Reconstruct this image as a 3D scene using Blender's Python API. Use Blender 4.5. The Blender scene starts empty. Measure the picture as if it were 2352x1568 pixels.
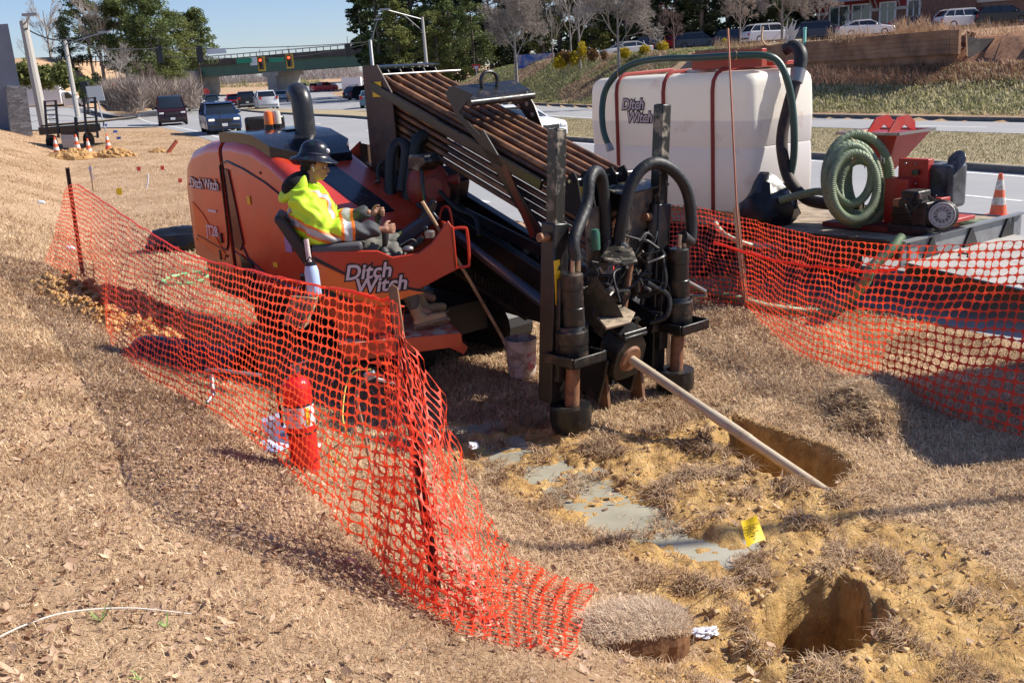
import bpy, bmesh, math, random
import numpy as np
from mathutils import Vector, Matrix, noise as mnoise
random.seed(7); np.random.seed(7)
sc = bpy.context.scene; COL = sc.collection
R = math.radians
# ---------------------------------------------------------------- camera
F_, CX, CY, H = 2287., 1176., 784., 2.75
PIT, ROL = R(15.1), R(3.5)
cam_d = bpy.data.cameras.new('camera'); cam = bpy.data.objects.new('camera', cam_d); COL.objects.link(cam)
cam_d.sensor_width = 36; cam_d.lens = 36*F_/2352.; cam_d.clip_start = .1; cam_d.clip_end = 3000
fw = Vector((0, math.cos(PIT), -math.sin(PIT))); up0 = Vector((0, math.sin(PIT), math.cos(PIT))); rt0 = Vector((1, 0, 0))
rt = rt0*math.cos(ROL) - up0*math.sin(ROL); up = up0*math.cos(ROL) + rt0*math.sin(ROL)
cam.matrix_world = Matrix(((rt.x, up.x, -fw.x, 0), (rt.y, up.y, -fw.y, 0), (rt.z, up.z, -fw.z, H), (0, 0, 0, 1)))
sc.camera = cam
# ---------------------------------------------------------------- sky and sun
SUN_DIR = Vector((-.97, -.17, 0)).normalized()      # the way the shadows fall
EL = R(39)
world = bpy.data.worlds.new('World'); sc.world = world; world.use_nodes = True
wn = world.node_tree; wn.nodes.clear()
sky = wn.nodes.new('ShaderNodeTexSky'); sky.sky_type = 'NISHITA'; sky.sun_disc = False
sky.sun_elevation = EL; sky.sun_rotation = math.atan2(-SUN_DIR.x, -SUN_DIR.y)
sky.altitude = 300; sky.air_density = 1.0; sky.dust_density = .3; sky.ozone_density = 4.0
bgn = wn.nodes.new('ShaderNodeBackground'); bgn.inputs[1].default_value = .085
wo = wn.nodes.new('ShaderNodeOutputWorld')
tint = wn.nodes.new('ShaderNodeMix'); tint.data_type = 'RGBA'; tint.blend_type = 'MULTIPLY'; tint.inputs[0].default_value = 1; tint.inputs[7].default_value = (.92, .92, 1.08, 1)
wn.links.new(sky.outputs[0], tint.inputs[6]); wn.links.new(tint.outputs[2], bgn.inputs[0]); wn.links.new(bgn.outputs[0], wo.inputs[0])
sd = bpy.data.lights.new('sun', 'SUN'); sd.energy = 5.0; sd.angle = R(.55); sd.color = (1, .935, .83)
sun = bpy.data.objects.new('sun', sd); COL.objects.link(sun)
sun.rotation_euler = Vector((SUN_DIR.x*math.cos(EL), SUN_DIR.y*math.cos(EL), -math.sin(EL))).to_track_quat('-Z', 'Y').to_euler()
sc.view_settings.view_transform = 'Standard'; sc.view_settings.look = 'None'
sc.view_settings.exposure = .6; sc.view_settings.gamma = 1
sc.cycles.max_bounces = 6; sc.cycles.transparent_max_bounces = 12; sc.cycles.use_denoising = True
# ---------------------------------------------------------------- where things stand
V = lambda *a: np.array(a, float)
C0 = V(0, 0, H)
def ray(u, v):
    x = (u-CX)/F_; y = (CY-v)/F_
    x1 = x*math.cos(ROL)+y*math.sin(ROL); y1 = -x*math.sin(ROL)+y*math.cos(ROL)
    return V(x1, math.cos(PIT)+y1*math.sin(PIT), -math.sin(PIT)+y1*math.cos(PIT))
def at(u, v, t): return C0+ray(u, v)*t
def gz(u, v, z=0.):
    d = ray(u, v); return C0+d*((z-H)/d[2])
E0 = V(3.96, 10.84); CN = V(.910, .414); CR = V(-.414, .910)
def cs2(x, y):
    qx = x-E0[0]; qy = y-E0[1]; return qx*CN[0]+qy*CN[1], qx*CR[0]+qy*CR[1]
def xy(c, s): return V(E0[0]+c*CN[0]+s*CR[0], E0[1]+c*CN[1]+s*CR[1])
def sstep(a, b, x):
    t = np.clip((np.asarray(x, float)-a)/(b-a), 0, 1); return t*t*(3-2*t)
# value noise on numpy arrays
_P = np.random.RandomState(3).rand(512, 512)
def vn(x, y):
    xi = np.floor(x).astype(int); yi = np.floor(y).astype(int); fx = x-xi; fy = y-yi
    fx = fx*fx*(3-2*fx); fy = fy*fy*(3-2*fy); g = lambda i, j: _P[i % 512, j % 512]
    return (g(xi, yi)*(1-fx)+g(xi+1, yi)*fx)*(1-fy)+(g(xi, yi+1)*(1-fx)+g(xi+1, yi+1)*fx)*fy
def fbm(x, y, o=4, g=.5):
    s = 0; a = 1; t = 0
    for k in range(o):
        s = s+a*vn(x*2**k+17.3*k, y*2**k+9.1*k); t += a; a *= g
    return s/t
# ---------------------------------------------------------------- objects
ORG = {}
def thing(name, label, cat, loc=(0, 0, 0), group=None, kind=None):
    o = bpy.data.objects.new(name, None); COL.objects.link(o); o.location = loc; o.empty_display_size = .2
    ORG[o.name] = V(*loc); tag(o, label, cat, group, kind); return o
def tag(o, label=None, cat=None, group=None, kind=None):
    if label: o['label'] = label
    if cat: o['category'] = cat
    if group: o['group'] = group
    if kind: o['kind'] = kind
    return o
class B:
    def __init__(s): s.v = []; s.f = []; s.m = []; s.mi = 0; s.T = None
    def add(s, vs, fs):
        k = len(s.v)
        if s.T is not None: vs = [s.T(*p) for p in vs]
        s.v.extend([tuple(map(float, p)) for p in vs]); s.f.extend([tuple(i+k for i in f) for f in fs]); s.m.extend([s.mi]*len(fs)); return s
    def box(s, c, d, ax=None):
        # c centre, d full sizes, ax = three axes (rows) or None
        A = np.eye(3) if ax is None else np.array(ax, float)
        h = np.array(d)/2.; c = np.array(c, float)
        vs = [c+A.T@(h*np.array(q)) for q in ((-1,-1,-1),(1,-1,-1),(1,1,-1),(-1,1,-1),(-1,-1,1),(1,-1,1),(1,1,1),(-1,1,1))]
        return s.add(vs, ((0,3,2,1),(4,5,6,7),(0,1,5,4),(1,2,6,5),(2,3,7,6),(3,0,4,7)))
    def bx(s, x0, x1, y0, y1, z0, z1): return s.box(((x0+x1)/2,(y0+y1)/2,(z0+z1)/2),(x1-x0,y1-y0,z1-z0))
    def beam(s, p0, p1, w, h, up=(0,0,1)):
        p0 = np.array(p0, float); p1 = np.array(p1, float); x = p1-p0; L = np.linalg.norm(x); x = x/L
        y = np.cross(np.array(up, float), x)
        if np.linalg.norm(y) < 1e-6: y = np.cross((0, 1, 0), x)
        y /= np.linalg.norm(y); z = np.cross(x, y)
        return s.box((p0+p1)/2, (L, w, h), (x, y, z))
    def tube(s, pts, r, n=10, caps=True, rs=None):
        P = [np.array(p, float) for p in pts]; m = len(P); vs = []; fs = []; u = None
        for i in range(m):
            d = P[min(i+1, m-1)]-P[max(i-1, 0)]; d = d/(np.linalg.norm(d)+1e-9)
            if u is None:
                u = np.cross(d, (0, 0, 1.)); 
                if np.linalg.norm(u) < .1: u = np.cross(d, (1., 0, 0))
            u = u-d*(u@d); u /= np.linalg.norm(u); w = np.cross(d, u); rr = rs[i] if rs is not None else r
            for k in range(n):
                a = 2*math.pi*k/n; vs.append(P[i]+rr*(math.cos(a)*u+math.sin(a)*w))
        for i in range(m-1):
            for k in range(n):
                k2 = (k+1) % n; fs.append((i*n+k, i*n+k2, (i+1)*n+k2, (i+1)*n+k))
        if caps: fs.append(tuple(range(n))[::-1]); fs.append(tuple((m-1)*n+k for k in range(n)))
        return s.add(vs, fs)
    def cyl(s, p0, p1, r, r1=None, n=16): return s.tube([p0, p1], r, n, True, [r, r if r1 is None else r1])
    def lathe(s, c, prof, n=20, ax=None):
        # prof: (radius, height) along local z
        A = np.eye(3) if ax is None else np.array(ax, float); c = np.array(c, float); vs = []; fs = []; m = len(prof)
        for r, z in prof:
            for k in range(n):
                a = 2*math.pi*k/n; vs.append(c+A.T@np.array((r*math.cos(a), r*math.sin(a), z)))
        for i in range(m-1):
            for k in range(n):
                k2 = (k+1) % n; fs.append((i*n+k, i*n+k2, (i+1)*n+k2, (i+1)*n+k))
        if prof[0][0] > 1e-4: fs.append(tuple(range(n))[::-1])
        if prof[-1][0] > 1e-4: fs.append(tuple((m-1)*n+k for k in range(n)))
        return s.add(vs, fs)
    def ell(s, c, r, n=14, m=9, ax=None, jit=0):
        A = np.eye(3) if ax is None else np.array(ax, float); c = np.array(c, float); r = np.array(r)*np.ones(3)
        vs = []; fs = []
        for i in range(1, m):
            t = math.pi*i/m
            for k in range(n):
                a = 2*math.pi*k/n; q = np.array((math.sin(t)*math.cos(a), math.sin(t)*math.sin(a), math.cos(t)))
                vs.append(c+A.T@(r*q*(1+jit*(random.random()-.5))))
        vs.append(c+A.T@(r*(0, 0, 1))); vs.append(c+A.T@(r*(0, 0, -1))); T = len(vs)-2
        for i in range(m-2):
            for k in range(n):
                k2 = (k+1) % n; fs.append((i*n+k, (i+1)*n+k, (i+1)*n+k2, i*n+k2))
        for k in range(n):
            k2 = (k+1) % n; fs.append((T, k, k2)); fs.append((T+1, (m-2)*n+k2, (m-2)*n+k))
        return s.add(vs, fs)
    def prism(s, pts, d):
        # closed 3D polygon extruded by the vector d
        n = len(pts); d = np.array(d, float); vs = [np.array(p, float) for p in pts]; vs += [p+d for p in vs]
        fs = [tuple(range(n))[::-1], tuple(range(n, 2*n))]+[(i, (i+1) % n, n+(i+1) % n, n+i) for i in range(n)]
        return s.add(vs, fs)
    def loft(s, secs, caps=True, closed=True):
        n = len(secs[0]); m = len(secs); vs = [p for q in secs for p in q]; fs = []
        for i in range(m-1):
            for k in range(n if closed else n-1):
                k2 = (k+1) % n; fs.append((i*n+k, i*n+k2, (i+1)*n+k2, (i+1)*n+k))
        if caps: fs.append(tuple(range(n))[::-1]); fs.append(tuple((m-1)*n+k for k in range(n)))
        return s.add(vs, fs)
    def build(s, name, mats, parent=None, smooth=35, bevel=0, seg=2, sub=0, normals=True):
        me = bpy.data.meshes.new(name); o = bpy.data.objects.new(name, me); COL.objects.link(o)
        off = V(0, 0, 0)
        if parent is not None:
            o.parent = parent; off = ORG[parent.name]
        ORG[o.name] = off if parent is not None else V(0, 0, 0)
        me.from_pydata([tuple(np.array(p)-off) for p in s.v], [], s.f)
        if normals:
            bm = bmesh.new(); bm.from_mesh(me); bmesh.ops.recalc_face_normals(bm, faces=bm.faces); bm.to_mesh(me); bm.free()
        for m in (mats if isinstance(mats, (list, tuple)) else [mats]): me.materials.append(m)
        if s.mi or any(s.m): me.polygons.foreach_set('material_index', s.m)
        if smooth:
            me.shade_smooth(); me.set_sharp_from_angle(angle=R(smooth))
        if bevel:
            b = o.modifiers.new('bevel', 'BEVEL'); b.width = bevel; b.segments = seg; b.limit_method = 'ANGLE'; b.angle_limit = R(40)
        if sub:
            b = o.modifiers.new('sub', 'SUBSURF'); b.levels = b.render_levels = sub
        return o
def npmesh(name, verts, faces, mats, parent=None, smooth=False, attrs=None, nper=None):
    me = bpy.data.meshes.new(name); o = bpy.data.objects.new(name, me); COL.objects.link(o)
    verts = np.asarray(verts, np.float32)
    if parent is not None:
        o.parent = parent; verts = verts-ORG[parent.name].astype(np.float32); ORG[o.name] = ORG[parent.name]
    else: ORG[o.name] = V(0, 0, 0)
    faces = np.asarray(faces, np.int32); k = faces.shape[1]
    me.vertices.add(len(verts)); me.vertices.foreach_set('co', verts.ravel())
    me.loops.add(faces.size); me.loops.foreach_set('vertex_index', faces.ravel())
    me.polygons.add(len(faces)); me.polygons.foreach_set('loop_start', np.arange(len(faces), dtype=np.int32)*k)
    if attrs:
        for an, av in attrs.items():
            at_ = me.attributes.new(an, 'FLOAT', 'POINT'); at_.data.foreach_set('value', np.asarray(av, np.float32).ravel())
    for m in (mats if isinstance(mats, (list, tuple)) else [mats]): me.materials.append(m)
    me.update(calc_edges=True)
    if smooth: me.shade_smooth()
    return o
def copy_tree(o, loc, rz=0, label=None, group=None, name=None):
    r = o.copy(); COL.objects.link(r); r.location = loc; r.rotation_euler = (0, 0, rz)
    if label: r['label'] = label
    if group: r['group'] = group
    for ch in list(o.children):
        c = ch.copy(); COL.objects.link(c); c.parent = r
        for g in list(ch.children):
            d = g.copy(); COL.objects.link(d); d.parent = c
    return r
# ---------------------------------------------------------------- materials
def mat(name, col, rough=.6, metal=0., col2=None, scale=6., amt=.5, bump=0., bscale=60., spec=.5, coat=0., dirt=None, damt=.0, dscale=3., trans=0., alpha=1., emit=None, es=1., transl=None, thr=(.45, .65), obj=True):
    m = bpy.data.materials.new(name); m.use_nodes = True; nt = m.node_tree; nd = nt.nodes; lk = nt.links
    b = nd['Principled BSDF']; c4 = lambda c: (c[0], c[1], c[2], 1)
    b.inputs['Base Color'].default_value = c4(col); b.inputs['Roughness'].default_value = rough
    b.inputs['Metallic'].default_value = metal; b.inputs['Specular IOR Level'].default_value = spec
    b.inputs['Coat Weight'].default_value = coat; b.inputs['Coat Roughness'].default_value = .15
    b.inputs['Transmission Weight'].default_value = trans; b.inputs['Alpha'].default_value = alpha
    if emit: b.inputs['Emission Color'].default_value = c4(emit); b.inputs['Emission Strength'].default_value = es
    if col2 is None and dirt is None and not bump: return m
    tc = nd.new('ShaderNodeTexCoord'); src = tc.outputs['Object']
    cur = None
    if col2 is not None:
        n = nd.new('ShaderNodeTexNoise'); n.inputs['Scale'].default_value = scale; n.inputs['Detail'].default_value = 6; lk.new(src, n.inputs['Vector'])
        r_ = nd.new('ShaderNodeValToRGB'); r_.color_ramp.elements[0].position = .5-amt*.3; r_.color_ramp.elements[1].position = .5+amt*.3
        r_.color_ramp.elements[0].color = c4(col); r_.color_ramp.elements[1].color = c4(col2); lk.new(n.outputs[0], r_.inputs[0]); cur = r_.outputs[0]
    if dirt is not None:
        n = nd.new('ShaderNodeTexNoise'); n.inputs['Scale'].default_value = dscale; n.inputs['Detail'].default_value = 9; n.inputs['Roughness'].default_value = .65; lk.new(src, n.inputs['Vector'])
        mr = nd.new('ShaderNodeMapRange'); mr.inputs[1].default_value = thr[0]; mr.inputs[2].default_value = thr[1]; mr.inputs[4].default_value = damt; lk.new(n.outputs[0], mr.inputs[0])
        mx = nd.new('ShaderNodeMix'); mx.data_type = 'RGBA'; lk.new(mr.outputs[0], mx.inputs[0])
        if cur is not None: lk.new(cur, mx.inputs[6])
        else: mx.inputs[6].default_value = c4(col)
        mx.inputs[7].default_value = c4(dirt); cur = mx.outputs[2]
        m2 = nd.new('ShaderNodeMapRange'); m2.inputs[3].default_value = rough; m2.inputs[4].default_value = .9; lk.new(mr.outputs[0], m2.inputs[0]); lk.new(m2.outputs[0], b.inputs['Roughness'])
    if cur is not None: lk.new(cur, b.inputs['Base Color'])
    if bump:
        n = nd.new('ShaderNodeTexNoise'); n.inputs['Scale'].default_value = bscale; n.inputs['Detail'].default_value = 4; lk.new(src, n.inputs['Vector'])
        bp = nd.new('ShaderNodeBump'); bp.inputs['Strength'].default_value = bump; bp.inputs['Distance'].default_value = .01; lk.new(n.outputs[0], bp.inputs['Height']); lk.new(bp.outputs[0], b.inputs['Normal'])
    return m
def leafmat(name, c1, c2, transl=.35, rough=.6, scale=1.5, attr=True, detail=2.):
    m = bpy.data.materials.new(name); m.use_nodes = True; nt = m.node_tree; nd = nt.nodes; lk = nt.links; b = nd['Principled BSDF']
    b.inputs['Roughness'].default_value = rough; b.inputs['Specular IOR Level'].default_value = .25
    a = nd.new('ShaderNodeAttribute'); a.attribute_name = 'v'
    r_ = nd.new('ShaderNodeValToRGB'); r_.color_ramp.elements[0].color = (*c1, 1); r_.color_ramp.elements[1].color = (*c2, 1)
    if len(c1) == 3: pass
    lk.new(a.outputs['Fac'], r_.inputs[0]); lk.new(r_.outputs[0], b.inputs['Base Color'])
    t = nd.new('ShaderNodeBsdfTranslucent'); lk.new(r_.outputs[0], t.inputs[0])
    mx = nd.new('ShaderNodeMixShader'); mx.inputs[0].default_value = transl
    lk.new(b.outputs[0], mx.inputs[1]); lk.new(t.outputs[0], mx.inputs[2]); lk.new(mx.outputs[0], nd['Material Output'].inputs[0])
    return m
def text(s, size, P, xd, yd, m, name='lettering', parent=None, off=0., shear=0., ext=.001, align='CENTER', space=1.):
    # a line of lettering as a mesh; P its centre, xd / yd unit directions on the face
    cu = bpy.data.curves.new('t', 'FONT'); cu.body = s; cu.size = size; cu.extrude = ext; cu.offset = off; cu.shear = shear; cu.align_x = align; cu.align_y = 'CENTER'; cu.space_character = space
    cu.resolution_u = 3
    to = bpy.data.objects.new('t', cu); COL.objects.link(to); bpy.context.view_layer.update()
    me = bpy.data.meshes.new_from_object(to.evaluated_get(bpy.context.evaluated_depsgraph_get())); bpy.data.objects.remove(to)
    n = len(me.vertices); co = np.zeros(n*3); me.vertices.foreach_get('co', co); co = co.reshape(-1, 3)
    xd = np.array(xd, float); xd /= np.linalg.norm(xd); yd = np.array(yd, float); yd /= np.linalg.norm(yd); zd = np.cross(xd, yd)
    w = np.array(P)+co[:, :1]*xd+co[:, 1:2]*yd+co[:, 2:3]*zd
    if parent is not None: w = w-ORG[parent.name]
    me.vertices.foreach_set('co', w.ravel()); me.materials.clear(); me.materials.append(m)
    o = bpy.data.objects.new(name, me); COL.objects.link(o)
    if parent is not None: o.parent = parent; ORG[o.name] = ORG[parent.name]
    return o
def join_text(name, items, m, parent):
    # several lines / shapes in one mesh: items = list of text objects
    vs = []; fs = []; k = 0
    for o in items:
        me = o.data; vs += [tuple(v.co) for v in me.vertices]; fs += [tuple(i+k for i in p.vertices) for p in me.polygons]; k = len(vs); bpy.data.objects.remove(o)
    me = bpy.data.meshes.new(name); me.from_pydata(vs, [], fs); me.materials.append(m)
    o = bpy.data.objects.new(name, me); COL.objects.link(o); o.parent = parent; ORG[o.name] = ORG[parent.name]; return o
# common paints
RED = mat('red_paint', (.50, .036, .013), .28, col2=(.58, .050, .018), scale=3, coat=.5, dirt=(.42, .2, .1), damt=.25, dscale=4, thr=(.5, .75))
ORANGE = mat('orange_paint', (.75, .15, .02), .4, coat=.2)
BLK = mat('black_paint', (.010, .010, .011), .3, dirt=(.10, .06, .04), damt=.3, dscale=5, spec=.5, thr=(.5, .8))
BLKD = mat('black_dusty_paint', (.010, .010, .010), .36, dirt=(.16, .10, .06), damt=.7, dscale=7, thr=(.52, .78), bump=.15)
GLOSS = mat('gloss_black', (.01, .012, .018), .12, dirt=(.06, .06, .07), damt=.2, dscale=20)
RUB = mat('rubber', (.018, .018, .018), .55, bump=.1)
RUST = mat('rusty_steel', (.20, .085, .04), .55, metal=.2, col2=(.33, .16, .08), scale=12, amt=1.2, dirt=(.1, .05, .03), damt=.6, dscale=9, bump=.3)
RODM = mat('drill_rod_steel', (.07, .03, .018), .45, metal=.2, col2=(.26, .115, .05), scale=7, amt=1.2, dirt=(.06, .05, .05), damt=.7, dscale=4, bump=.15)
STEEL = mat('steel', (.35, .33, .31), .35, metal=.8, dirt=(.2, .12, .08), damt=.4)
WORN = mat('worn_black_steel', (.03, .028, .024), .35, metal=.3, dirt=(.36, .31, .24), damt=.9, dscale=9, thr=(.52, .66))
BROWN = mat('brown_dusty_plate', (.06, .032, .022), .5, dirt=(.2, .1, .06), damt=.6, dscale=5)
WOOD = mat('pine_stake', (.62, .42, .24), .75, col2=(.5, .31, .16), scale=14, amt=1)
WHITE = mat('white_letter', (.8, .76, .74), .5)
YEL = mat('yellow_decal', (.85, .52, .02), .5)
INK = mat('black_ink', (.012, .012, .012), .6)
CHROME = mat('chrome', (.7, .7, .7), .12, metal=1)
# ================================================================ terrain
ROAD_N = 0.
def bend(s): return .0012*np.maximum(0, np.asarray(s, float)-70)**2
def zroad(s):
    s = np.asarray(s, float); return .48*sstep(25, 60, s)+.012*np.maximum(0, s-150)
def cmedn(s): return 11.0+0*s
def cmedf(s): return 17.8-4.4*sstep(16, 100, s)
def cfar(s): return 23.4+6.5*sstep(70, 115, s)
def inpoly(x, y, poly):
    P = np.array(poly); ins = np.zeros(np.shape(x), bool); j = len(P)-1
    for i in range(len(P)):
        xi, yi = P[i][:2]; xj, yj = P[j][:2]
        ins ^= ((yi > y) != (yj > y)) & (x < (xj-xi)*(y-yi)/(yj-yi+1e-12)+xi); j = i
    return ins
def sdist(x, y, poly):
    # signed distance, positive inside
    P = np.array([p[:2] for p in poly]); d = np.full(np.shape(x), 1e9); n = len(P)
    for i in range(n):
        a = P[i]; b = P[(i+1) % n]; e = b-a; t = np.clip(((x-a[0])*e[0]+(y-a[1])*e[1])/(e@e), 0, 1)
        d = np.minimum(d, np.hypot(x-a[0]-t*e[0], y-a[1]-t*e[1]))
    return np.where(inpoly(x, y, poly), d, -d)
px = lambda L, z=0.: [gz(u, v, z)[:2] for u, v in L]
PIT1 = px([(1625,1015),(1686,968),(1794,1000),(1900,1035),(1965,1070),(1940,1105),(1905,1130),(1835,1117),(1748,1094),(1680,1050)])
PIT2 = px([(1850,1335),(1930,1322),(2000,1360),(2085,1420),(2020,1455),(1965,1515),(1915,1545),(1800,1545),(1720,1490),(1700,1420),(1740,1370)])
PIT2_C = np.mean(np.array(PIT2), axis=0); PIT2 = [tuple(PIT2_C+(np.array(p)-PIT2_C)*.86) for p in PIT2]
MUD = px([(1030,965),(1200,955),(1330,1000),(1560,985),(1650,960),(1900,1130),(2000,1160),(1960,1250),(1800,1290),(1700,1330),(1450,1270),(1300,1200),(1180,1120),(1050,1040)])
MUD2 = px([(1480,1340),(1650,1300),(1850,1255),(1980,1190),(2120,1215),(2230,1290),(2360,1360),(2400,1620),(1500,1640),(1640,1500),(1560,1420)])
BERM = px([(1900,905),(2000,880),(2090,900),(2110,980),(2040,1010),(1920,990)])
CLAYL = px([(95,735),(200,715),(330,690),(480,770),(640,820),(600,870),(430,860),(260,830),(140,790)], .25)
PUD = [px(p) for p in ([(1080,1000),(1180,975),(1290,1010),(1330,1050),(1240,1080),(1130,1070)],
      [(1215,1060),(1330,1045),(1420,1100),(1560,1180),(1700,1225),(1740,1270),(1620,1300),(1500,1260),(1380,1225),(1290,1160)],
      [(880,950),(1020,925),(1180,935),(1190,975),(1080,1000),(960,985)])]
def zplateau(s): return 2.85-1.9*sstep(62, 110, s)
def G(x, y, fine=False):
    x = np.asarray(x, float); y = np.asarray(y, float)
    c, s = cs2(x, y); c = c-bend(s)
    zr = zroad(s)
    e = np.clip(c, -60, 0)
    toe = -5.6-.1*np.clip(s+5, 0, 16)
    verge = zr+.28*sstep(20, 60, s)*sstep(0, -6, c)
    emb = .46*np.maximum(0, toe-c)
    emb = emb/(1+emb/4.5)*(1-.8*sstep(45, 70, s))
    farleft = sstep(-3, -14, c)*6.6*sstep(128, 160, s)*sstep(222, 190, s)+sstep(-1, -6, c)*1.05*sstep(72, 100, s)*sstep(222, 190, s)          # hill behind the side street
    z = np.where(c < 0, verge+emb+farleft, zr)
    # far roadside: verge, bank and car park plateau
    cf = cfar(s); d = c-cf
    zp = zplateau(s); low = np.clip((d-1.2)/5.6, 0, 1); hi_ = sstep(7.1, 7.4, d)
    bank = np.where(s < 46, .70*zp*low+.30*zp*hi_, zp*low)+.12*(fbm(x*.5, y*.5, 4)-.5)*sstep(.8, 3, d)*sstep(9, 6, d)
    z = np.where(c > cf, zr+.14+bank+.014*np.maximum(0, d-6.5), z)
    m = (c > cmedn(s)) & (c < cmedf(s)) & (s < 108)
    # below the paving
    paved = (c >= -.0) & (c < cf)
    z = np.where(paved, z-.03, z)
    return z
def Gd(x, y):
    """near ground with clods, pits, berms"""
    z = G(x, y); c, s = cs2(x, y)
    near = sstep(26, 12, y)*sstep(.3, -.3, c)
    n = fbm(x*1.3, y*1.3, 3)-.5
    z = z+near*(.05*n+.022*(fbm(x*9, y*9, 3)-.5))
    dm = np.maximum(np.maximum(sdist(x, y, MUD), sdist(x, y, MUD2)), -1)
    mud = sstep(-.12, .1, dm)
    n2 = fbm(x*5+3, y*5, 5, .6); n3 = fbm(x*16, y*16, 3)
    z = z+mud*((n2-.5)*.09+(n3-.5)*.045+(fbm(x*38, y*38, 2)-.5)*.02-.010)
    for p in PUD:
        d = sdist(x, y, p)+.5*(fbm(x*5, y*5, 4, .6)-.5); z = z-.05*sstep(-.12, .12, d)
    d = sdist(x, y, BERM); z = z+(.10+.16*(n2-.4))*sstep(-.1, .3, d+.3*(n2-.5))
    d = sdist(x, y, CLAYL); z = z+sstep(-.15, .2, d)*(.05+.22*(np.abs(fbm(x*7, y*7, 4, .6)-.5)*2))
    # wheel rut beside the sod
    w = .10*(fbm(x*7, y*7, 4, .6)-.5)
    w = w+.03*(fbm(x*18, y*18, 3)-.5); d1 = sdist(x, y, PIT1)+w; z = z+.05*sstep(-.25, -.05, d1)*(n2)-.62*sstep(-.02, .10, d1)
    d2 = sdist(x, y, PIT2)+w*1.4
    lit = sstep(0, 1, (x-PIT2_C[0])*-.8+.4)
    z = z+.06*sstep(-.3, -.05, d2)*n2-1.1*sstep(-.02, .11+.08*lit, d2+.06*(n3-.5))
    return z
def gaxis(lo, hi, step, lim, k=1.09):
    a = list(np.arange(lo, hi+step/2, step)); st = step; v = a[-1]
    while v < lim[1]: st *= k; v += st; a.append(v)
    st = step; v = a[0]; b = []
    while v > lim[0]: st *= k; v -= st; b.append(v)
    return np.array(b[::-1]+a)
gx = gaxis(-4.2, 4.9, .021, (-420, 420), 1.045); gy = gaxis(2.2, 10.6, .021, (-25, 900), 1.03)
GX, GY = np.meshgrid(gx, gy); GZ = Gd(GX, GY)
nx, ny = len(gx), len(gy)
idx = np.arange(nx*ny).reshape(ny, nx)
fc = np.stack([idx[:-1, :-1], idx[:-1, 1:], idx[1:, 1:], idx[1:, :-1]], -1).reshape(-1, 4)
def gray_raycast(u, v, lift=0.):
    d = ray(u, v); t = 1.5; st = .04
    while t < 400:
        P = C0+d*t
        if P[2] < float(G(P[0], P[1]))+lift: break
        t += max(.03, t*.006)
    lo, hi = t-max(.03, t*.006), t
    for _ in range(18):
        m_ = (lo+hi)/2; P = C0+d*m_
        if P[2] < float(G(P[0], P[1]))+lift: hi = m_
        else: lo = m_
    P = C0+d*hi; return P
gnd = gray_raycast
# masks for colouring (real materials: turf soil, ochre mud, clay, verge dust)
Cc, Ss = cs2(GX, GY); Cb = Cc-bend(Ss)
mudm = np.maximum(sstep(-.15, .05, sdist(GX, GY, MUD)), sstep(-.15, .05, sdist(GX, GY, MUD2)))
mudm = np.maximum(mudm, sstep(-.12, 0, sdist(GX, GY, PIT1))); mudm = np.maximum(mudm, sstep(-.12, 0, sdist(GX, GY, PIT2)))
clay = sstep(-.25, .1, sdist(GX, GY, CLAYL)+.3*(fbm(GX*3, GY*3, 3)-.5))
pudm = np.zeros_like(GX)
for p in PUD: pudm = np.maximum(pudm, sstep(-.1, .1, sdist(GX, GY, p)))
green = sstep(.8, 2, Cb-cfar(Ss))*sstep(6.5, 3.5, Cb-cfar(Ss))*sstep(36, 30, Ss)*1.0
green = np.maximum(green, .35*((Cb > cmedn(Ss)) & (Cb < cmedf(Ss)) & (Ss < 45)))
redb = sstep(2.5, 4.5, Cb-cfar(Ss))*sstep(40, 30, Ss)
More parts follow.
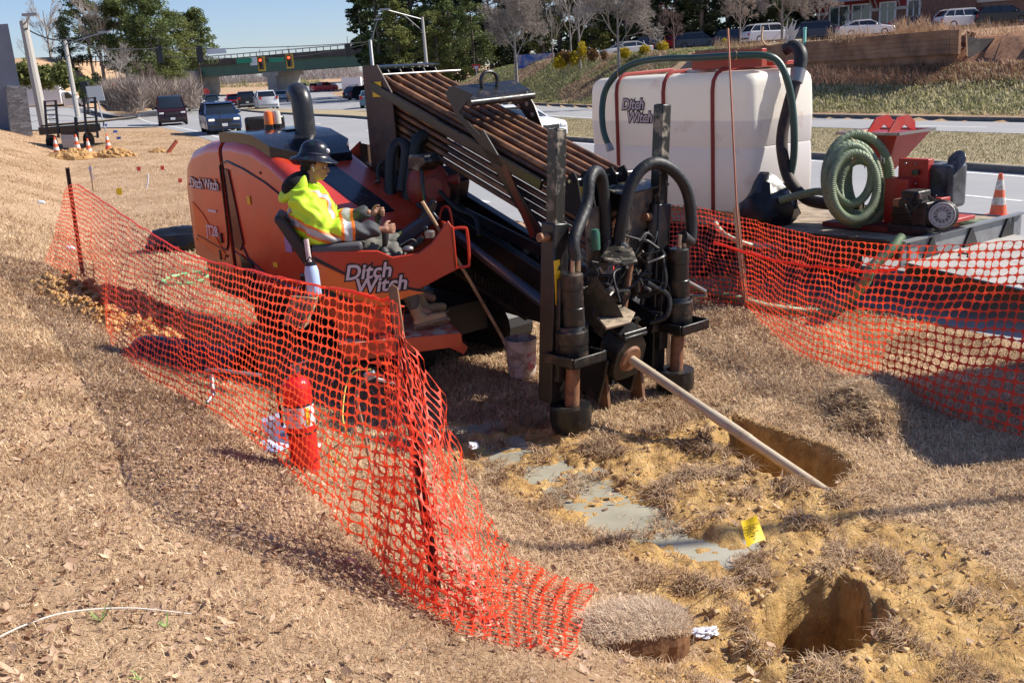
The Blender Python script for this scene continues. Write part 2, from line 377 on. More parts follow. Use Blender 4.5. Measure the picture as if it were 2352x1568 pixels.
def ground_mat():
    m = bpy.data.materials.new('ground'); m.use_nodes = True; nt = m.node_tree; nd = nt.nodes; lk = nt.links; b = nd['Principled BSDF']
    b.inputs['Roughness'].default_value = .9; b.inputs['Specular IOR Level'].default_value = .2
    g = nd.new('ShaderNodeNewGeometry')
    def noise(sc_, det=6, rough=.6):
        n = nd.new('ShaderNodeTexNoise'); n.inputs['Scale'].default_value = sc_; n.inputs['Detail'].default_value = det; n.inputs['Roughness'].default_value = rough; lk.new(g.outputs['Position'], n.inputs['Vector']); return n.outputs[0]
    def ramp(src, stops):
        r_ = nd.new('ShaderNodeValToRGB'); e = r_.color_ramp.elements
        e[0].position, e[0].color = stops[0][0], (*stops[0][1], 1); e[1].position, e[1].color = stops[-1][0], (*stops[-1][1], 1)
        for p_, c_ in stops[1:-1]: q = e.new(p_); q.color = (*c_, 1)
        lk.new(src, r_.inputs[0]); return r_.outputs[0]
    def mix(f, a, b_):
        x = nd.new('ShaderNodeMix'); x.data_type = 'RGBA'; lk.new(f, x.inputs[0]) if not isinstance(f, float) else setattr(x.inputs[0], 'default_value', f)
        lk.new(a, x.inputs[6]); lk.new(b_, x.inputs[7]); return x.outputs[2]
    def att(n):
        a = nd.new('ShaderNodeAttribute'); a.attribute_name = n; return a.outputs['Fac']
    fine = noise(38, 5, .7); mid = noise(5, 6); big = noise(.6, 5)
    turf = ramp(fine, [(.32, (.17, .085, .04)), (.5, (.44, .28, .16)), (.66, (.66, .48, .30))])
    turf2 = ramp(mid, [(.38, (.26, .135, .07)), (.60, (.58, .39, .235))])
    turf = mix(.45, turf, turf2) if False else turf
    x = nd.new('ShaderNodeMix'); x.data_type = 'RGBA'; x.inputs[0].default_value = .45; lk.new(turf, x.inputs[6]); lk.new(turf2, x.inputs[7]); turf = x.outputs[2]
    dust = ramp(big, [(.38, (.32, .20, .115)), (.62, (.58, .42, .28))])
    x = nd.new('ShaderNodeMix'); x.data_type = 'RGBA'; x.inputs[0].default_value = .4; lk.new(turf, x.inputs[6]); lk.new(dust, x.inputs[7]); turf = x.outputs[2]
    mud = ramp(mid, [(.3, (.26, .135, .045)), (.5, (.56, .34, .12)), (.7, (.70, .47, .20))])
    clayc = ramp(mid, [(.3, (.40, .19, .05)), (.6, (.60, .33, .10))])
    grn = ramp(fine, [(.3, (.12, .14, .05)), (.5, (.26, .27, .11)), (.7, (.48, .44, .24))])
    rb = ramp(mid, [(.3, (.18, .08, .05)), (.6, (.36, .19, .11))])
    cur = mix(att('green'), turf, grn); cur = mix(att('redb'), cur, rb); cur = mix(att('mud'), cur, mud); cur = mix(att('clay'), cur, clayc)
    lk.new(cur, b.inputs['Base Color'])
    rm = nd.new('ShaderNodeMapRange'); rm.inputs[3].default_value = .92; rm.inputs[4].default_value = .42; lk.new(att('mud'), rm.inputs[0]); lk.new(rm.outputs[0], b.inputs['Roughness'])
    bp = nd.new('ShaderNodeBump'); bp.inputs['Strength'].default_value = .9; bp.inputs['Distance'].default_value = .03; lk.new(fine, bp.inputs['Height']); lk.new(bp.outputs[0], b.inputs['Normal'])
    return m
GM = ground_mat()
go = npmesh('ground', np.stack([GX, GY, GZ], -1).reshape(-1, 3), fc, GM, smooth=True, attrs=dict(mud=mudm, clay=clay, green=green, redb=redb))
tag(go, kind='structure')
# ---- puddles: water sheet lying in the low places
WATER = mat('muddy_water', (.44, .41, .31), .14, col2=(.33, .31, .235), scale=3.5, spec=.5, bump=.1, bscale=8)
ALLP = px([(860, 930), (1190, 925), (1330, 985), (1450, 1060), (1620, 1150), (1790, 1220), (1780, 1300), (1560, 1320), (1330, 1240), (1180, 1120), (1030, 1040), (900, 985)])
o = B().prism([(a, b_, -.072) for a, b_ in ALLP], (0, 0, .012)).build('puddle_water', WATER, smooth=0); tag(o, kind='structure')
# ---- roads
def asphalt():
    m = mat('asphalt', (.26, .26, .265), .85, col2=(.36, .36, .36), scale=60, amt=1.4, dirt=(.40, .38, .36), damt=.5, dscale=.35, spec=.3)
    return m
ASPH = asphalt()
def strip(name, c0, c1, s0, s1, ds, dz, m, nc=6, cat=None):
    ss = np.arange(s0, s1+ds/2, ds); vs = []; fs = []
    for s_ in ss:
        a, b_ = (f(s_) if callable(f) else f for f in (c0, c1))
        for k in range(nc+1):
            c_ = a+(b_-a)*k/nc; p = xy(c_+float(bend(s_)), s_); vs.append((p[0], p[1], float(zroad(s_))+dz))
    for i in range(len(ss)-1):
        for k in range(nc): a = i*(nc+1)+k; fs.append((a, a+1, a+nc+2, a+nc+1))
    return npmesh(name, vs, fs, m)
tag(strip('road', 0., lambda s: float(cmedn(s)), -25, 108, 1.5, 0, ASPH, 8), kind='structure')
tag(strip('road', lambda s: float(cmedf(s)), lambda s: float(cfar(s)), -25, 108, 1.5, 0, ASPH, 8), kind='structure')
tag(strip('road', 0., lambda s: float(cfar(s)), 108, 420, 4, 0, ASPH, 8), kind='structure')
MEDM = mat('median_turf', (.42, .31, .19), .9, col2=(.26, .24, .12), scale=.5, amt=1.2, dirt=(.5, .38, .25), damt=.7, dscale=25, bump=.6, bscale=50)
tag(strip('median_turf', cmedn, lambda s: float(cmedf(s)), -25, 108, 1.5, .145, MEDM, 4), kind='structure')
# side street on the left
vs = []; fs = []; sv = np.arange(67., 124., 3.)
for i, c_ in enumerate(np.arange(-60, .1, 1.5)):
    for s_ in sv:
        p = xy(c_+float(bend(s_)), s_); vs.append((p[0], p[1], float(G(p[0], p[1]))+.07))
    if i: fs += [((i-1)*len(sv)+j, (i-1)*len(sv)+j+1, i*len(sv)+j+1, i*len(sv)+j) for j in range(len(sv)-1)]
tag(npmesh('side_street', vs, fs, ASPH), kind='structure')
LINE = mat('road_line_paint', (.78, .78, .76), .7, dirt=(.5, .5, .5), damt=.8, dscale=2)
def line(c, s0, s1, w=.13, dash=None):
    b = B(); s_ = s0
    while s_ < s1:
        e = min(s1, s_+(3. if dash else 4.))
        q = []
        for ss_, cc in ((s_, c-w/2), (s_, c+w/2), (e, c+w/2), (e, c-w/2)):
            p = xy(cc+float(bend(ss_)), ss_); q.append((p[0], p[1], float(zroad(ss_))+.005))
        b.add(q, [(0, 1, 2, 3)]); s_ = e+(dash or 0)
    return b
b = line(.75, 12, 120); 
for c_ in (4.2, 7.6): 
    t_ = line(c_, -20, 120, dash=9.); b.add(t_.v, t_.f)
for c_ in (10.5, ): t_ = line(c_, -20, 108); b.add(t_.v, t_.f)
for c_ in (18.5,): t_ = line(c_, -20, 80); b.add(t_.v, t_.f)
for c_ in (21.,): t_ = line(c_, -20, 120, dash=9.); b.add(t_.v, t_.f)
o = b.build('road_markings', LINE, smooth=0); tag(o, kind='structure')
KERB = mat('dark_concrete_kerb', (.10, .095, .09), .85, col2=(.16, .15, .14), scale=3)
def kerb(cf_, s0, s1, ds=3., h=.15, w=.16):
    b = B(); ss = np.arange(s0, s1+.1, ds); secs = []
    for s_ in ss:
        c_ = float(cf_(s_))+float(bend(s_)); z_ = float(zroad(s_)); a = xy(c_-w/2, s_); d_ = xy(c_+w/2, s_)
        secs.append([(a[0], a[1], z_-.1), (a[0], a[1], z_+h), (d_[0], d_[1], z_+h), (d_[0], d_[1], z_-.1)])
    return b.loft(secs)
for f_, e_ in ((cmedn, 108), (cmedf, 108), (cfar, 150)):
    tag(kerb(f_, -24, e_).build('kerb', KERB, smooth=0), kind='structure')
# ================================================================ bridge
CONC = mat('bridge_concrete', (.28, .27, .25), .85, col2=(.36, .34, .31), scale=.6)
GGREEN = mat('green_girder', (.03, .10, .07), .5, col2=(.04, .12, .08), scale=.5)
DKC = mat('dark_stained_concrete', (.045, .04, .038), .9, col2=(.09, .08, .075), scale=.4)
GALV = mat('galvanised', (.32, .33, .34), .5, metal=.6)
CONCP = mat('concrete_pole', (.36, .34, .31), .8)
bL = at(395, 182, 235); bR = at(870, 148, 205)
br = thing('road_bridge', 'green girder road bridge crossing over the highway in the distance', 'bridge', tuple(bL))
bd = (bR-bL); bd[2] = 0; bd /= np.linalg.norm(bd); bw = V(-bd[1], bd[0], 0)*9
q = lambda f, dz=0, w=0: bL+(bR-bL)*f+V(0, 0, dz)+bw*w
ff = np.linspace(-.35, 1.5, 14)
B().loft([[q(f, 0), q(f, 2.3), q(f, 2.3, .03), q(f, 0, .03)] for f in ff]).build('girder', GGREEN, br)
B().loft([[q(f, 0, 1), q(f, 2.3, 1), q(f, 2.3, 1.03), q(f, 0, 1.03)] for f in ff]).build('girder', GGREEN, br)
B().loft([[q(f, 2.3, -.1), q(f, 3.6, -.1), q(f, 3.6, 1.1), q(f, 2.3, 1.1)] for f in ff]).build('deck', DKC, br)
b = B()
for f in np.linspace(-.35, 1.5, 60): b.beam(q(f, 3.6, -.09), q(f, 4.3, -.09), .2, .2, up=(1, 0, 0))
for f in range(13): b.beam(q(ff[f], 4.35, -.09), q(ff[f+1], 4.35, -.09), .18, .22)
b.build('railing', GALV, br)
for u_, v_, t_ in ((447, 222, 232), (634, 219, 222)):
    p = at(u_, v_, t_); b = B(); pr = thing
    b.box(p+V(0, 0, 1.9)+bw*.35, (2.6, 8, 5.2), (bd, bw/9, (0, 0, 1))); b.box(p+V(0, 0, 4.9)+bw*.35, (4.6, 8.4, 1.6), (bd, bw/9, (0, 0, 1)))
    b.build('pier', CONC, br)
# ================================================================ poles, signals, signs
DK = mat('signal_black', (.02, .02, .022), .5); SIGY = mat('signal_yellow', (.55, .33, .03), .5)
RLAMP = mat('red_lamp', (.6, .02, .01), .4, emit=(1, .05, .02), es=4)
SGREEN = mat('sign_green', (.01, .22, .12), .5); SWHITE = mat('sign_white', (.6, .62, .64), .5); SRED = mat('sign_red', (.5, .03, .03), .5)
def pole(name, label, u0, v0, t, u1, v1, r0=.16, r1=.1, m=CONCP, arm=None, grp=None):
    p = at(u0, v0, t); q_ = at(u1, v1, t*1.005); o = thing(name, label, 'pole', tuple(p), grp)
    p2 = p.copy(); p2[2] = float(G(p[0], p[1]))-.1 if float(G(p[0], p[1])) < p[2] else p[2]-.3
    B().tube([p2, q_], r0, 10, True, [r0, r1]).build('post', m, o)
    if arm:
        b = B(); e = at(arm[0], arm[1], t*arm[2]); b.tube([q_+V(0, 0, -.2), e], .05, 6); b.tube([q_+V(0, 0, -1.3), (q_+e)/2+V(0, 0, -.15)], .035, 6)
        b.build('arm', GALV, o); b = B(); b.box(e, (.9, .35, .16)); b.build('lamp_head', GALV, o)
    return o, q_
pole('concrete_pole', 'leaning grey concrete pole beside the stone pier', 98, 264, 60, 54, 50, .3, .24, arm=(70, 34, .99))
pole('street_light', 'grey street light with a long arm behind the box truck', 172, 226, 85, 149, 95, .22, .16, arm=(240, 74, .98))
pole('street_light', 'tall street light pole rising behind the pipe rack', 984, 190, 92, 970, 40, .19, .12, arm=(884, 22, .97))
pole('street_light', 'thinner dark pole at the right end of the bridge', 862, 216, 112, 850, 92, .25, .18, m=GALV, arm=(868, 45, 1.0))
w1 = at(54, 66, 60); w2 = at(252, 108, 80); 
WIRE = mat('wire', (.02, .02, .02), .6)
def wire(name, label, pts, r=.03, sag=.0):
    P = [np.array(p) for p in pts]; L = []
    for i in range(len(P)-1):
        for k in range(8): f = k/8; L.append(P[i]*(1-f)+P[i+1]*f-V(0, 0, sag*4*f*(1-f)))
    L.append(P[-1]); o = B().tube(L, r, 4).build(name, WIRE); return tag(o, label, 'cable')
wire('span_wire', 'black cable running right from the leaning concrete pole', [at(60, 66, 60), at(160, 90, 68), at(280, 112, 85)], .05, .3)
wire('span_wire', 'upper span cable carrying signals in front of the bridge', [at(280, 112, 85), at(367, 110, 92), at(460, 110, 96), at(560, 110, 100), at(830, 98, 108), at(852, 92, 111)], .04, .1)
wire('span_wire', 'lower span cable over the bridge railing', [at(380, 130, 100), at(600, 133, 106), at(700, 128, 108), at(850, 100, 112)], .035, .1)
def signal(u, v, t, label, back=False, tilt=0, h=1.15, lit=True, name='traffic_signal'):
    p = at(u, v, t); o = thing(name, label, 'traffic light', tuple(p)); k = 1
    b = B(); b.box(p, (.42, .3, h)); b.tube([p+V(0, 0, h/2), p+V(0, 0, h/2+.9)], .04, 5); b.build('housing', DK, o, bevel=.03)
    if back:
        b = B(); b.box(p+V(0, -.12, 0), (.62, .04, h+.2)); b.build('backplate', DK, o)
    else:
        b = B(); b.box(p+V(0, .14, 0), (.78, .03, h+.35)); b.build('backplate', SIGY, o)
        for i in range(3):
            b = B(); c_ = p+V(0, -.16, (1-i)*h*.31); b.cyl(c_, c_+V(0, -.03, 0), .14, n=12); b.build('lamp', RLAMP if (i == 0 and lit) else GLOSS, o)
            b = B(); b.tube([c_, c_+V(0, -.2, .02)], .17, 10, False); b.build('visor', DK, o)
    return o
signal(367, 125, 92, 'dark signal head seen from behind before the big green pine', True, h=1.35)
signal(460, 126, 96, 'dark signal head seen from behind, just left of the bridge', True, h=1.35)
signal(600, 147, 106, 'wide yellow-edged signal showing red, left of the green plate')
signal(665, 141, 107, 'narrow yellow-edged signal showing red, right of the green plate')
signal(800, 116, 110, 'signal cluster turned away at the right end of the bridge', True)
def panel(name, label, u, v, t, w, h, m, txt=None, tm=None, post=None, cat='sign', yaw=0, size=.3):
    p = at(u, v, t); xd = V(math.cos(yaw), math.sin(yaw), 0); o = thing(name, label, cat, tuple(p))
    b = B(); b.box(p, (w, .04, h), (xd, (-xd[1], xd[0], 0), (0, 0, 1))); b.build('plate', m, o)
    if txt: text(txt, size, p+V(xd[1], -xd[0], 0)*.03, xd, (0, 0, 1), tm, parent=o)
    if post:
        q_ = at(post[0], post[1], t); B().tube([q_, p], .04, 6).build('post', GALV, o)
    return o
panel('street_sign', 'green street name sign nearest the left of the span', 561, 141, 104, 2.6, .75, SGREEN, 'Roberts Bl', SWHITE, size=.5) if False else panel('street_sign', 'green street name sign on the left of the span wire', 561, 140, 104, 1.6, .5, SGREEN)
panel('street_sign', 'green street name sign between the two red signals', 635, 138, 106, 1.6, .45, SGREEN)
panel('lane_sign', 'white lane sign hanging beside the left green street sign', 582, 141, 105, .7, .85, SWHITE)
panel('lane_sign', 'pale blank sign hanging just right of the second dark signal', 497, 118, 97, 1.9, .5, SWHITE, yaw=.1)
def pedpole(u, v0, v1, t, label, red=False, back=False):
    p = at(u, v0, t); q_ = at(u-9, v1, t); o = thing('signal_post', label, 'traffic light', tuple(p)); B().tube([p, q_], .09, 8).build('post', DK, o); B().cyl(p, p+V(0, 0, .3), .2, .14).build('base', DK, o)
    b = B(); b.box(q_, (.6, .4, .75)); b.build('housing', DK, o, bevel=.04)
    if red: b = B(); b.cyl(q_+V(-.1, -.2, .1), q_+V(-.1, -.26, .1), .2, n=12); b.build('lamp', RLAMP, o)
pedpole(205, 262, 198, 80, 'short black signal post just right of the truck cab, facing away')
pedpole(276, 250, 197, 95, 'black post with a lit red lamp in front of the bare shrubs', True)
pedpole(906+0-20, 238, 190, 100, 'black post with a lit red lamp right of the bridge', True)
o = thing('warning_sign_back', 'grey sign seen from behind on a leaning post past the cones', 'sign', tuple(at(240, 300, 47)))
p0, p1 = at(243, 303, 47), at(218, 205, 47); B().tube([p0, p1], .035, 6).build('post', GALV, o)
ud = (p1-p0)/np.linalg.norm(p1-p0); b = B(); b.box(at(219, 215, 46.9), (.72, .03, .72), (V(math.cos(.1), .1, 0), (0, 1, 0), ud)); b.build('plate', mat('sign_back', (.5, .52, .5), .5, metal=.4), o)
def yieldsign(u, v, vb, t, label, s_=.9):
    p = at(u, v, t); o = thing('yield_sign', label, 'sign', tuple(p)); B().tube([at(u+2, vb, t), p], .04, 6).build('post', GALV, o)
    tri = lambda k, y: [p+V(-k, y, k*.85), p+V(k, y, k*.85), p+V(0, y, -k*.85)]
    B().prism(tri(s_/2, -.03), (0, .03, 0)).build('plate', SRED, o); B().prism(tri(s_/2*.55, -.045), (0, .012, 0)).build('centre', SWHITE, o)
yieldsign(1094, 158, 192, 92, 'red and white yield sign at the foot of the tan bank')
yieldsign(878, 212, 236, 150, 'distant yield sign with a yellow plate right of the bridge')
# stop sign + distant warehouse
p = at(472, 212, 190); o = thing('stop_sign', 'small red stop sign left of the bridge pier', 'sign', tuple(p)); B().cyl(p, p+V(0, -.05, 0), .75, n=8).build('plate', SRED, o); B().tube([p, at(473, 232, 190)], .06, 6).build('post', GALV, o)
p = at(875, 215, 330); o = thing('warehouse', 'long pale warehouse far behind the traffic on the right', 'building', tuple(p))
WALLW = mat('pale_wall', (.62, .60, .55), .8); b = B(); b.box(p+V(5, 10, 1), (52, 20, 6)); b.build('wall', WALLW, o); b = B(); b.box(p+V(5, 10, 4.3), (54, 22, .6)); b.build('roof', mat('grey_roof', (.4, .4, .4), .7), o)
# ================================================================ left monument
SLAB = mat('grey_slab', (.15, .16, .19), .7, col2=(.19, .20, .235), scale=.5)
def stonemat():
    m = bpy.data.materials.new('stacked_stone'); m.use_nodes = True; nt = m.node_tree; nd = nt.nodes; lk = nt.links; b = nd['Principled BSDF']
    g = nd.new('ShaderNodeNewGeometry'); mp = nd.new('ShaderNodeMapping'); mp.inputs['Scale'].default_value = (2.2, 2.2, 9); lk.new(g.outputs['Position'], mp.inputs[0])
    vo = nd.new('ShaderNodeTexVoronoi'); vo.inputs['Scale'].default_value = 1.; lk.new(mp.outputs[0], vo.inputs['Vector'])
    r_ = nd.new('ShaderNodeValToRGB'); r_.color_ramp.elements[0].color = (.26, .24, .22, 1); r_.color_ramp.elements[1].color = (.85, .80, .75, 1); lk.new(vo.outputs['Color'], r_.inputs[0])
    v2 = nd.new('ShaderNodeTexVoronoi'); v2.feature = 'DISTANCE_TO_EDGE'; lk.new(mp.outputs[0], v2.inputs['Vector'])
    r2 = nd.new('ShaderNodeValToRGB'); r2.color_ramp.elements[0].position = .03; r2.color_ramp.elements[1].position = .09; r2.color_ramp.elements[0].color = (.1, .1, .1, 1); lk.new(v2.outputs['Distance'], r2.inputs[0])
    mx = nd.new('ShaderNodeMix'); mx.data_type = 'RGBA'; mx.blend_type = 'MULTIPLY'; mx.inputs[0].default_value = 1; lk.new(r_.outputs[0], mx.inputs[6]); lk.new(r2.outputs[0], mx.inputs[7]); lk.new(mx.outputs[2], b.inputs['Base Color'])
    bp = nd.new('ShaderNodeBump'); bp.inputs['Distance'].default_value = .08; lk.new(r2.outputs[0], bp.inputs['Height']); lk.new(bp.outputs[0], b.inputs['Normal']); b.inputs['Roughness'].default_value = .9
    return m
o = thing('monument_wall', 'tall grey slab on a stacked stone pier at the left edge', 'wall', tuple(at(40, 290, 52)))
t_ = 52; P = [at(-60, 60, t_), at(18, 55, t_), at(46, 200, t_), at(60, 300, t_), at(-60, 300, t_)]
B().prism(P, (-.85, 1.5, 0)).build('slab', SLAB, o)
t_ = 51; P = [at(15, 202, t_), at(17, 197, t_), at(57, 198, t_), at(60, 200, t_), at(76, 312, t_), at(25, 308, t_)]
B().prism(P, (-.6, 1.1, 0)).build('pier', stonemat(), o)
# ================================================================ hill fence with round hedges
o = thing('hill_fence', 'thin dark fence along the top of the tan hill', 'fence', tuple(at(100, 146, 150)))
b = B()
for u_ in np.linspace(-20, 300, 33): b.beam(at(u_, 134-.04*(u_-100), 150), at(u_, 152, 150), .12, .12, up=(1, 0, 0))
b.build('post', DK, o, smooth=0); b = B(); b.beam(at(-20, 136, 150), at(300, 128, 150), .08, .1); b.beam(at(-20, 145, 150), at(300, 141, 150), .08, .1); b.build('rail', DK, o, smooth=0)
# ================================================================ vegetation builders
def blades(N, pts, size, rng, flat=.6, asp=.5):
    """N leaf clumps at pts: one bent quad each"""
    d = rng.normal(size=(N, 3)); d[:, 2] *= flat; d /= np.linalg.norm(d, axis=1)[:, None]
    e = np.cross(d, rng.normal(size=(N, 3))); e /= np.linalg.norm(e, axis=1)[:, None]
    s_ = size[:, None]*(.6+.8*rng.random((N, 1)))
    a = pts-d*s_/2-e*s_*asp/2; b_ = pts-d*s_/2+e*s_*asp/2; c_ = pts+d*s_/2+e*s_*asp*.3; dd = pts+d*s_/2-e*s_*asp*.3
    v = np.stack([a, b_, c_, dd], 1).reshape(-1, 3); f = np.arange(N*4).reshape(N, 4); return v, f
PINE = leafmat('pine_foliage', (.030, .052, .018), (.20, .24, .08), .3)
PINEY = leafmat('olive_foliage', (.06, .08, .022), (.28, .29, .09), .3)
PINED = leafmat('dark_foliage', (.012, .022, .012), (.075, .10, .045), .2)  # darkest of the foliage tones
YELF = leafmat('golden_shrub_foliage', (.30, .22, .01), (.62, .48, .03), .3)
BRWF = leafmat('russet_shrub_foliage', (.10, .05, .02), (.26, .15, .05), .2)
TWIG = mat('grey_twigs', (.26, .22, .19), .85, col2=(.42, .37, .33), scale=.8); BARK = mat('bark', (.09, .07, .055), .9, col2=(.16, .13, .10), scale=2)
TWIGR = mat('reddish_twigs', (.15, .095, .08), .85, col2=(.22, .15, .13), scale=.8)
def pine(label, u, v, t, hpx, wpx, m=PINE, seed=0, n=5200, cat='tree', low=.2, grp='trees behind the road', name='pine_tree', lean=0):
    rng = np.random.default_rng(seed); p = at(u, v, t); k = t/F_; h = hpx*k; w = wpx*k/2
    o = thing(name, label, cat, tuple(p), grp); tr = [p+V(lean*h*f, 0, h*f)+V(math.sin(f*5+seed), 0, 0)*w*.03 for f in np.linspace(-.05, .93, 8)]
    b = B(); b.tube(tr, .1, 7, True, list(np.linspace(h*.018, h*.004, 8)))
    cl = []
    nb = 46
    for i in range(nb):
        f = low+(1-low)*(i+.5)/nb*.97; a = rng.random()*6.28; prof = math.sin(math.pi*min(1, (f-low)/(1-low)*.86+.14))**.7
        rr = w*prof*(.45+.55*rng.random()); c0 = p+V(lean*h*f, 0, h*f); c1 = c0+V(math.cos(a)*rr, math.sin(a)*rr, rr*.15*rng.normal()); b.tube([c0-V(0, 0, rr*.2), c1], .1, 4, False, [h*.005, h*.0015]); cl.append((c1, w*(.2+.16*rng.random())))
        cl.append((c0*.45+c1*.55, w*(.2+.1*rng.random())))
    b.build('trunk', BARK, o)
    n = int(n*1.7)
    K = len(cl); ii = rng.integers(0, K, n); cc = np.array([c for c, _ in cl])[ii]; rr = np.array([r for _, r in cl])[ii]
    d = rng.normal(size=(n, 3)); d /= np.linalg.norm(d, axis=1)[:, None]; rad = rr*rng.random(n)**.45
    pts = cc+d*rad[:, None]*V(1, 1, .62); n = n
    vv, f_ = blades(n, pts, np.full(n, max(.2, h*.021)), rng); val = np.repeat(np.clip(.25+.5*rng.random(n)+.25*(rng.random(K)[ii]-.3), 0, 1), 4)
    npmesh('crown', vv, f_, m, o, attrs=dict(v=val)); return o
def bare(label, u, v, t, hpx, seed=0, depth=5, spread=.55, m=TWIG, name='bare_tree', cat='tree', grp='trees behind the road', nsp=3, width=1., r0=.016):
    rnd = random.Random(seed); p = at(u, v, t); h = hpx*t/F_; o = thing(name, label, cat, tuple(p), grp); b = B(); bt = B()
    def grow(q, d, L, r, dep):
        e = q+d*L; mid = (q+e)/2+V(rnd.uniform(-1, 1), rnd.uniform(-1, 1), rnd.uniform(-1, 1))*L*.06
        (bt if dep >= depth-0 else b).tube([q, mid, e], r, 3 if dep < depth-1 else 6, False, [r, r*.8, r*.62])
        if dep <= 0: return
        for i in range(nsp if dep > 1 else nsp+1):
            f = rnd.uniform(.45, 1.); st = q+(e-q)*f
            a = rnd.uniform(0, 6.28); sp = spread*rnd.uniform(.6, 1.5); x = np.cross(d, (rnd.uniform(-1, 1), rnd.uniform(-1, 1), rnd.uniform(-1, 1))); x /= np.linalg.norm(x)+1e-9
            nd_ = d*math.cos(sp)+x*math.sin(sp)*width; nd_[2] += .12; nd_ /= np.linalg.norm(nd_); grow(st, nd_, L*rnd.uniform(.55, .78), max(r*.55, h*.0012), dep-1)
        if dep > 1: grow(e, d, L*.7, r*.62, dep-1)
    r_ = h*r0; bt.tube([p-V(0, 0, .5), p+V(0, 0, h*.22)], r_, 7, False, [r_*1.3, r_])
    q_ = p+V(0, 0, h*.2)
    n0 = 5
    for i in range(n0):
        a = i*2.4+rnd.random(); d = V(math.cos(a)*spread*1.1, math.sin(a)*spread*1.1, 1); d /= np.linalg.norm(d); grow(q_+V(0, 0, h*.08*i), d, h*.2*rnd.uniform(.8, 1.1), r_*.5, depth-1)
    bt.tube([q_, p+V(0, 0, h*.75)], r_, 6, False, [r_, r_*.3])
    bt.build('trunk', m if m is TWIGR else mat_bark2, o, normals=False); b.build('crown', m, o, smooth=0, normals=False); return o
mat_bark2 = mat('pale_bark', (.20, .17, .15), .85, col2=(.30, .27, .24), scale=1.2)
def shrub(label, u, v, t, wpx, hpx, m, seed=0, n=700, name='round_shrub', grp=None, cat='shrub'):
    rng = np.random.default_rng(seed); p = at(u, v, t); k = t/F_; w = wpx*k/2; h = hpx*k; n_ = n
    d = rng.normal(size=(n_, 3)); d /= np.linalg.norm(d, axis=1)[:, None]; bump_ = 1+.22*np.sin(d[:, 0]*7+seed)*np.sin(d[:, 2]*6+seed*2)
    pts = p+V(0, 0, h*.5)+d*(rng.random(n_)**.35*bump_)[:, None]*V(w, w, h*.5); vv, f_ = blades(n_, pts, np.full(n_, w*.28), rng, 1., .45)
    o = npmesh(name, vv, f_, m, None, attrs=dict(v=np.repeat(rng.random(n_), 4))); return tag(o, label, cat, grp)
# left stand
pine('bushy dark pine with a crooked top above the box truck', 178, 205, 150, 160, 84, PINED, 1, 4200, low=.15, lean=-.04)
pine('slender ragged pine between the dark pine and the great pines', 222, 215, 158, 245, 95, PINE, 2, 2600, low=.45)
pine('tall great pine, leftmost of the green stand', 300, 218, 150, 222, 130, PINE, 3, 8000, low=.25)
pine('broad great pine in the middle of the green stand', 362, 216, 146, 226, 165, PINE, 4, 9000, low=.05)
pine('olive toned pine on the right of the green stand', 410, 216, 160, 182, 130, PINEY, 5, 6500, low=.3)
pine('dense rounded pine nearest the left end of the bridge', 465, 216, 175, 186, 100, PINE, 6, 7000, low=.35)
pine('short full pine in front of the left bridge end', 400, 222, 135, 100, 80, PINEY, 7, 3500, low=.05)
bare('bare grey tree rising left of the dark pine', 120, 150, 160, 160, 11, 5, .5)
bare('faint bare tree on the skyline over the hill fence', 62, 145, 170, 60, 12, 4, .5)
bare('second faint bare tree on the skyline by the leaning pole', 118, 145, 172, 62, 13, 4, .5)
bare('tall bare tree standing behind the slender ragged pine', 245, 215, 150, 240, 14, 5, .38)
bare('wide pale bare tree at the corner of the side street', 285, 240, 105, 150, 15, 5, .6, r0=.012)
bare('low reddish bare tree right of the lit signal post', 350, 243, 110, 110, 16, 5, .75, TWIGR)
bare('low grey bare thicket tree left of the maroon van', 310, 250, 100, 90, 17, 5, .8, TWIG)
bare('scrubby bare tree beneath the short full pine', 395, 240, 125, 75, 18, 5, .8, TWIGR)
for i, (u_, v_, w_, h_, t_, m_, l_) in enumerate([(70, 202, 60, 62, 120, PINEY, 'bright young pine left of the leaning pole'), (110, 206, 55, 55, 118, PINEY, 'bright young pine right of the leaning pole'), (150, 205, 50, 62, 116, PINEY, 'tallest bright young pine above the truck box'), (195, 214, 46, 36, 112, PINE, 'green young pine right of the second pole'), (228, 214, 26, 46, 118, PINED, 'small dark cedar on the tan hill'), (212, 236, 50, 36, 104, PINEY, 'low green bush behind the truck cab')]):
    shrub(l_, u_, v_, t_, w_, h_, m_, 20+i, 1300, 'young_pine', 'young pines on the hill')
for i, u_ in enumerate((52, 70, 98, 112, 132, 155)): shrub('dark round hedge ball number' if False else ['dark hedge ball, first from the slab', 'dark hedge ball, second from the slab', 'dark hedge ball right of the leaning pole', 'dark hedge ball in the middle of the row', 'dark hedge ball near the dark pine', 'dark hedge ball closest to the dark pine'][i], u_, 147, 149, 11, 10, PINED, 30+i, 160, 'hedge_ball', 'hedge balls along the hill fence')
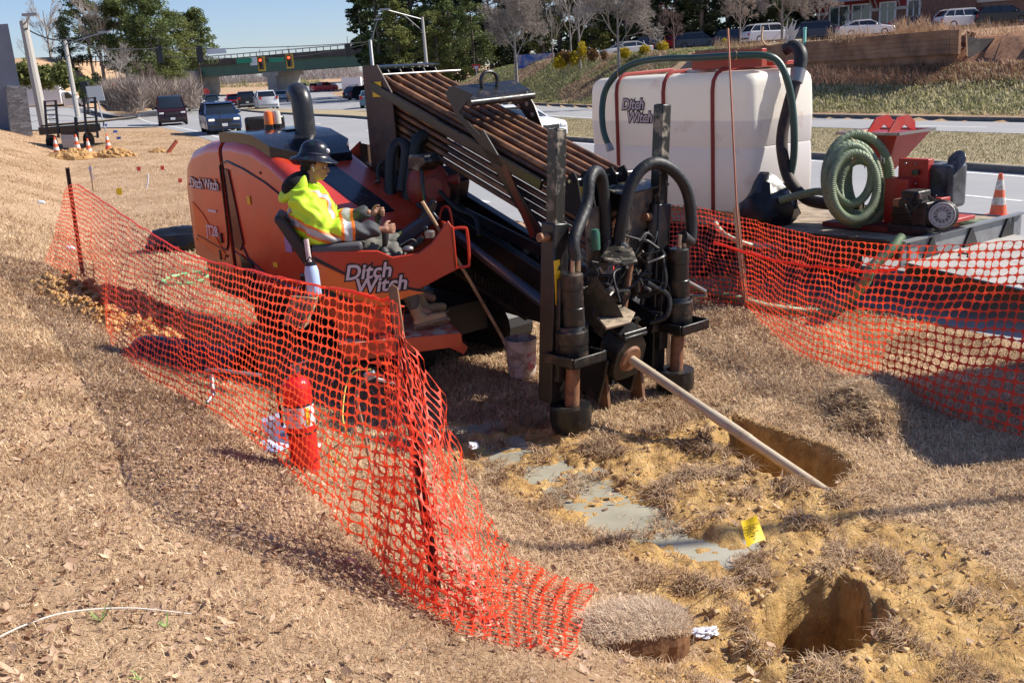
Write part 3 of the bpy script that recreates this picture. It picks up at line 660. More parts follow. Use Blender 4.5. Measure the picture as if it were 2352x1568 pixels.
# thicket masses under trees, left and beyond the bridge
def mass(name, label, rects, m, n, size, seed):
    rng = np.random.default_rng(seed); P = []
    for (u0, u1, v0, v1, t0, t1) in rects:
        k = n//len(rects); uu = rng.uniform(u0, u1, k); tt = rng.uniform(t0, t1, k); hh = rng.random(k)
        base = np.array([at(a, v1, t) for a, t in zip(uu, tt)]); top = fbm(uu/14.+seed, uu*0+3., 3)*.6+.55
        P.append(base+np.stack([0*uu, 0*uu, hh*top*(v1-v0)*tt/F_], 1))
    P = np.concatenate(P); N = len(P); d = np.random.default_rng(seed+1).normal(size=(N, 3)); d[:, 2] = np.abs(d[:, 2])*1.8+.6; d /= np.linalg.norm(d, axis=1)[:, None]
    e = np.cross(d, rng.normal(size=(N, 3))); e /= np.linalg.norm(e, axis=1)[:, None]; s_ = size*(.5+rng.random((N, 1)))
    vv = np.stack([P-e*s_*.022, P+e*s_*.022, P+d*s_], 1).reshape(-1, 3); o = npmesh(name, vv, np.arange(N*3).reshape(N, 3), m, None, attrs=dict(v=np.repeat(rng.random(N), 3)))
    return tag(o, label, 'thicket', kind='stuff')
BRSH = leafmat('brush_stems', (.17, .12, .10), (.42, .35, .30), .1); BRG = leafmat('far_wood', (.20, .18, .18), (.36, .32, .31), .1)
mass('roadside_brush', 'tangled bare brush along the side street', [(245, 330, 200, 256, 92, 108), (320, 460, 195, 250, 105, 135)], BRSH, 34000, 1.2, 41)
mass('far_wood', 'grey leafless wood seen beneath and beyond the bridge', [(380, 900, 165, 226, 400, 480), (620, 830, 138, 226, 470, 520), (300, 900, 175, 228, 400, 430)], BRG, 60000, 2.6, 42)
mass('far_wood', 'green scrub below the far wood', [(460, 625, 196, 226, 300, 330), (660, 740, 190, 226, 300, 330), (1180, 1180, 200, 226, 300, 300)], PINEY, 6000, 2.2, 43)
# right stand
for i, (u_, v_, t_, h_, w_, m_, low, l_) in enumerate([
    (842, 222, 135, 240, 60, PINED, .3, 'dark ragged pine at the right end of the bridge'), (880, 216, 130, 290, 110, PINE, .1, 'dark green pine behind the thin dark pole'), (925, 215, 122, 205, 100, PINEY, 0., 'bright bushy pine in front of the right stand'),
    (960, 205, 128, 320, 120, PINE, .2, 'tall pine behind the tall street light'), (1010, 200, 118, 170, 100, PINEY, .0, 'olive bushy pine right of the tall street light'), (1040, 195, 125, 260, 120, PINE, .05, 'full pine between the street light and yield sign'),
    (1090, 180, 118, 190, 120, PINE, .0, 'low full pine above the yield sign'), (1130, 175, 130, 300, 110, PINED, .2, 'dark pine left of the spreading bare tree'), (1250, 150, 110, 240, 110, PINEY, .15, 'yellow green pine behind the gold shrubs'),
    (1330, 145, 112, 260, 100, PINE, .1, 'green pine behind the white trunked trees'), (1400, 140, 110, 230, 120, PINEY, .1, 'olive pine behind the silver parked car')]):
    pine(l_, u_, v_, t_, h_, w_, m_, 50+i, 5200, low=low)
for i in range(9):
    pine(['first', 'second', 'third', 'fourth', 'fifth', 'sixth', 'seventh', 'eighth', 'ninth'][i]+' tall dark evergreen from the left behind the car park', 1440+i*58, 115-i*4, 105+8*(i % 3), 330, 120, PINED, 70+i, 5200, low=.0)
for i, (u_, t_) in enumerate([(1065, 150), (1165, 155), (1215, 140), (1290, 135), (1365, 132), (1445, 135), (1530, 128), (1620, 132), (1710, 128), (1800, 125), (905, 160), (985, 150), (1880, 120)]):
    pine(['backmost', 'tall', 'blackish', 'dense', 'dark'][i % 5]+' evergreen in the wood behind the bank, '+['one', 'two', 'three', 'four', 'five', 'six', 'seven', 'eight', 'nine', 'ten', 'eleven', 'twelve', 'thirteen'][i]+' along from the street light', u_, 175-(u_-905)*.06, t_, 400, 170, PINED, 120+i, 4200, low=0., grp='wood behind the bank')
bare('large spreading bare tree on the tan bank', 1187, 186, 75, 250, 81, 6, .66, nsp=4, width=1.15, r0=.014)
bare('bare tree with a thin trunk beside the silver parked car', 1422, 165, 60, 260, 82, 6, .64, nsp=4, r0=.012)
bare('tall white trunked bare tree by the gold shrubs', 1332, 142, 70, 230, 83, 5, .5, r0=.011)
bare('slim white trunked bare tree left of the taller one', 1312, 138, 74, 180, 84, 4, .45, r0=.011)
bare('thin pale bare tree at the end of the billboard', 1270, 140, 78, 140, 85, 4, .4, r0=.010)
bare('low red barked bare tree beside the third gold shrub', 1548, 118, 66, 120, 86, 5, .7, TWIGR)
bare('dark bare tree between the white van and the building', 1955-0, 92, 56, 200, 87, 6, .7, r0=.012) if False else bare('wide bare tree standing in front of the dark wood above the tank', 1796, 100, 60, 230, 87, 6, .72, nsp=4, r0=.012); bare('bare tree left of the wide bare tree above the tank', 1700, 104, 80, 150, 88, 6, .7, r0=.012); bare('far right bare tree beside the red building', 1880, 92, 95, 170, 89, 6, .7, r0=.012)
for i, (u_, v_, w_, h_, m_, l_) in enumerate([(1286, 158, 34, 30, YELF, 'lowest gold shrub at the left end of the row'), (1318, 152, 28, 34, YELF, 'gold shrub beside the white trunked tree'), (1300, 148, 34, 30, BRWF, 'russet shrub between two gold shrubs'), (1338, 140, 22, 44, YELF, 'upright gold shrub at the white trunk') , (1362, 142, 26, 30, BRWF, 'pale dried shrub left of the silver car'), (1434, 134, 28, 24, YELF, 'gold shrub in front of the silver parked car'), (1481, 128, 28, 24, YELF, 'gold shrub behind the silver parked car'), (1522, 124, 26, 30, YELF, 'gold shrub beside the red barked tree'), (1664, 106, 14, 18, YELF, 'small gold shrub right of the blue parked car'), (1388, 140, 16, 24, BRWF, 'small russet shrub touching the silver car')]):
    shrub(l_, u_, v_, 68, w_, h_, m_, 90+i, 900, grp='shrubs along the car park edge')
# dried weeds on the right bank
mass('dry_weeds', 'tall dry weeds along the top of the timber wall', [(1640, 1900, 100, 114, 55, 58), (1900, 2170, 72, 100, 48, 52), (2170, 2400, 60, 88, 44.5, 48), (2050, 2180, 48, 90, 48, 50)], leafmat('dry_weeds', (.32, .19, .10), (.62, .42, .26), .3), 5200, .4, 44)
mass('dry_weeds', 'russet weeds on the bank below the timber wall', [(1835, 2352, 155, 182, 44, 46), (1835, 2400, 168, 196, 42.5, 44), (2200, 2400, 130, 190, 44, 45)], leafmat('russet_weeds', (.14, .07, .045), (.34, .19, .12), .2), 6000, .3, 45)
# ================================================================ car park building, wall, silt fence
BRK = mat('red_siding', (.24, .025, .03), .7, col2=(.28, .03, .035), scale=.5); BRICK = mat('brown_brick', (.16, .085, .06), .85, col2=(.22, .12, .09), scale=4)
TRIM = mat('pale_trim', (.48, .46, .42), .7); GLASS = mat('window_glass', (.05, .07, .08), .06, spec=.8); WF = mat('window_frame_white', (.75, .75, .74), .5); ROOFM = mat('awning_roof', (.35, .38, .42), .6)
A = at(1875, 76, 112); D = at(2420, 40, 98); bdv = D-A; bdv[2] = 0; Lb = np.linalg.norm(bdv); bdv /= Lb; bn = V(bdv[1], -bdv[0], 0); zb = 5.3
o = thing('red_building', 'low red sided building with brick base behind the car park', 'building', (A[0], A[1], zb))
bp_ = lambda s_, y, z_: A*V(1, 1, 0)+bdv*s_+bn*y+V(0, 0, zb+z_)
def bb(name, s0, s1, y0, y1, z0, z1, m, par=o):
    b = B(); b.box(bp_((s0+s1)/2, (y0+y1)/2, (z0+z1)/2), (s1-s0, abs(y1-y0), z1-z0), (bdv, bn, (0, 0, 1))); return b.build(name, m, par, smooth=0)
bb('brick_base', 0, Lb, -8, 0, -3.5, 1.5, BRICK); bb('wall', 0, Lb, -8, -.02, 1.52, 9, BRK); bb('band', -.05, Lb, -.1, .12, 1.45, 1.75, TRIM)
bb('end_bay', Lb*.48, Lb*.70, -.1, .5, -3.5, 3.6, BRICK); bb('band', Lb*.46, Lb*.72, -.1, .6, 3.6, 4.1, TRIM); bb('band', Lb*.72, Lb*1.2, -.1, .3, 2.6, 3., TRIM)
for (s0, s1) in ((.06, .155), (.165, .255), (.29, .365), (.41, .47)):
    wd = bb('window', s0*Lb, s1*Lb, 0, .1, -.1, 2.35, WF); 
    bb('pane', (s0+.008)*Lb, ((s0+s1)/2-.003)*Lb, .06, .13, .1, 2.2, GLASS, wd); bb('pane', ((s0+s1)/2+.003)*Lb, (s1-.008)*Lb, .06, .13, .1, 2.2, GLASS, wd)
for (s0, s1) in ((.04, .27), (.275, .385)):
    b = B(); b.prism([bp_(s0*Lb, .05, 3.3), bp_(s0*Lb, 1.6, 2.75), bp_(s0*Lb, 1.6, 2.65), bp_(s0*Lb, .05, 3.05)], bdv*(s1-s0)*Lb); b.build('awning', ROOFM, o, smooth=0)
for s0 in (.045, .26, .28, .38, .44, .475): b = B(); b.beam(bp_(s0*Lb, .05, 1.8), bp_(s0*Lb, 1.2, 2.7), .12, .12); b.build('bracket', TRIM, o, smooth=0)
TIMB = mat('stained_timber', (.26, .13, .07), .85, col2=(.36, .20, .12), scale=1.5, dirt=(.07, .05, .04), damt=.5, dscale=1)
WL = [at(1600, 132, 62), at(1835, 116, 52.6), at(2185, 90, 44.2), at(2205, 90, 43.9)]
o = thing('timber_retaining_wall', 'long brown timber retaining wall below the parked cars', 'wall', tuple(WL[1]))
for k in range(5):
    b = B()
    for i in range(3): b.beam(WL[i]+V(0, 0, .3-k*.21), WL[i+1]+V(0, 0, .3-k*.21), .22, .2)
    b.build('timber', TIMB, o, smooth=0)
b = B(); P = WL[1]
for i in range(3): b.prism([WL[i]+V(0, .3, .2), WL[i+1]+V(0, .3, .2), WL[i+1]+V(0, .3, -1.6), WL[i]+V(0, .3, -1.6)], (0, .3, 0))
b.build('backing', TIMB, o, smooth=0)
o = thing('broken_timbers', 'pile of broken timber ends where the wall stops', 'debris', tuple(at(2200, 100, 45.5)))
for i in range(7):
    p = at(2185+i*7, 92+(i*13) % 26, 45.4); d = V(random.uniform(-1, 1), random.uniform(-.6, .2), random.uniform(-.4, .5)); d /= np.linalg.norm(d); b = B(); b.beam(p-d*.4, p+d*.4, .2, .14); b.build('timber', TIMB, o, smooth=0)
SILT = mat('silt_fabric', (.035, .028, .025), .8, col2=(.07, .05, .045), scale=2)
o = thing('silt_fence', 'sagging black silt fence at the right end of the timber wall', 'fence', tuple(at(2290, 120, 44)))
top = [(2218, 82), (2250, 90), (2285, 88), (2316, 80), (2352, 86), (2400, 92), (2460, 84)]
secs = [[at(u_, v_, 44.5), at(u_+2, v_+48, 44.3)] for u_, v_ in top]
b = B()
for i in range(len(secs)-1): b.prism([secs[i][0], secs[i+1][0], secs[i+1][1], secs[i][1]], (0, .03, 0))
b.build('fabric', SILT, o, smooth=0)
for i in (0, 3, 6): B().beam(secs[i][0]+V(0, -.05, .1), secs[i][1]+V(0, -.05, 0), .05, .05, up=(1, 0, 0)).build('post', WOOD, o)
o = thing('marker_pipe', 'thin mint green pipe standing at the top of the timber wall', 'pipe', tuple(at(1848, 100, 52))); B().tube([at(1848, 102, 52), at(1848.5, 67, 52)], .08, 10).build('pipe_shaft', mat('mint_pvc', (.25, .6, .5), .5), o); B().cyl(at(1848.5, 67, 52), at(1848.5, 64, 52), .1).build('cap', mat('mint_pvc2', (.3, .65, .55), .5), o)
o = panel('billboard', 'blue and red banner sign half hidden by the spreading tree', 1232, 140, 82, 3.1, 1.1, mat('banner', (.05, .12, .4), .6, col2=(.45, .4, .42), scale=1.4, amt=.3, dirt=(.5, .05, .05), damt=.9, dscale=.9, thr=(.55, .6)), post=(1250, 160))
# ================================================================ vehicles
TYRE = mat('tyre', (.015, .015, .016), .8); RIM = mat('alloy_rim', (.35, .35, .36), .3, metal=.8); CGL = mat('car_glass', (.015, .02, .025), .05, spec=.8)
TRIMB = mat('car_black_trim', (.02, .02, .02), .5); HL = mat('headlight_lens', (.75, .75, .75), .08, spec=.8); TL = mat('tail_lens', (.45, .01, .01), .2); PLT = mat('number_plate', (.7, .7, .68), .5)
def paint(n, c, r=.22): return mat(n, c, r, coat=.15, metal=.0, spec=.4)
KINDS_ = dict(
  suv=dict(L=4.8, W=1.86, lower=[(0, .42), (.02, .82), (.12, .95), (1.15, 1.06), (4.6, 1.12), (4.75, .9), (4.8, .45)], green=[(1.05, 1.05), (1.75, 1.6), (2.2, 1.68), (4.1, 1.66), (4.62, 1.12)], w=.36, wb=(.95, 3.75)),
  sedan=dict(L=4.8, W=1.84, lower=[(0, .36), (.03, .70), (.15, .80), (1.3, .98), (4.0, 1.04), (4.75, .98), (4.8, .45)], green=[(1.2, .97), (2.05, 1.40), (2.5, 1.46), (3.3, 1.42), (4.15, 1.04)], w=.33, wb=(.95, 3.75)),
  pickup=dict(L=5.7, W=2.0, lower=[(0, .5), (.02, 1.0), (.12, 1.15), (1.4, 1.25), (3.7, 1.3), (3.72, 1.32), (5.65, 1.3), (5.7, .6)], green=[(1.4, 1.24), (2.05, 1.85), (2.4, 1.93), (3.5, 1.9), (3.7, 1.3)], w=.41, wb=(1.0, 4.5)),
  van=dict(L=5.4, W=2.0, lower=[(0, .45), (.02, .95), (.1, 1.08), (.85, 1.2), (5.3, 1.25), (5.38, 1.0), (5.4, .5)], green=[(.8, 1.2), (1.5, 1.95), (1.9, 2.08), (5.2, 2.06), (5.36, 1.2)], w=.37, wb=(.85, 4.3)))
PROTO = {}
def car(kind, body, label, cat, P, yaw, name='car', grp='vehicles on the road', lights=False, sc_=1.):
    """P ground point, yaw: heading the nose points to"""
    K = KINDS_[kind]; L, W = K['L']*sc_, K['W']*sc_; o = thing(name, label, cat, (0, 0, 0), grp)
    tl = lambda x, y, z: (L/2-x*sc_, y, z*sc_)
    lo = [(x, z) for x, z in K['lower']]; zb = .26
    secs = []
    b = B()
    for y, ins in ((-W/2, .05), (-W/2+.06, 0), (W/2-.06, 0), (W/2, .05)):
        poly = [tl(min(max(x, 0.02+ins), L/sc_-.02-ins), y, z-(ins if z > .6 else 0)) for x, z in [(lo[0][0], zb)]+lo+[(lo[-1][0], zb)]]; secs.append(poly)
    b.loft(secs); b.build('body', body, o, bevel=.03)
    g = K['green']; b = B(); secs = []
    for f in (-1, -.94, .94, 1): secs.append([tl(x, f*(W/2-.06-(.16 if z > (g[0][1]+.2) else .0))-(0), z-(.03 if abs(f) == 1 and z > g[0][1]+.2 else 0)) for x, z in g])
    b.loft(secs); gh = b.build('greenhouse', CGL, o, bevel=.02)
    # roof and pillars
    b = B(); zt = max(z for _, z in g); xr = [x for x, z in g if z > zt-.12]; b.loft([[tl(x, y, z+.012) for x, z in ((xr[0]-.12, zt-.07), (xr[0]+.1, zt), (xr[-1]-.1, zt-.01), (xr[-1]+.12, zt-.08), (xr[-1], zt-.14), (xr[0], zt-.14))] for y in (-W/2+.2, W/2-.2)]); b.build('roof', body, o, bevel=.02)
    for sg in (-1, 1):
        y0 = sg*(W/2-.05); y1 = sg*(W/2-.2)
        for (xa, za), (xb, zb_) in ((g[0], g[1]), (g[-1], g[-2]), ((g[1][0]+1., g[0][1]), (g[1][0]+1.1, zt)), ((g[1][0]+1.95, g[0][1]), (g[1][0]+1.8, zt))):
            if xa < g[-1][0]+.1: B().beam(tl(xa, y0, za), tl(xb, y1, min(zb_, zt)), .07, .05, up=(1, 0, 0)).build('pillar', body, o)
    for wx in K['wb']:
        for sg in (-1, 1):
            c_ = V(*tl(wx, sg*(W/2-.1), K['w'])); r_ = K['w']*sc_; c_[2] = r_
            wh = B().lathe(c_, [(r_*.72, -.1), (r_*.97, -.1), (r_, -.06), (r_, .07), (r_*.95, .105), (r_*.66, .105), (r_*.62, .06)], 20, ((1, 0, 0), (0, 0, 1), (0, sg, 0))).build('wheel', TYRE, o)
            B().lathe(c_, [(.02, .07), (r_*.2, .085), (r_*.3, .05), (r_*.62, .07), (r_*.64, .05)], 16, ((1, 0, 0), (0, 0, 1), (0, sg, 0))).build('rim', RIM, wh)
    zf = lo[1][1]
    for sg in (-1, 1):
        b = B(); b.box(tl(.06, sg*(W/2-.26), zf*.93), (.14, .32, .12)); b.build('headlight', HL if not lights else mat('headlight_lit', (.8, .8, .8), .1, emit=(1, .8, .5), es=.5), o, bevel=.03)
        b = B(); b.box(tl(L/sc_-.05, sg*(W/2-.16), lo[-2][1]*.92), (.1, .24, .26)); b.build('tail_light', TL, o, bevel=.02)
        b = B(); b.ell(tl(g[0][0]+.45, sg*(W/2+.08), g[0][1]+.05), (.09, .13, .09), 8, 6); b.build('mirror', TRIMB if kind in ('van',) else body, o)
    b = B(); b.box(tl(.02, 0, zf*.86), (.06, W*.46, .2)); b.build('grille', TRIMB if kind != 'sedan' else TRIMB, o, bevel=.02)
    for q_ in ((.03, .42), (L/sc_-.03, .5)): b = B(); b.box(tl(q_[0], 0, q_[1]), (.12, W*.88, .16)); b.build('bumper', TRIMB if kind in ('van', 'suv') else (RIM if kind == 'pickup' else body), o, bevel=.03)
    for q_ in ((-.035, .48), (L/sc_+.035, .75)): b = B(); b.box(tl(q_[0], 0, q_[1]), (.02, .32, .16)); b.build('number_plate', PLT, o)
    b = B(); b.bx(-L/2+.2, L/2-.2, -W/2+.12, W/2-.12, .2, .3); b.build('underbody', TRIMB, o)
    if kind == 'suv':
        for sg in (-1, 1): B().tube([tl(2.0, sg*(W/2-.3), 1.72), tl(4.0, sg*(W/2-.3), 1.71)], .025, 6).build('roof_rail', TRIMB, o)
    if kind == 'pickup':
        b = B(); b.bx(-L/2+.12, -L/2+1.85, -W/2+.2, W/2-.2, 1.305, 1.325); b.build('bed_opening', TRIMB, o)
    o.location = (P[0], P[1], P[2]); o.rotation_euler = (0, 0, yaw)
    ORG[o.name] = V(*P); return o
def rd(u, v, t, dz=0):
    p = at(u, v, t); c_, s_ = cs2(p[0], p[1]); p[2] = float(zroad(s_)); return p
RD = math.atan2(CR[1], CR[0])             # heading away along the road
NAVY = paint('navy_car_paint', (.025, .05, .12)); MAR = paint('maroon_car_paint', (.035, .010, .014)); WHT = paint('white_car_paint', (.72, .73, .75)); DKP = paint('dark_car_paint', (.02, .024, .03)); SIL = paint('silver_car_paint', (.42, .44, .46)); REDC = paint('red_car_paint', (.5, .02, .03)); BLG = paint('blue_grey_car_paint', (.12, .2, .25)); DKB = paint('dark_blue_car_paint', (.02, .04, .08))
car('suv', NAVY, 'blue wagon with one headlight on, nearest oncoming car', 'car', rd(506, 290, 57), RD+math.pi-.06, lights=True)
car('van', MAR, 'dark maroon van oncoming behind the blue wagon', 'van', rd(395, 269, 74), RD+math.pi-.10, 'van')
car('suv', WHT, 'white utility vehicle oncoming behind the maroon van', 'car', rd(450, 243, 120), RD+math.pi-.15)
car('suv', DKB, 'dark utility vehicle coming behind the blue wagon roof', 'car', rd(487, 240, 138), RD+math.pi-.2)
car('suv', DKB, 'dark car half hidden between two oncoming vehicles', 'car', rd(470, 238, 150), RD+math.pi-.2)
car('suv', REDC, 'red car behind the blue wagon beside dark pickup', 'car', rd(539, 246, 128), RD+math.pi-.2, lights=True)
car('pickup', DKP, 'dark pickup seen from behind left of the white pickup', 'pickup truck', rd(568, 250, 115), RD-.15, 'pickup_truck')
car('pickup', WHT, 'white pickup driving away beyond the tan median', 'pickup truck', rd(613, 251, 105), RD-.1, 'pickup_truck')
car('sedan', SIL, 'silver car squeezed behind the white pickup', 'car', rd(591, 248, 118), RD-.1)
car('suv', SIL, 'grey utility vehicle under the bridge right of centre pier', 'car', rd(648, 235, 150), RD-.2)
car('suv', DKP, 'dark vehicle far away in the heat haze', 'car', rd(698, 226, 230), RD-.3)
car('suv', WHT, 'white vehicle far away left of the red pickup', 'car', rd(724, 223, 220), RD-.3)
car('pickup', REDC, 'distant red pickup in the far traffic', 'pickup truck', rd(745, 222, 210), RD-1.3, 'pickup_truck')
car('suv', REDC, 'distant red car right of the red pickup', 'car', rd(762, 221, 215), RD-.6)
car('sedan', SIL, 'distant pale car beside the white delivery box', 'car', rd(822, 222, 200), RD-.6)
car('suv', DKP, 'black utility vehicle waiting right of the far traffic', 'car', rd(832, 236, 130), RD-1.2)
car('sedan', BLG, 'blue grey sedan driving away beside the pipe rack', 'car', rd(855, 253, 88), RD-.35)
car('suv', WHT, 'pale car roof just above the blue grey sedan', 'car', rd(876, 236, 118), RD-.6)
car('sedan', WHT, 'white sedan passing behind the pipe rack bracket', 'car', gz(1178, 326, 0.), RD+math.pi+.25)
def P(u, v, t):
    p = at(u, v, t); p[2] = float(G(p[0], p[1])) if abs(float(G(p[0], p[1]))-p[2]) < .0 else max(p[2], float(G(p[0], p[1]))); return p
car('sedan', SIL, 'silver sedan parked behind two gold shrubs', 'car', P(1438, 134, 92), math.pi+.3, grp='cars in the hillside car park')
car('suv', DKP, 'dark wagon parked behind the silver sedan', 'car', P(1475, 124, 104), math.pi+.3, grp='cars in the hillside car park')
car('suv', DKB, 'dark blue utility vehicle parked right of the red barked tree', 'car', P(1606, 112, 105), -.45, grp='cars in the hillside car park')
car('sedan', REDC, 'red car tail peeking behind the dark blue vehicle', 'car', P(1560, 112, 112), -.3, grp='cars in the hillside car park')
car('suv', DKB, 'dark vehicle parked behind the tall copper rod', 'car', P(1690, 106, 104), -.1, grp='cars in the hillside car park')
car('suv', WHT, 'white van top parked left of the dark minivan', 'car', P(1765, 100, 98), .25, grp='cars in the hillside car park', sc_=1.1)
car('suv', DKB, 'dark minivan parked left of the white sedan', 'car', P(1885, 92, 92), -.35, grp='cars in the hillside car park')
car('sedan', WHT, 'white sedan parked nose right above the timber wall', 'car', P(1986, 90, 88), -.12, grp='cars in the hillside car park')
car('sedan', DKB, 'blue car hidden by dry weeds right of the white sedan', 'car', P(2100, 80, 88), -.1, grp='cars in the hillside car park')
car('suv', WHT, 'white utility vehicle parked tail left near the brick bay', 'car', P(2210, 66, 93), .1, grp='cars in the hillside car park', sc_=1.05)
car('suv', DKP, 'dark utility vehicle parked right of the white one', 'car', P(2298, 56, 92), -.1, grp='cars in the hillside car park')
car('sedan', WHT, 'white car behind the dark vehicle at the right edge', 'car', P(2345, 44, 104), -.1, grp='cars in the hillside car park')
# box truck on the side street
p = at(112, 258, 122); o = thing('box_truck', 'white box truck crossing on the side street', 'truck', (p[0], p[1], p[2])); ax = V(.985, .17, 0); ay = V(-.17, .985, 0)
TB = lambda x, y, z: p+ax*x+ay*y+V(0, 0, z)
BOXW = mat('truck_box_white', (.82, .83, .88), .5); A3 = (ax, ay, V(0, 0, 1))
b = B(); b.box(TB(-1.2, 0, 2.1), (6.4, 2.4, 2.5), A3); b.build('cargo_box', BOXW, o, bevel=.1)
b = B(); b.prism([TB(x, -1, z) for x, z in ((2.1, .6), (2.1, 2.3), (2.9, 2.3), (3.6, 1.55), (4.7, 1.35), (4.8, .6))], ay*2); b.build('cab', WHT, o, bevel=.06)
b = B(); b.prism([TB(x, -1.02, z) for x, z in ((2.4, 1.5), (2.4, 2.15), (2.85, 2.15), (3.4, 1.5))], ay*2.04); b.build('window', CGL, o)
b = B(); b.box(TB(.4, 0, 3.5), (1.4, 1.6, .35), A3); b.build('cooling_unit', BOXW, o, bevel=.05)
b = B(); b.box(TB(-.8, 0, .75), (7, 1, .25), A3); b.build('chassis', TRIMB, o)
for x in (-3.2, 3.7):
    for y in (-.95, .95): B().cyl(TB(x, y-.14, .45), TB(x, y+.14, .45), .45, n=18).build('wheel', TYRE, o)
p = at(812, 222, 200); o = thing('delivery_truck', 'small white box truck far off right of the red cars', 'truck', tuple(p)); b = B(); b.box(p+V(0, 0, 2.2), (3.8, 3, 3)); b.build('cargo_box', BOXW, o); b = B(); b.box(p+V(0, 0, .7), (3, 3, .6)); b.build('chassis', TRIMB, o)
# ================================================================ drilling rig (its own frame: a back, l left, z up)
O = V(.93, 8.03, 0); AX = V(-.630, .777, 0); AX /= np.linalg.norm(AX); LX = V(-.777, -.63, 0); LX /= np.linalg.norm(LX); ZX = V(0, 0, 1)
M = lambda a, l, z: O+a*AX+l*LX+z*ZX
IN = math.radians(18.8); TX = AX*math.cos(IN)+ZX*math.sin(IN); NX = -AX*math.sin(IN)+ZX*math.cos(IN)   # along / across the thrust frame
MA = (AX, LX, ZX); MT = (TX, LX, NX)
rig = thing('drilling_rig', 'orange red horizontal drilling rig with a rack of rusty pipes', 'drilling rig', tuple(O))
# ---- hood
L0, L1 = .15, 1.15
RF = [(6.02, 1.35), (6.0, 1.78), (5.93, 1.98), (5.75, 2.11), (5.3, 2.20), (4.7, 2.23), (4.2, 2.19), (3.8, 2.07), (3.4, 1.89), (2.95, 1.73), (2.6, 1.60), (2.35, 1.48), (2.22, 1.32), (2.15, 1.0)]
def zroof(a): 
    A_ = [r[0] for r in RF][::-1]; Z_ = [r[1] for r in RF][::-1]; return float(np.interp(a, A_, Z_))
def sect(a, zb, l0=L0, l1=L1, r=.13, dz=0, rr=None):
    z = zroof(a)+dz; r = min(r, max(.02, (z-zb)*.6)); P = [(l1-.0, zb)]
    for k in range(7): t = math.pi/2*k/6; P.append((l1-r+r*math.cos(t), z-r+r*math.sin(t)))
    for k in range(7): t = math.pi/2+math.pi/2*k/6; P.append((l0+r+r*math.cos(t), z-r+r*math.sin(t)))
    P.append((l0, zb)); return [M(a, l, zz) for l, zz in P]
zbot = lambda a: float(np.interp(a, [2.1, 2.7, 3.3, 6.0], [.95, .9, .55, .85]))
b = B(); st = [6.02, 6.0, 5.93, 5.75, 5.3, 4.98]; b.loft([sect(a, zbot(a)) for a in st]); rear = b.build('rear_hood_panel', RED, rig)
b = B(); st = [4.88, 4.7, 4.45, 4.2, 4.0, 3.8, 3.6, 3.4, 3.2, 2.95, 2.75, 2.6, 2.47, 2.35, 2.28, 2.22, 2.15]; b.loft([sect(a, zbot(a)) for a in st]); hood = b.build('engine_hood', RED, rig)
b = B(); b.loft([sect(a, zbot(a)+.02, L0+.02, L1-.02, dz=-.02) for a in (5.0, 4.86)]); b.build('hood_gap', GLOSS, rig)
# door seam lines on the side (recessed black gaskets following the panel edges)
def seam(pts, par, w=.012, m=GLOSS, name='door_seam'):
    P = [M(a, L1+.004, z) for a, z in pts]; return B().tube(P, w, 5).build(name, m, par)
seam([(4.98, 1.95), (5.0, 1.2), (5.03, 1.06), (5.1, .99), (5.3, 1.01), (5.88, 1.10)], rear)
seam([(4.86, 1.98), (4.78, 2.0), (4.4, 1.93), (3.9, 1.80), (3.4, 1.62), (3.2, 1.4), (3.15, 1.1), (3.25, .82), (3.5, .74), (4.1, .80), (4.55, .95), (4.72, 1.15), (4.80, 1.5), (4.86, 1.9)], hood)
seam([(4.88, 1.0), (4.0, .72), (3.2, .66)], hood, .008)
# big crescent relief in the side door: recessed sheet slightly proud
# lower black skirts and vents
b = B(); b.prism([M(a, L1+.006, z) for a, z in ((4.84, 1.92), (4.76, 1.9), (4.62, 1.12), (4.72, 1.02), (4.84, 1.05))], LX*.012); b.build('side_vent', GLOSS, hood)
b = B(); b.prism([M(a, L1+.006, z) for a, z in ((4.75, .98), (4.45, .90), (4.38, .58), (4.68, .66))], LX*.012); b.build('side_vent', GLOSS, hood)
b = B(); b.prism([M(a, L1-.03, z) for a, z in ((5.75, .84), (2.6, .56), (2.6, .3), (5.75, .5))], LX*.02); b.build('lower_skirt', BLKD, rig)
# orange flash and lettering on the rear door
b = B(); b.prism([M(a, L1+.004, z) for a, z in ((5.9, 1.5), (5.62, 1.36), (5.14, .93), (5.20, .86), (5.9, 1.05))], LX*.004); b.build('orange_flash', ORANGE, rear)
AM = -AX
LETD = mat('faded_letter', (.80, .70, .68), .6)
text('Ditch Witch', .17, M(5.46, L1+.012, 1.72), AM, V(0, 0, 1)-AM*.0, INK, 'letter_backing', rear, off=.010, space=.92)  # dark printed backing that outlines the letters
text('Ditch Witch', .17, M(5.46, L1+.016, 1.72), AM, V(0, 0, 1), LETD, 'lettering', rear, off=.002, space=.92)
text('JT28', .17, M(5.42, L1+.014, 1.18), AM, V(0, 0, 1), LETD, 'lettering', rear, off=.004)
for a, z in ((5.2, 1.12), (5.28, .92)): b = B(); b.box(M(a, L1+.01, z), (.05, .02, .12), MA); b.build('latch', BLK, rear, bevel=.01)
b = B(); b.box(M(3.55, L1+.01, 1.22), (.14, .01, .2), MA); b.build('warning_sticker', mat('purple_sticker', (.35, .22, .5), .5), hood)
b = B(); b.box(M(3.25, L1+.02, .82), (.16, .05, .22), MA); b.build('door_latch', BLK, hood, bevel=.02)
for a, z, w_, h_ in ((5.35, 1.42, .22, .03), (3.9, .95, .10, .05), (4.35, 1.60, .07, .09), (3.45, 1.52, .09, .06)):
    b = B(); b.box(M(a, L1+.008, z), (w_, .006, h_), MA); b.build('small_decal', LETD if a > 5 else YEL, rear if a > 5 else hood)
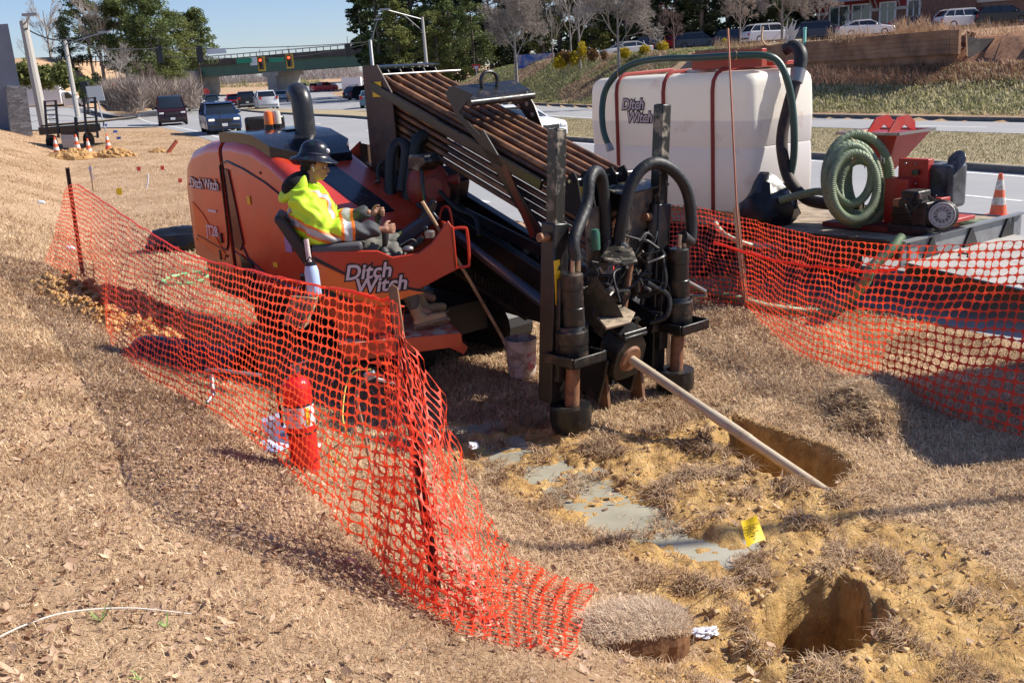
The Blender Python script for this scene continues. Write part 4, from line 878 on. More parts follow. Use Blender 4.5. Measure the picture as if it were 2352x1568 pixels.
for a, z in ((5.9, 1.05), (5.9, 1.7), (5.1, .92), (4.6, .74), (3.9, .66), (3.3, .70), (3.1, 1.0), (4.9, 1.98), (4.0, 1.9)): B().cyl(M(a, L1+.001, z), M(a, L1+.012, z), .014, n=8).build('bolt', BLK, hood if a < 5 else rear)
# roof: black cap, black stripe, slots
def roofsheet(st, la, lb, dz, m, name, par, th=.02):
    b = B(); secs = []
    for i, a in enumerate(st):
        l0_, l1_ = (la(a), lb(a)) if callable(la) else (la, lb); z = zroof(a)+dz
        secs.append([M(a, l0_, z), M(a, l1_, z), M(a, l1_, z-th), M(a, l0_, z-th)])
    b.loft(secs); return b.build(name, m, par, smooth=20)
capm = roofsheet([5.02, 4.9, 4.5, 4.2, 4.0, 3.84, 3.66, 3.56], lambda a: L0+.02+.14*(a < 3.7), lambda a: L1-.05-.2*(a < 3.7), .085, GLOSS, 'roof_cap', rig, .11)
roofsheet([3.60, 3.4, 3.2, 3.0, 2.8, 2.6, 2.45], .56, .86, .006, GLOSS, 'hood_stripe', hood)
for a in (3.72, 3.0):
    b = B(); b.ell(M(a, .40, zroof(a)+.008), (.085, .03, .012), 14, 6, (AX*.9-ZX*.42, LX, ZX)); b.build('oval_latch', STEEL, hood)
b = B(); b.box(M(4.5, .5, zroof(4.5)+.078), (.5, .35, .012), MA); b.build('roof_grille', BLK, capm)
# front glass-like black bonnet face between the hood sides
b = B(); P = [(2.14, .26, 1.02), (2.14, 1.04, 1.02), (2.19, 1.08, 1.26), (2.27, 1.02, 1.385), (2.27, .30, 1.385), (2.19, .24, 1.26)]
b.prism([M(a-.012, l, z) for a, l, z in P], AX*-.012); b.build('front_black_panel', mat('dusty_gloss_black', (.012, .016, .028), .22, dirt=(.22, .25, .3), damt=.5, dscale=14, thr=(.4, .7)), hood)
# radiator guard ladder on the right of the hood
b = B()
for l in (.20, .02): b.beam(M(4.6, l, 2.12), M(2.9, l, 1.62), .05, .05)
for a in (4.4, 4.1, 3.8, 3.5, 3.2): b.beam(M(a, .20, 2.12-(4.6-a)*.294), M(a, .02, 2.12-(4.6-a)*.294), .05, .03)
b.build('side_guard', BLKD, rig, smooth=0)
b = B(); b.box(M(3.9, .0, 1.15), (1.8, .3, .9), MA); b.build('tank_housing', BLK, rig)
MATTE_BLK = mat('matte_black', (.007, .007, .007), .85)  # plain near-black matte for the panel, legs and lugs
b = B(); b.prism([M(a, -.30, z) for a, z in ((.15, .72), (.15, .45), (1.0, .40), (3.2, .50), (3.3, 1.60))], LX*.02); gp_ = b.build('guard_panel', MATTE_BLK, rig, smooth=0)
b = B()
for a in np.arange(.9, 3.1, .05): b.beam(M(a, .36, .62+.3*(a-.15)*.93), M(a, .36, .50+.3*(a-.15)*.93), .02, .02, up=tuple(AX))
b.build('guard_ribs', BLK, gp_, smooth=0)
b = B(); b.beam(M(.8, .37, .68), M(3.2, .37, 1.40), .03, .04); b.build('guard_edge', BLK, gp_)
for l_ in (.12, -.2): b = B(); b.beam(M(.35, l_, .75), M(.35, l_, .0), .1, .1, up=tuple(AX)); b.build('support_leg', MATTE_BLK, rig)
# exhaust elbow
e0 = M(4.15, .50, 2.16)
ev = V(-.45, .9, 0); pts = [e0, e0+ZX*.2+ev*.01, e0+ZX*.38+ev*.03]+[e0+ZX*(.38+.13*math.sin(t))+ev*(.03+.13*(1-math.cos(t))) for t in np.linspace(.3, 1.9, 8)]
ex = B().tube(pts, .112, 20, True).build('exhaust_stack', mat('exhaust_black', (.02, .02, .022), .35, dirt=(.08, .08, .09), damt=.4), rig)
B().lathe(e0, [(.15, -.06), (.15, .02), (.115, .06)], 18).build('collar', BLK, ex)
for l, m_, nm in ((.62, mat('amber_lens', (.85, .16, .01), .25, coat=.5), 'amber_beacon'), (.52, mat('clear_lens', (.55, .52, .45), .15, coat=.5), 'clear_beacon')):
    c_ = M(4.75, l, zroof(4.75)+.07); bc = B().lathe(c_, [(.05, .05), (.05, .15), (.04, .19), (0, .2)], 14).build(nm, m_, rig); B().lathe(c_, [(.055, 0), (.055, .05)], 14).build('beacon_base', BLK, bc)
b = B(); b.box(M(5.25, .42, 2.35), (.06, .5, .16), MA); b.build('display_back', BLK, rig, bevel=.03)
B().tube([M(5.3, .9, 2.15), M(5.33, .93, 2.5)], .006, 5).build('antenna', BLK, rig)
# ---- undercarriage
for l in (.75, -.45):
    b = B(); P = []
    for t in np.linspace(-math.pi/2, math.pi/2, 9): P.append(M(4.9+.24*math.cos(t), l+.15, .28+.24*math.sin(t)))
    for t in np.linspace(math.pi/2, 3*math.pi/2, 9): P.append(M(2.1+.24*math.cos(t), l+.15, .28+.24*math.sin(t)))
    b.prism(P, -LX*.3)
    for a in np.arange(2.05, 5.0, .11): b.box(M(a, l, .535), (.04, .3, .03), MA); b.box(M(a, l, .03), (.04, .3, .03), MA)
    b.build('track', RUB, rig, smooth=0)
b = B(); b.box(M(3.5, .25, .42), (2.8, .9, .3), MA); b.build('chassis', RUB, rig)
# ---- thrust frame (inclined)
zf = lambda a: .70+.3404*a
fr = B()
for l in (.14, -.26): fr.beam(M(-.15, l, zf(-.15)), M(3.3, l, zf(3.3)), .09, .18)
for a in np.arange(.2, 3.3, .62): fr.beam(M(a, .14, zf(a)-.05), M(a, -.26, zf(a)-.05), .06, .08)
fr.build('thrust_frame', BLK, rig, bevel=.006)
b = B(); b.beam(M(-.1, -.06, zf(-.1)+.02), M(3.3, -.06, zf(3.3)+.02), .05, .05); 
for a in np.arange(-.1, 3.3, .07): b.box(M(a, -.06, zf(a)+.055), (.03, .05, .03), MT)
b.build('rack_gear', WORN, rig, smooth=0)
B().cyl(M(.3, .42, .78), M(1.75, .42, 1.37), .048).build('hydraulic_cylinder', mat('blue_steel', (.07, .08, .10), .3, metal=.6, dirt=(.2, .12, .08), damt=.4), rig)
b = B(); b.box(M(2.5, -.1, zf(2.5)+.15), (.4, .3, .26), MT); b.build('carriage', BLKD, rig, bevel=.03)
b = B(); gc_ = at(985, 432, 9.8); b.ell(gc_, (.22, .2, .27), 22, 14); b.cyl(gc_, gc_+V(.05, -.26, .02), .10); b.cyl(gc_+V(.1, 0, .05), gc_+V(.3, -.05, .08), .05); b.build('red_gearbox', mat('gearbox_red', (.26, .02, .014), .45, dirt=(.2, .1, .07), damt=.5), rig)
# ---- rod box
def rb(a, n):  # along a, n up from the rod floor (perp. to frame)
    return a, 1.62+.3404*(a-.4)+n
LBX0, LBX1 = .05, -.75
rods = []
k = 0
RODB = mat('dark_drill_rod', (.045, .024, .016), .45, metal=.3, col2=(.16, .075, .035), scale=9, dirt=(.05, .04, .035), damt=.7, dscale=5); RODC = mat('orange_drill_rod', (.13, .055, .025), .5, col2=(.34, .16, .07), scale=5, dirt=(.05, .035, .03), damt=.8, dscale=7)
for i in range(6):
    for j in range(8):
        l = LBX0-.06-i*.128; n = -.34+j*.072
        if i == 0 and j == 7: n -= .01
        a0, a1 = .32, 3.32
        o_ = B(); p0 = M(a0, l, 1.62+.3404*(a0-.4)+n+.0); p1 = M(a1, l, 1.62+.3404*(a1-.4)+n)
        d = p1-p0
        o_.tube([p0, p0+d*.03, p0+d*.035, p0+d*.965, p0+d*.97, p1], .03, 10, True, [.032, .032, .027, .027, .034, .034]); o_.build('drill_rod', (RODM, RODB, RODC)[(i*3+j*5) % 3], rig)
# rear tower of divider plates
def plate(pts, l, th, m, name, par=rig):
    b = B(); b.prism([M(a, l, z) for a, z in pts], LX*th); return b.build(name, m, par, smooth=0)
for i in range(6):
    l = LBX0-i*.15
    plate([(3.22, 1.95), (3.30, 2.78), (3.36, 2.86), (3.55, 2.86), (3.55, 1.9)], l, .012, BLKD if i else BROWN, 'divider_plate')
b = B(); b.prism([M(3.5, LBX0+.03, z) for z in (1.75, 2.86)]+[M(3.5, LBX1-.03, z) for z in (2.86, 1.75)], AX*.02); b.build('rear_plate', BROWN, rig, smooth=0)
b = B(); b.prism([M(3.34, LBX0+.02, 2.87), M(3.56, LBX0+.02, 2.89), M(3.56, LBX1, 2.89), M(3.34, LBX1, 2.87)], ZX*.012); b.build('top_plate', BLKD, rig)
B().cyl(M(3.28, LBX0, 2.80), M(3.28, LBX1-.22, 2.80), .014).build('tie_bar', STEEL, rig)
plate([(3.05, 1.45), (3.05, 2.62), (3.28, 2.90), (3.56, 2.90), (3.56, 1.4)], LBX0+.02, .015, BROWN, 'side_plate')
b = B(); b.box(M(3.30, LBX0+.045, 2.66), (.17, .006, .15), MA); b.build('warning_decal', YEL, rig); text('!  >', .1, M(3.30, LBX0+.05, 2.66), -AX, ZX, INK, 'warning_symbol', rig)
plate([(3.9, 1.4), (3.9, 2.12), (4.15, 2.0), (4.15, 1.5)], -.02, .02, BROWN, 'guard_plate')
b = B(); b.prism([M(3.9, -.02, 1.4), M(3.9, -.02, 2.1), M(3.9, -.5, 1.98), M(3.9, -.5, 1.4)], AX*.02); b.build('guard_plate', BROWN, rig)
b = B(); b.beam(M(3.4, LBX0+.05, 2.70), M(.82, LBX0+.05, 1.80), .03, .09); b.build('long_rail', BLK, rig, bevel=.004)
b = B(); b.beam(M(3.1, LBX0+.02, 1.75), M(.1, LBX0+.02, 1.02), .03, .1); b.build('lower_rail', BLK, rig, bevel=.004)
b = B(); b.beam(M(3.3, -.76, 2.35), M(.2, -.76, 1.45), .03, .1); b.build('far_rail', BLK, rig, bevel=.004)
# lifting bracket across the rack
b = B()
b.prism([M(1.92, LBX0+.04, 2.42), M(1.70, LBX0+.04, 2.58), M(1.98, LBX0+.04, 2.66), M(2.12, LBX0+.04, 2.60), M(1.95, LBX0+.04, 2.36), M(1.62, LBX0+.04, 2.12), M(1.50, LBX0+.04, 2.00), M(1.42, LBX0+.04, 2.06)][::1], LX*.014)
b.build('bracket_side', BLKD, rig, smooth=0)
b = B(); b.prism([M(2.08, LBX0+.04, 2.64), M(2.12, LBX1, 2.66), M(1.88, LBX1, 2.56), M(1.80, LBX0+.04, 2.52)], ZX*.014); br1 = b.build('lifting_bracket', BLKD, rig, smooth=0)
B().cyl(M(1.76, LBX0+.05, 2.50), M(1.80, LBX1+.04, 2.52), .035).build('cross_tube', BLKD, rig)
b = B(); c_ = M(2.0, -.34, 2.62); b.tube([c_+LX*.09, c_+LX*.1+ZX*.07]+[c_+LX*.1*math.cos(t)+ZX*(.07+.08*math.sin(t)) for t in np.linspace(.2, math.pi-.2, 7)]+[c_-LX*.1+ZX*.07, c_-LX*.09], .018, 8); b.build('lift_eye', BLK, rig)
b = B(); P = [(2.20, 2.60), (1.98, 2.58), (1.86, 2.42), (1.72, 2.14), (1.80, 2.12), (2.06, 2.38), (2.2, 2.45)]; b.prism([M(a, LBX1-.02, z) for a, z in P], -LX*.014); b.build('bracket_side', BLKD, rig, smooth=0)
for a, z in ((1.95, 2.44), (2.05, 2.50), (1.88, 2.34), (2.08, 2.42)): B().cyl(M(a, LBX1+.0, z), M(a, LBX1-.045, z), .022, n=10).build('bracket_hole', STEEL, rig)
b = B(); b.beam(M(1.62, LBX0+.055, 2.22), M(.84, LBX0+.055, 1.32), .02, .13); b.build('diagonal_arm', BLK, rig, bevel=.004)
b = B(); b.beam(M(1.30, LBX0+.06, 1.95), M(.95, LBX0+.06, 1.35), .015, .08); b.build('diagonal_arm', mat('painted_red_reflection', (.10, .015, .012), .35), rig)  # dark red strip over the black arm: reflected red put into the colour
# front end of the rack: lugs, slotted plates
for i in range(5):
    l = LBX0+.16-i*.145; plate([(.52, 1.66), (.34, 1.92), (.28, 1.94), (.24, 1.88), (.18, 1.55)], l, .014, MATTE_BLK, 'front_lug')
B().cyl(M(.31, LBX0+.2, 1.87), M(.31, LBX1+.10, 1.87), .014).build('tie_bar', STEEL, rig)
SLOT = mat('slotted_plate', (.075, .062, .052), .55, dirt=(.28, .19, .12), damt=.8, dscale=5)
b = B(); b.prism([M(.12, .26, 1.66), M(.12, .0, 1.66), M(.16, .0, 1.12), M(.16, .22, 1.05)], AX*.015); pl1 = b.build('slotted_plate', SLOT, rig, smooth=0)
b = B(); b.prism([M(.02, -.06, 1.72), M(.02, -.52, 1.76), M(.04, -.50, 1.60), M(.08, -.42, 1.12), M(.08, -.10, .98)], AX*.015); pl2 = b.build('slotted_plate', SLOT, rig, smooth=0)
b = B()
for i in range(5):
    for l in (-.16, -.34): B().box(M(.012+.012*i, l, 1.62-i*.11), (.006, .012, .05), MA).build('slot', INK, pl2, smooth=0)
b = B(); b.prism([M(.02, -.06, 1.725), M(.25, -.06, 1.78), M(.25, -.54, 1.80), M(-.05, -.55, 1.765)], ZX*.014); b.build('top_lip', WORN, rig)
b = B(); b.box(M(.30, LBX0+.045, 1.74), (.14, .006, .14), MA); b.build('warning_decal', YEL, rig); text('!', .12, M(.30, LBX0+.05, 1.74), -AX, ZX, INK, 'warning_symbol', rig)
# ---- front masts (lean a little to the right)
def mast(lb, ft, a0, top, dec):
    le = lambda z: lb-.092*z
    b = B(); b.beam(M(a0, le(1.58), 1.58), M(a0, le(top), top), .105, .105, up=tuple(AX)); tb = b.build('square_tube', WORN, rig, bevel=.008)
    b = B(); b.beam(M(a0, le(top)-0.0, top+.001), M(a0, le(top+.004), top+.004), .08, .08, up=tuple(AX)); b.build('tube_mouth', INK, tb)
    b = B(); b.beam(M(a0, le(.22), .22), M(a0, le(1.62), 1.62), .155, .155, up=tuple(AX)); sl = b.build('mast_sleeve', BLK, rig, bevel=.01)
    b = B(); b.beam(M(a0-.10, le(.4), .4), M(a0-.10, le(1.2), 1.2), .10, .05, up=tuple(AX)); b.build('guide_rail', BLKD, rig, bevel=.006)
    B().cyl(M(a0, le(1.5)+.02, 1.52), M(a0, le(1.5)+.16, 1.53), .035).build('pivot_pin', RUST, rig)
    if dec:
        P = M(a0-.083, le(1.1)+.030, 1.12); xd = -LX; d = B(); d.box(P, (.006, .058, .46), (AX, LX, ZX)); dc = d.build('warning_decal', YEL, sl)
        for k in range(4):
            z = 1.12+.17-k*.115; q_ = M(a0-.088, le(z)+.030, z); b = B()
            b.prism([q_-xd*.02-ZX*.02, q_+xd*.02-ZX*.02, q_+ZX*.022], -AX*.002) if k % 2 == 0 else b.beam(q_-xd*.018-ZX*.018, q_+xd*.018+ZX*.018, .004, .012)
            b.build('warning_symbol', INK, dc, smooth=0)
    # auger motor stack
    c = V(*M(a0-.17-.0, ft, 0)); 
    lt = lambda z: M(a0-.17, ft-.092*(z-.3), z)
    mo = B().lathe(lt(.82), [(.085, 0), (.088, .02), (.088, .16), (.084, .165), (.084, .30), (.088, .305), (.088, .42), (.075, .43), (0, .43)], 22).build('hydraulic_motor', BLKD, rig)
    b = B(); b.lathe(lt(.60), [(.12, 0), (.12, .1), (.126, .105), (.126, .2), (.11, .21), (.1, .24), (0, .24)], 22); 
    for k in range(8): t = k*.785; b.cyl(lt(.81)+V(math.cos(t)*.1, math.sin(t)*.1, 0), lt(.83)+V(math.cos(t)*.1, math.sin(t)*.1, 0), .012, n=6)
    b.build('gearbox', BLKD, rig)
    b = B(); q_ = lt(.57)
    b.box(q_-AX*.02, (.36, .34, .02), MA); b.box(q_-AX*.19+ZX*.03, (.02, .34, .08), MA); b.box(q_+LX*.17+ZX*.03, (.36, .02, .08), MA); b.box(q_-LX*.17+ZX*.03, (.36, .02, .08), MA); b.lathe(q_-ZX*.07, [(.06, 0), (.12, .06)], 16)
    b.build('motor_bracket', BLKD, rig, bevel=.006)
    B().cyl(lt(.2), lt(.52), .058, .056, n=18).build('anchor_shaft', RUST, rig)
    b = B(); b.lathe(lt(0.)-ZX*.06, [(.10, 0), (.155, .09), (.165, .16), (.165, .27), (.15, .275), (.07, .27), (.06, .2), (0, .2)], 24); b.build('anchor_drum', BLKD, rig)
    # coupler fittings
    for k in (-.03, .03):
        B().tube([lt(1.25)+LX*k, lt(1.36)+LX*k], .018, 8, True, [.02, .018]).build('brass_fitting', mat('brass', (.4, .3, .2), .35, metal=.7) if k < 0 and dec else bpy.data.materials['brass'], rig)
    return lt
ltL = mast(.85, .76, .0, 2.32, True)
ltR = mast(-.32, -.47, .0, 2.42, False)
# sleeved hose arches
HSE = mat('hose_sleeve', (.012, .012, .013), .55, bump=.5, bscale=25)
def spl(P, n=8):
    P = [np.array(p, float) for p in P]; Q = [2*P[0]-P[1]]+P+[2*P[-1]-P[-2]]; out = []
    for i in range(1, len(Q)-2):
        for k in range(n):
            t = k/n; out.append(.5*((2*Q[i])+(-Q[i-1]+Q[i+1])*t+(2*Q[i-1]-5*Q[i]+4*Q[i+1]-Q[i+2])*t*t+(-Q[i-1]+3*Q[i]-3*Q[i+1]+Q[i+2])*t**3))
    out.append(P[-1]); return out
B().tube(spl([ltL(1.34), ltL(1.5)+AX*.02, M(-.06, .42, 1.72), M(-.02, .34, 1.9), M(.03, .22, 1.96), M(.08, .10, 1.86), M(.1, .06, 1.55), M(.1, .05, 1.2)]), .047, 14).build('sleeved_hose', HSE, rig)
B().tube(spl([M(.06, -.02, 1.3), M(0, -.05, 1.6), M(-.03, -.15, 1.86), M(-.08, -.33, 1.97), M(-.12, -.55, 1.87), M(-.14, -.69, 1.65), M(-.15, -.70, 1.3), ltR(1.34)]), .050, 14).build('sleeved_hose', HSE, rig)
# vise / wrench group on the drill axis
PE = gz(1895, 1128, -.13)                      # where the string dips behind the pit rim
PDIR = TX
axp = lambda s_: PE+PDIR*s_
UX = NX
b = B(); q_ = axp(1.95)
def ring_block(s_, w, h, dep, hole, name, m=BLKD):
    c_ = axp(s_); b = B(); out = [(-w, -h*.5), (-w, h*.45), (-w*.55, h), (w*.55, h), (w, h*.45), (w, -h*.5), (w*.6, -h), (-w*.6, -h)]
    n = 24; O_ = []; I_ = []
    for k in range(n):
        t = 2*math.pi*k/n; d = V(math.cos(t), math.sin(t)); mx = 9
        for i in range(len(out)):
            p_, r_ = np.array(out[i]), np.array(out[(i+1) % len(out)]); e = r_-p_; den = d[0]*e[1]-d[1]*e[0]
            if abs(den) > 1e-9:
                tt = (p_[0]*e[1]-p_[1]*e[0])/den; uu = (p_[0]*d[1]-p_[1]*d[0])/den
                if tt > 0 and -1e-6 <= uu <= 1+1e-6: mx = min(mx, tt)
        O_.append(d*mx); I_.append(d*hole)
    W = lambda p_, s2: c_+LX*p_[0]+UX*p_[1]+PDIR*s2
    vs = [W(p_, -dep/2) for p_ in O_]+[W(p_, -dep/2) for p_ in I_]+[W(p_, dep/2) for p_ in O_]+[W(p_, dep/2) for p_ in I_]; fs = []
    for k in range(n):
        k2 = (k+1) % n; fs += [(k, k2, n+k2, n+k), (2*n+k, 3*n+k, 3*n+k2, 2*n+k2), (k, 2*n+k, 2*n+k2, k2), (n+k, n+k2, 3*n+k2, 3*n+k)]
    b.add(vs, fs); return b.build(name, m, rig, bevel=.006)
w1_ = ring_block(2.0, .165, .19, .2, .085, 'wrench_block'); ring_block(2.38, .16, .18, .16, .08, 'vise_block')
B().lathe(axp(1.88), [(.06, 0), (.10, 0), (.115, .02), (.10, .05)], 24, (LX, UX, PDIR)).build('wiper_ring', RUST, rig)
b = B(); c_ = axp(2.02)+UX*.21; b.box(c_, (.26, .26, .03), (PDIR, LX, UX)); b.cyl(c_+LX*.13+UX*.03+PDIR*.1, c_-LX*.13+UX*.03+PDIR*.1, .025); b.cyl(c_-LX*.13+UX*.03-PDIR*.1, c_+LX*.13+UX*.03-PDIR*.1, .015); b.build('wrench_cover', BLKD, rig, bevel=.008)
b = B(); b.box(axp(2.45)-UX*.02, (.5, .5, .10), (PDIR, LX, UX)); b.box(axp(2.3)-UX*.2+LX*.19, (.7, .03, .4), (PDIR, LX, UX)); b.box(axp(2.3)-UX*.2-LX*.19, (.7, .03, .4), (PDIR, LX, UX)); b.build('front_frame', BLKD, rig, bevel=.008)
b = B(); b.prism([at(1358, 716, 8.1), at(1425, 704, 8.2), at(1458, 722, 8.05), at(1446, 744, 7.85), at(1392, 758, 7.8)], UX*.02); b.build('mud_tray', mat('clay_splashed_plate', (.10, .085, .07), .6, dirt=(.5, .38, .25), damt=.95, dscale=5, thr=(.4, .55)), rig, bevel=.004)
for a, l, z in ((.2, .3, 0), (-.12, .28, 0), (-.15, -.1, 0)):
    b = B(); q_ = M(a, l, z); b.prism([q_-ZX*.05, q_+AX*.16-ZX*.05, q_+AX*.12+ZX*.38, q_+AX*.04+ZX*.38], LX*.03); b.build('ground_spade', mat('rusty_spade', (.16, .075, .04), .6, dirt=(.35, .2, .1), damt=.6) if a == .2 else bpy.data.materials['rusty_spade'], rig)
# upper vise, arms, cylinders between the masts
b = B(); b.lathe(M(.15, -.28, .93), [(.06, 0), (.19, .01), (.19, .09), (.17, .12), (.08, .13), (.08, .16), (0, .16)], 24, (LX, ZX, AX)); b.build('reel_disc', WORN, rig)
b = B(); b.tube([M(.0, -.30, 1.02), M(-.02, -.42, 1.62)], .05, 14, True, [.05, .05]); b.cyl(M(.02, -.25, .75), M(.0, -.31, 1.05), .025); b.build('vise_cylinder', BLKD, rig)
b = B(); b.tube([M(-.04, .02, .8), M(-.02, -.12, 1.25)], .022, 10); b.build('rusty_rod', RUST, rig)
b = B(); b.prism([at(1378, 596, 7.9), at(1432, 612, 7.8), at(1464, 604, 7.85), at(1452, 574, 8.1), at(1400, 566, 8.15)], ZX*.02); b.build('upper_plate', WORN, rig, bevel=.004)
b = B(); b.tube(spl([M(-.18, -.12, 1.19), M(-.2, -.3, 1.22), M(-.1, -.36, 1.24), M(-.06, -.16, 1.22), M(-.18, -.12, 1.19)], 5), .012, 6); b.build('clamp_handle', BLK, rig)
b = B(); b.prism([M(-.1, .38, 1.15), M(-.2, .26, .92), M(-.24, .18, .72), M(-.1, .34, .66), M(.1, .44, .9)], LX*.015+AX*.01); b.build('swing_plate', BLKD, rig)
b = B(); b.tube(spl([M(-.1, -.2, 1.0), M(-.2, -.34, .88), M(-.22, -.3, .72), M(-.12, -.2, .66)], 6), .022, 8); b.tube(spl([M(0, -.2, 1.02), M(-.12, -.42, .95), M(-.16, -.42, .72), M(-.1, -.3, .62)], 6), .016, 8); b.build('gripper_arm', BLKD, rig)
B().lathe(M(-.06, .34, 1.36), [(.035, 0), (.038, .02), (.038, .12), (.03, .16), (0, .17)], 14).build('green_filter', mat('green_filter_paint', (.03, .12, .08), .4), rig)
rnd = random.Random(5)
for i in range(34):
    p0 = M(rnd.uniform(-.1, .2), rnd.uniform(-.5, .4), rnd.uniform(.75, 1.45)); p1 = M(rnd.uniform(-.15, .2), rnd.uniform(-.5, .4), rnd.uniform(.7, 1.5)); mid = (p0+p1)/2+V(rnd.uniform(-.1, .1), rnd.uniform(-.1, .05), rnd.uniform(-.12, .12))
    B().tube(spl([p0, mid, p1], 7), rnd.choice((.005, .007, .010, .014)), 7).build('hydraulic_hose', RUB, rig)
for i in range(22):
    p0 = M(rnd.uniform(-.12, .05), rnd.uniform(-.5, .35), rnd.uniform(.7, 1.4)); d = V(rnd.uniform(-1, 1), rnd.uniform(-1, 1), rnd.uniform(-1, 1)); d /= np.linalg.norm(d)
    B().cyl(p0, p0+d*.06, .013, n=6).build('fitting', STEEL, rig)
B().tube([M(.1, -.5, 1.1), M(-.12, -.92, .8), M(-.08, -.98, .74), M(.1, -.96, .72)], .014, 8).build('guard_loop', STEEL, rig)
b = B(); b.beam(M(.25, -.30, 1.15), M(.2, -.95, .85), .05, .05); b.build('side_link', BLKD, rig)
# hose bundle and work lamp behind the operator
hb = [([M(3.1, .05, 1.5), M(3.0, .02, 1.85), M(2.95, 0, 2.1), M(2.8, -.05, 2.16), M(2.6, -.1, 2.0), M(2.5, -.1, 1.6)], .055), ([M(3.2, .1, 1.3), M(3.1, .1, 1.75), M(3.05, .1, 2.0), M(3.0, .02, 2.08), M(2.9, -.08, 1.9), M(2.8, -.1, 1.5)], .04), ([M(2.9, .2, 1.2), M(2.85, .18, 1.6), M(2.7, .1, 1.75), M(2.5, .05, 1.6), M(2.3, .0, 1.25)], .035), ([M(3.0, .25, 1.3), M(2.9, .2, 1.55), M(2.7, .15, 1.6), M(2.6, .3, 1.45), M(2.45, .3, 1.15)], .02)]
hb = [([at(u_, v_, t_) for u_, v_, t_ in L_], r_) for L_, r_ in (([(900, 500, 9.9), (896, 440, 9.9), (897, 380, 9.9), (903, 342, 9.9), (918, 328, 9.9), (932, 338, 9.85), (930, 380, 9.85), (922, 440, 9.85)], .055), ([(935, 490, 9.9), (943, 430, 9.85), (950, 370, 9.85), (960, 325, 9.85), (985, 312, 9.9), (1000, 330, 9.95), (1003, 380, 9.95)], .072), ([(870, 420, 10.0), (868, 390, 10), (878, 372, 10), (892, 372, 10)], .02), ([(960, 470, 9.6), (1000, 500, 9.4), (1040, 560, 9.1)], .025), ([(1010, 440, 9.5), (1050, 480, 9.3), (1090, 500, 9.2), (1100, 540, 9.1)], .02))]
for P_, r_ in hb: B().tube(spl(P_, 7), r_, 12).build('hydraulic_hose', HSE, rig)
b = B(); b.tube([M(2.1, .42, 1.15), M(2.15, .42, 1.8), M(2.2, .38, 1.95), M(2.4, .34, 1.98)], .018, 8); lpst = b.build('lamp_post', BLK, rig)
b = B(); b.prism([M(2.42, .40, 1.9), M(2.2, .42, 1.9), M(2.05, .42, 1.99), M(2.12, .42, 2.06), M(2.38, .40, 2.05)], -LX*.2); b.build('work_lamp', WORN, rig, bevel=.02)
# ---- operator station (swung out: px forward, py to the machine, z up)
PO = at(760, 580, 8.7); PO[2] = 0
PF = V(math.cos(R(8)), math.sin(R(8)), 0); PL = V(-PF[1], PF[0], 0); PA = (PF, PL, ZX)
Q = lambda x, y, z: PO+x*PF+y*PL+z*ZX
YN = -.42
b = B(); pan = [(-.14, 1.415), (.28, 1.385), (.40, 1.375), (.52, 1.31), (.74, 1.325), (.86, 1.40), (1.01, 1.58), (1.055, 1.50), (1.06, 1.16), (.45, .90), (.36, .90), (-.10, .93)]
b.prism([Q(x, YN, z) for x, z in pan], PL*.035); sp = b.build('side_panel', mat('pod_orange_red', (.47, .03, .008), .36, coat=.3, dirt=(.35, .1, .05), damt=.25, dscale=5), rig, bevel=.008)
b = B(); b.prism([Q(1.05, YN, 1.53), Q(1.055, YN, 1.16), Q(1.03, .34, 1.14), Q(1.0, .34, 1.50)], -PF*.03); b.build('front_panel', bpy.data.materials['pod_orange_red'], rig, bevel=.006)
b = B(); b.prism([Q(x, .32, z) for x, z in ((.42, 1.2), (.86, 1.46), (.9, 1.54), (1.0, 1.5), (1.02, 1.12), (.42, 1.0))], PL*.03); b.build('far_side_panel', bpy.data.materials['pod_orange_red'], rig, bevel=.006)
# orange flash with black edge on the panel
b = B(); b.prism([Q(x, YN-.004, z) for x, z in ((-.13, 1.33), (.14, 1.17), (.80, .99), (.62, .965), (.45, .905), (.36, .905), (.02, 1.05), (-.12, 1.14))], -PL*.003); fl = b.build('orange_flash', ORANGE, sp)
b = B(); b.prism([Q(x, YN-.0045, z) for x, z in ((-.13, 1.375), (-.13, 1.34), (.14, 1.18), (.34, 1.125), (.34, 1.14), (.13, 1.205))], -PL*.003); b.build('black_edge', INK, sp)
b = B(); b.prism([Q(x, YN-.0045, z) for x, z in ((.44, 1.10), (.84, .985), (.80, .975), (.44, 1.075))], -PL*.003); b.build('black_edge', INK, sp)
b = B(); b.prism([Q(x, YN-.006, z) for x, z in ((-.12, 1.14), (.02, 1.05), (.20, .93), (.13, .925), (-.11, 1.06))], -PL*.003); b.build('black_edge', INK, sp)
LETW = mat('decal_letter', (.62, .50, .52), .5)
SH = .25
def logo(P1, P2, sz, xd, yd, par, o1=.02, lt=LETW, gap=.004):
    nrm = np.cross(xd, yd)
    a_ = text('Ditch', sz, P1, xd, yd, INK, 'letter_outline', par, off=sz*.095, shear=SH, ext=.0006, space=1.0); b_ = text('Witch', sz, P2+nrm*.0005, xd, yd, INK, 'letter_outline', par, off=sz*.095, shear=SH, ext=.0006, space=1.0)
    text('Ditch', sz, P1+nrm*gap, xd, yd, lt, 'lettering', par, off=sz*.022, shear=SH, ext=.0006, space=1.0); text('Witch', sz, P2+nrm*gap, xd, yd, lt, 'lettering', par, off=sz*.022, shear=SH, ext=.0006, space=1.0)
logo(Q(.30, YN-.009, 1.205), Q(.395, YN-.009, 1.085), .175, PF, ZX, sp)
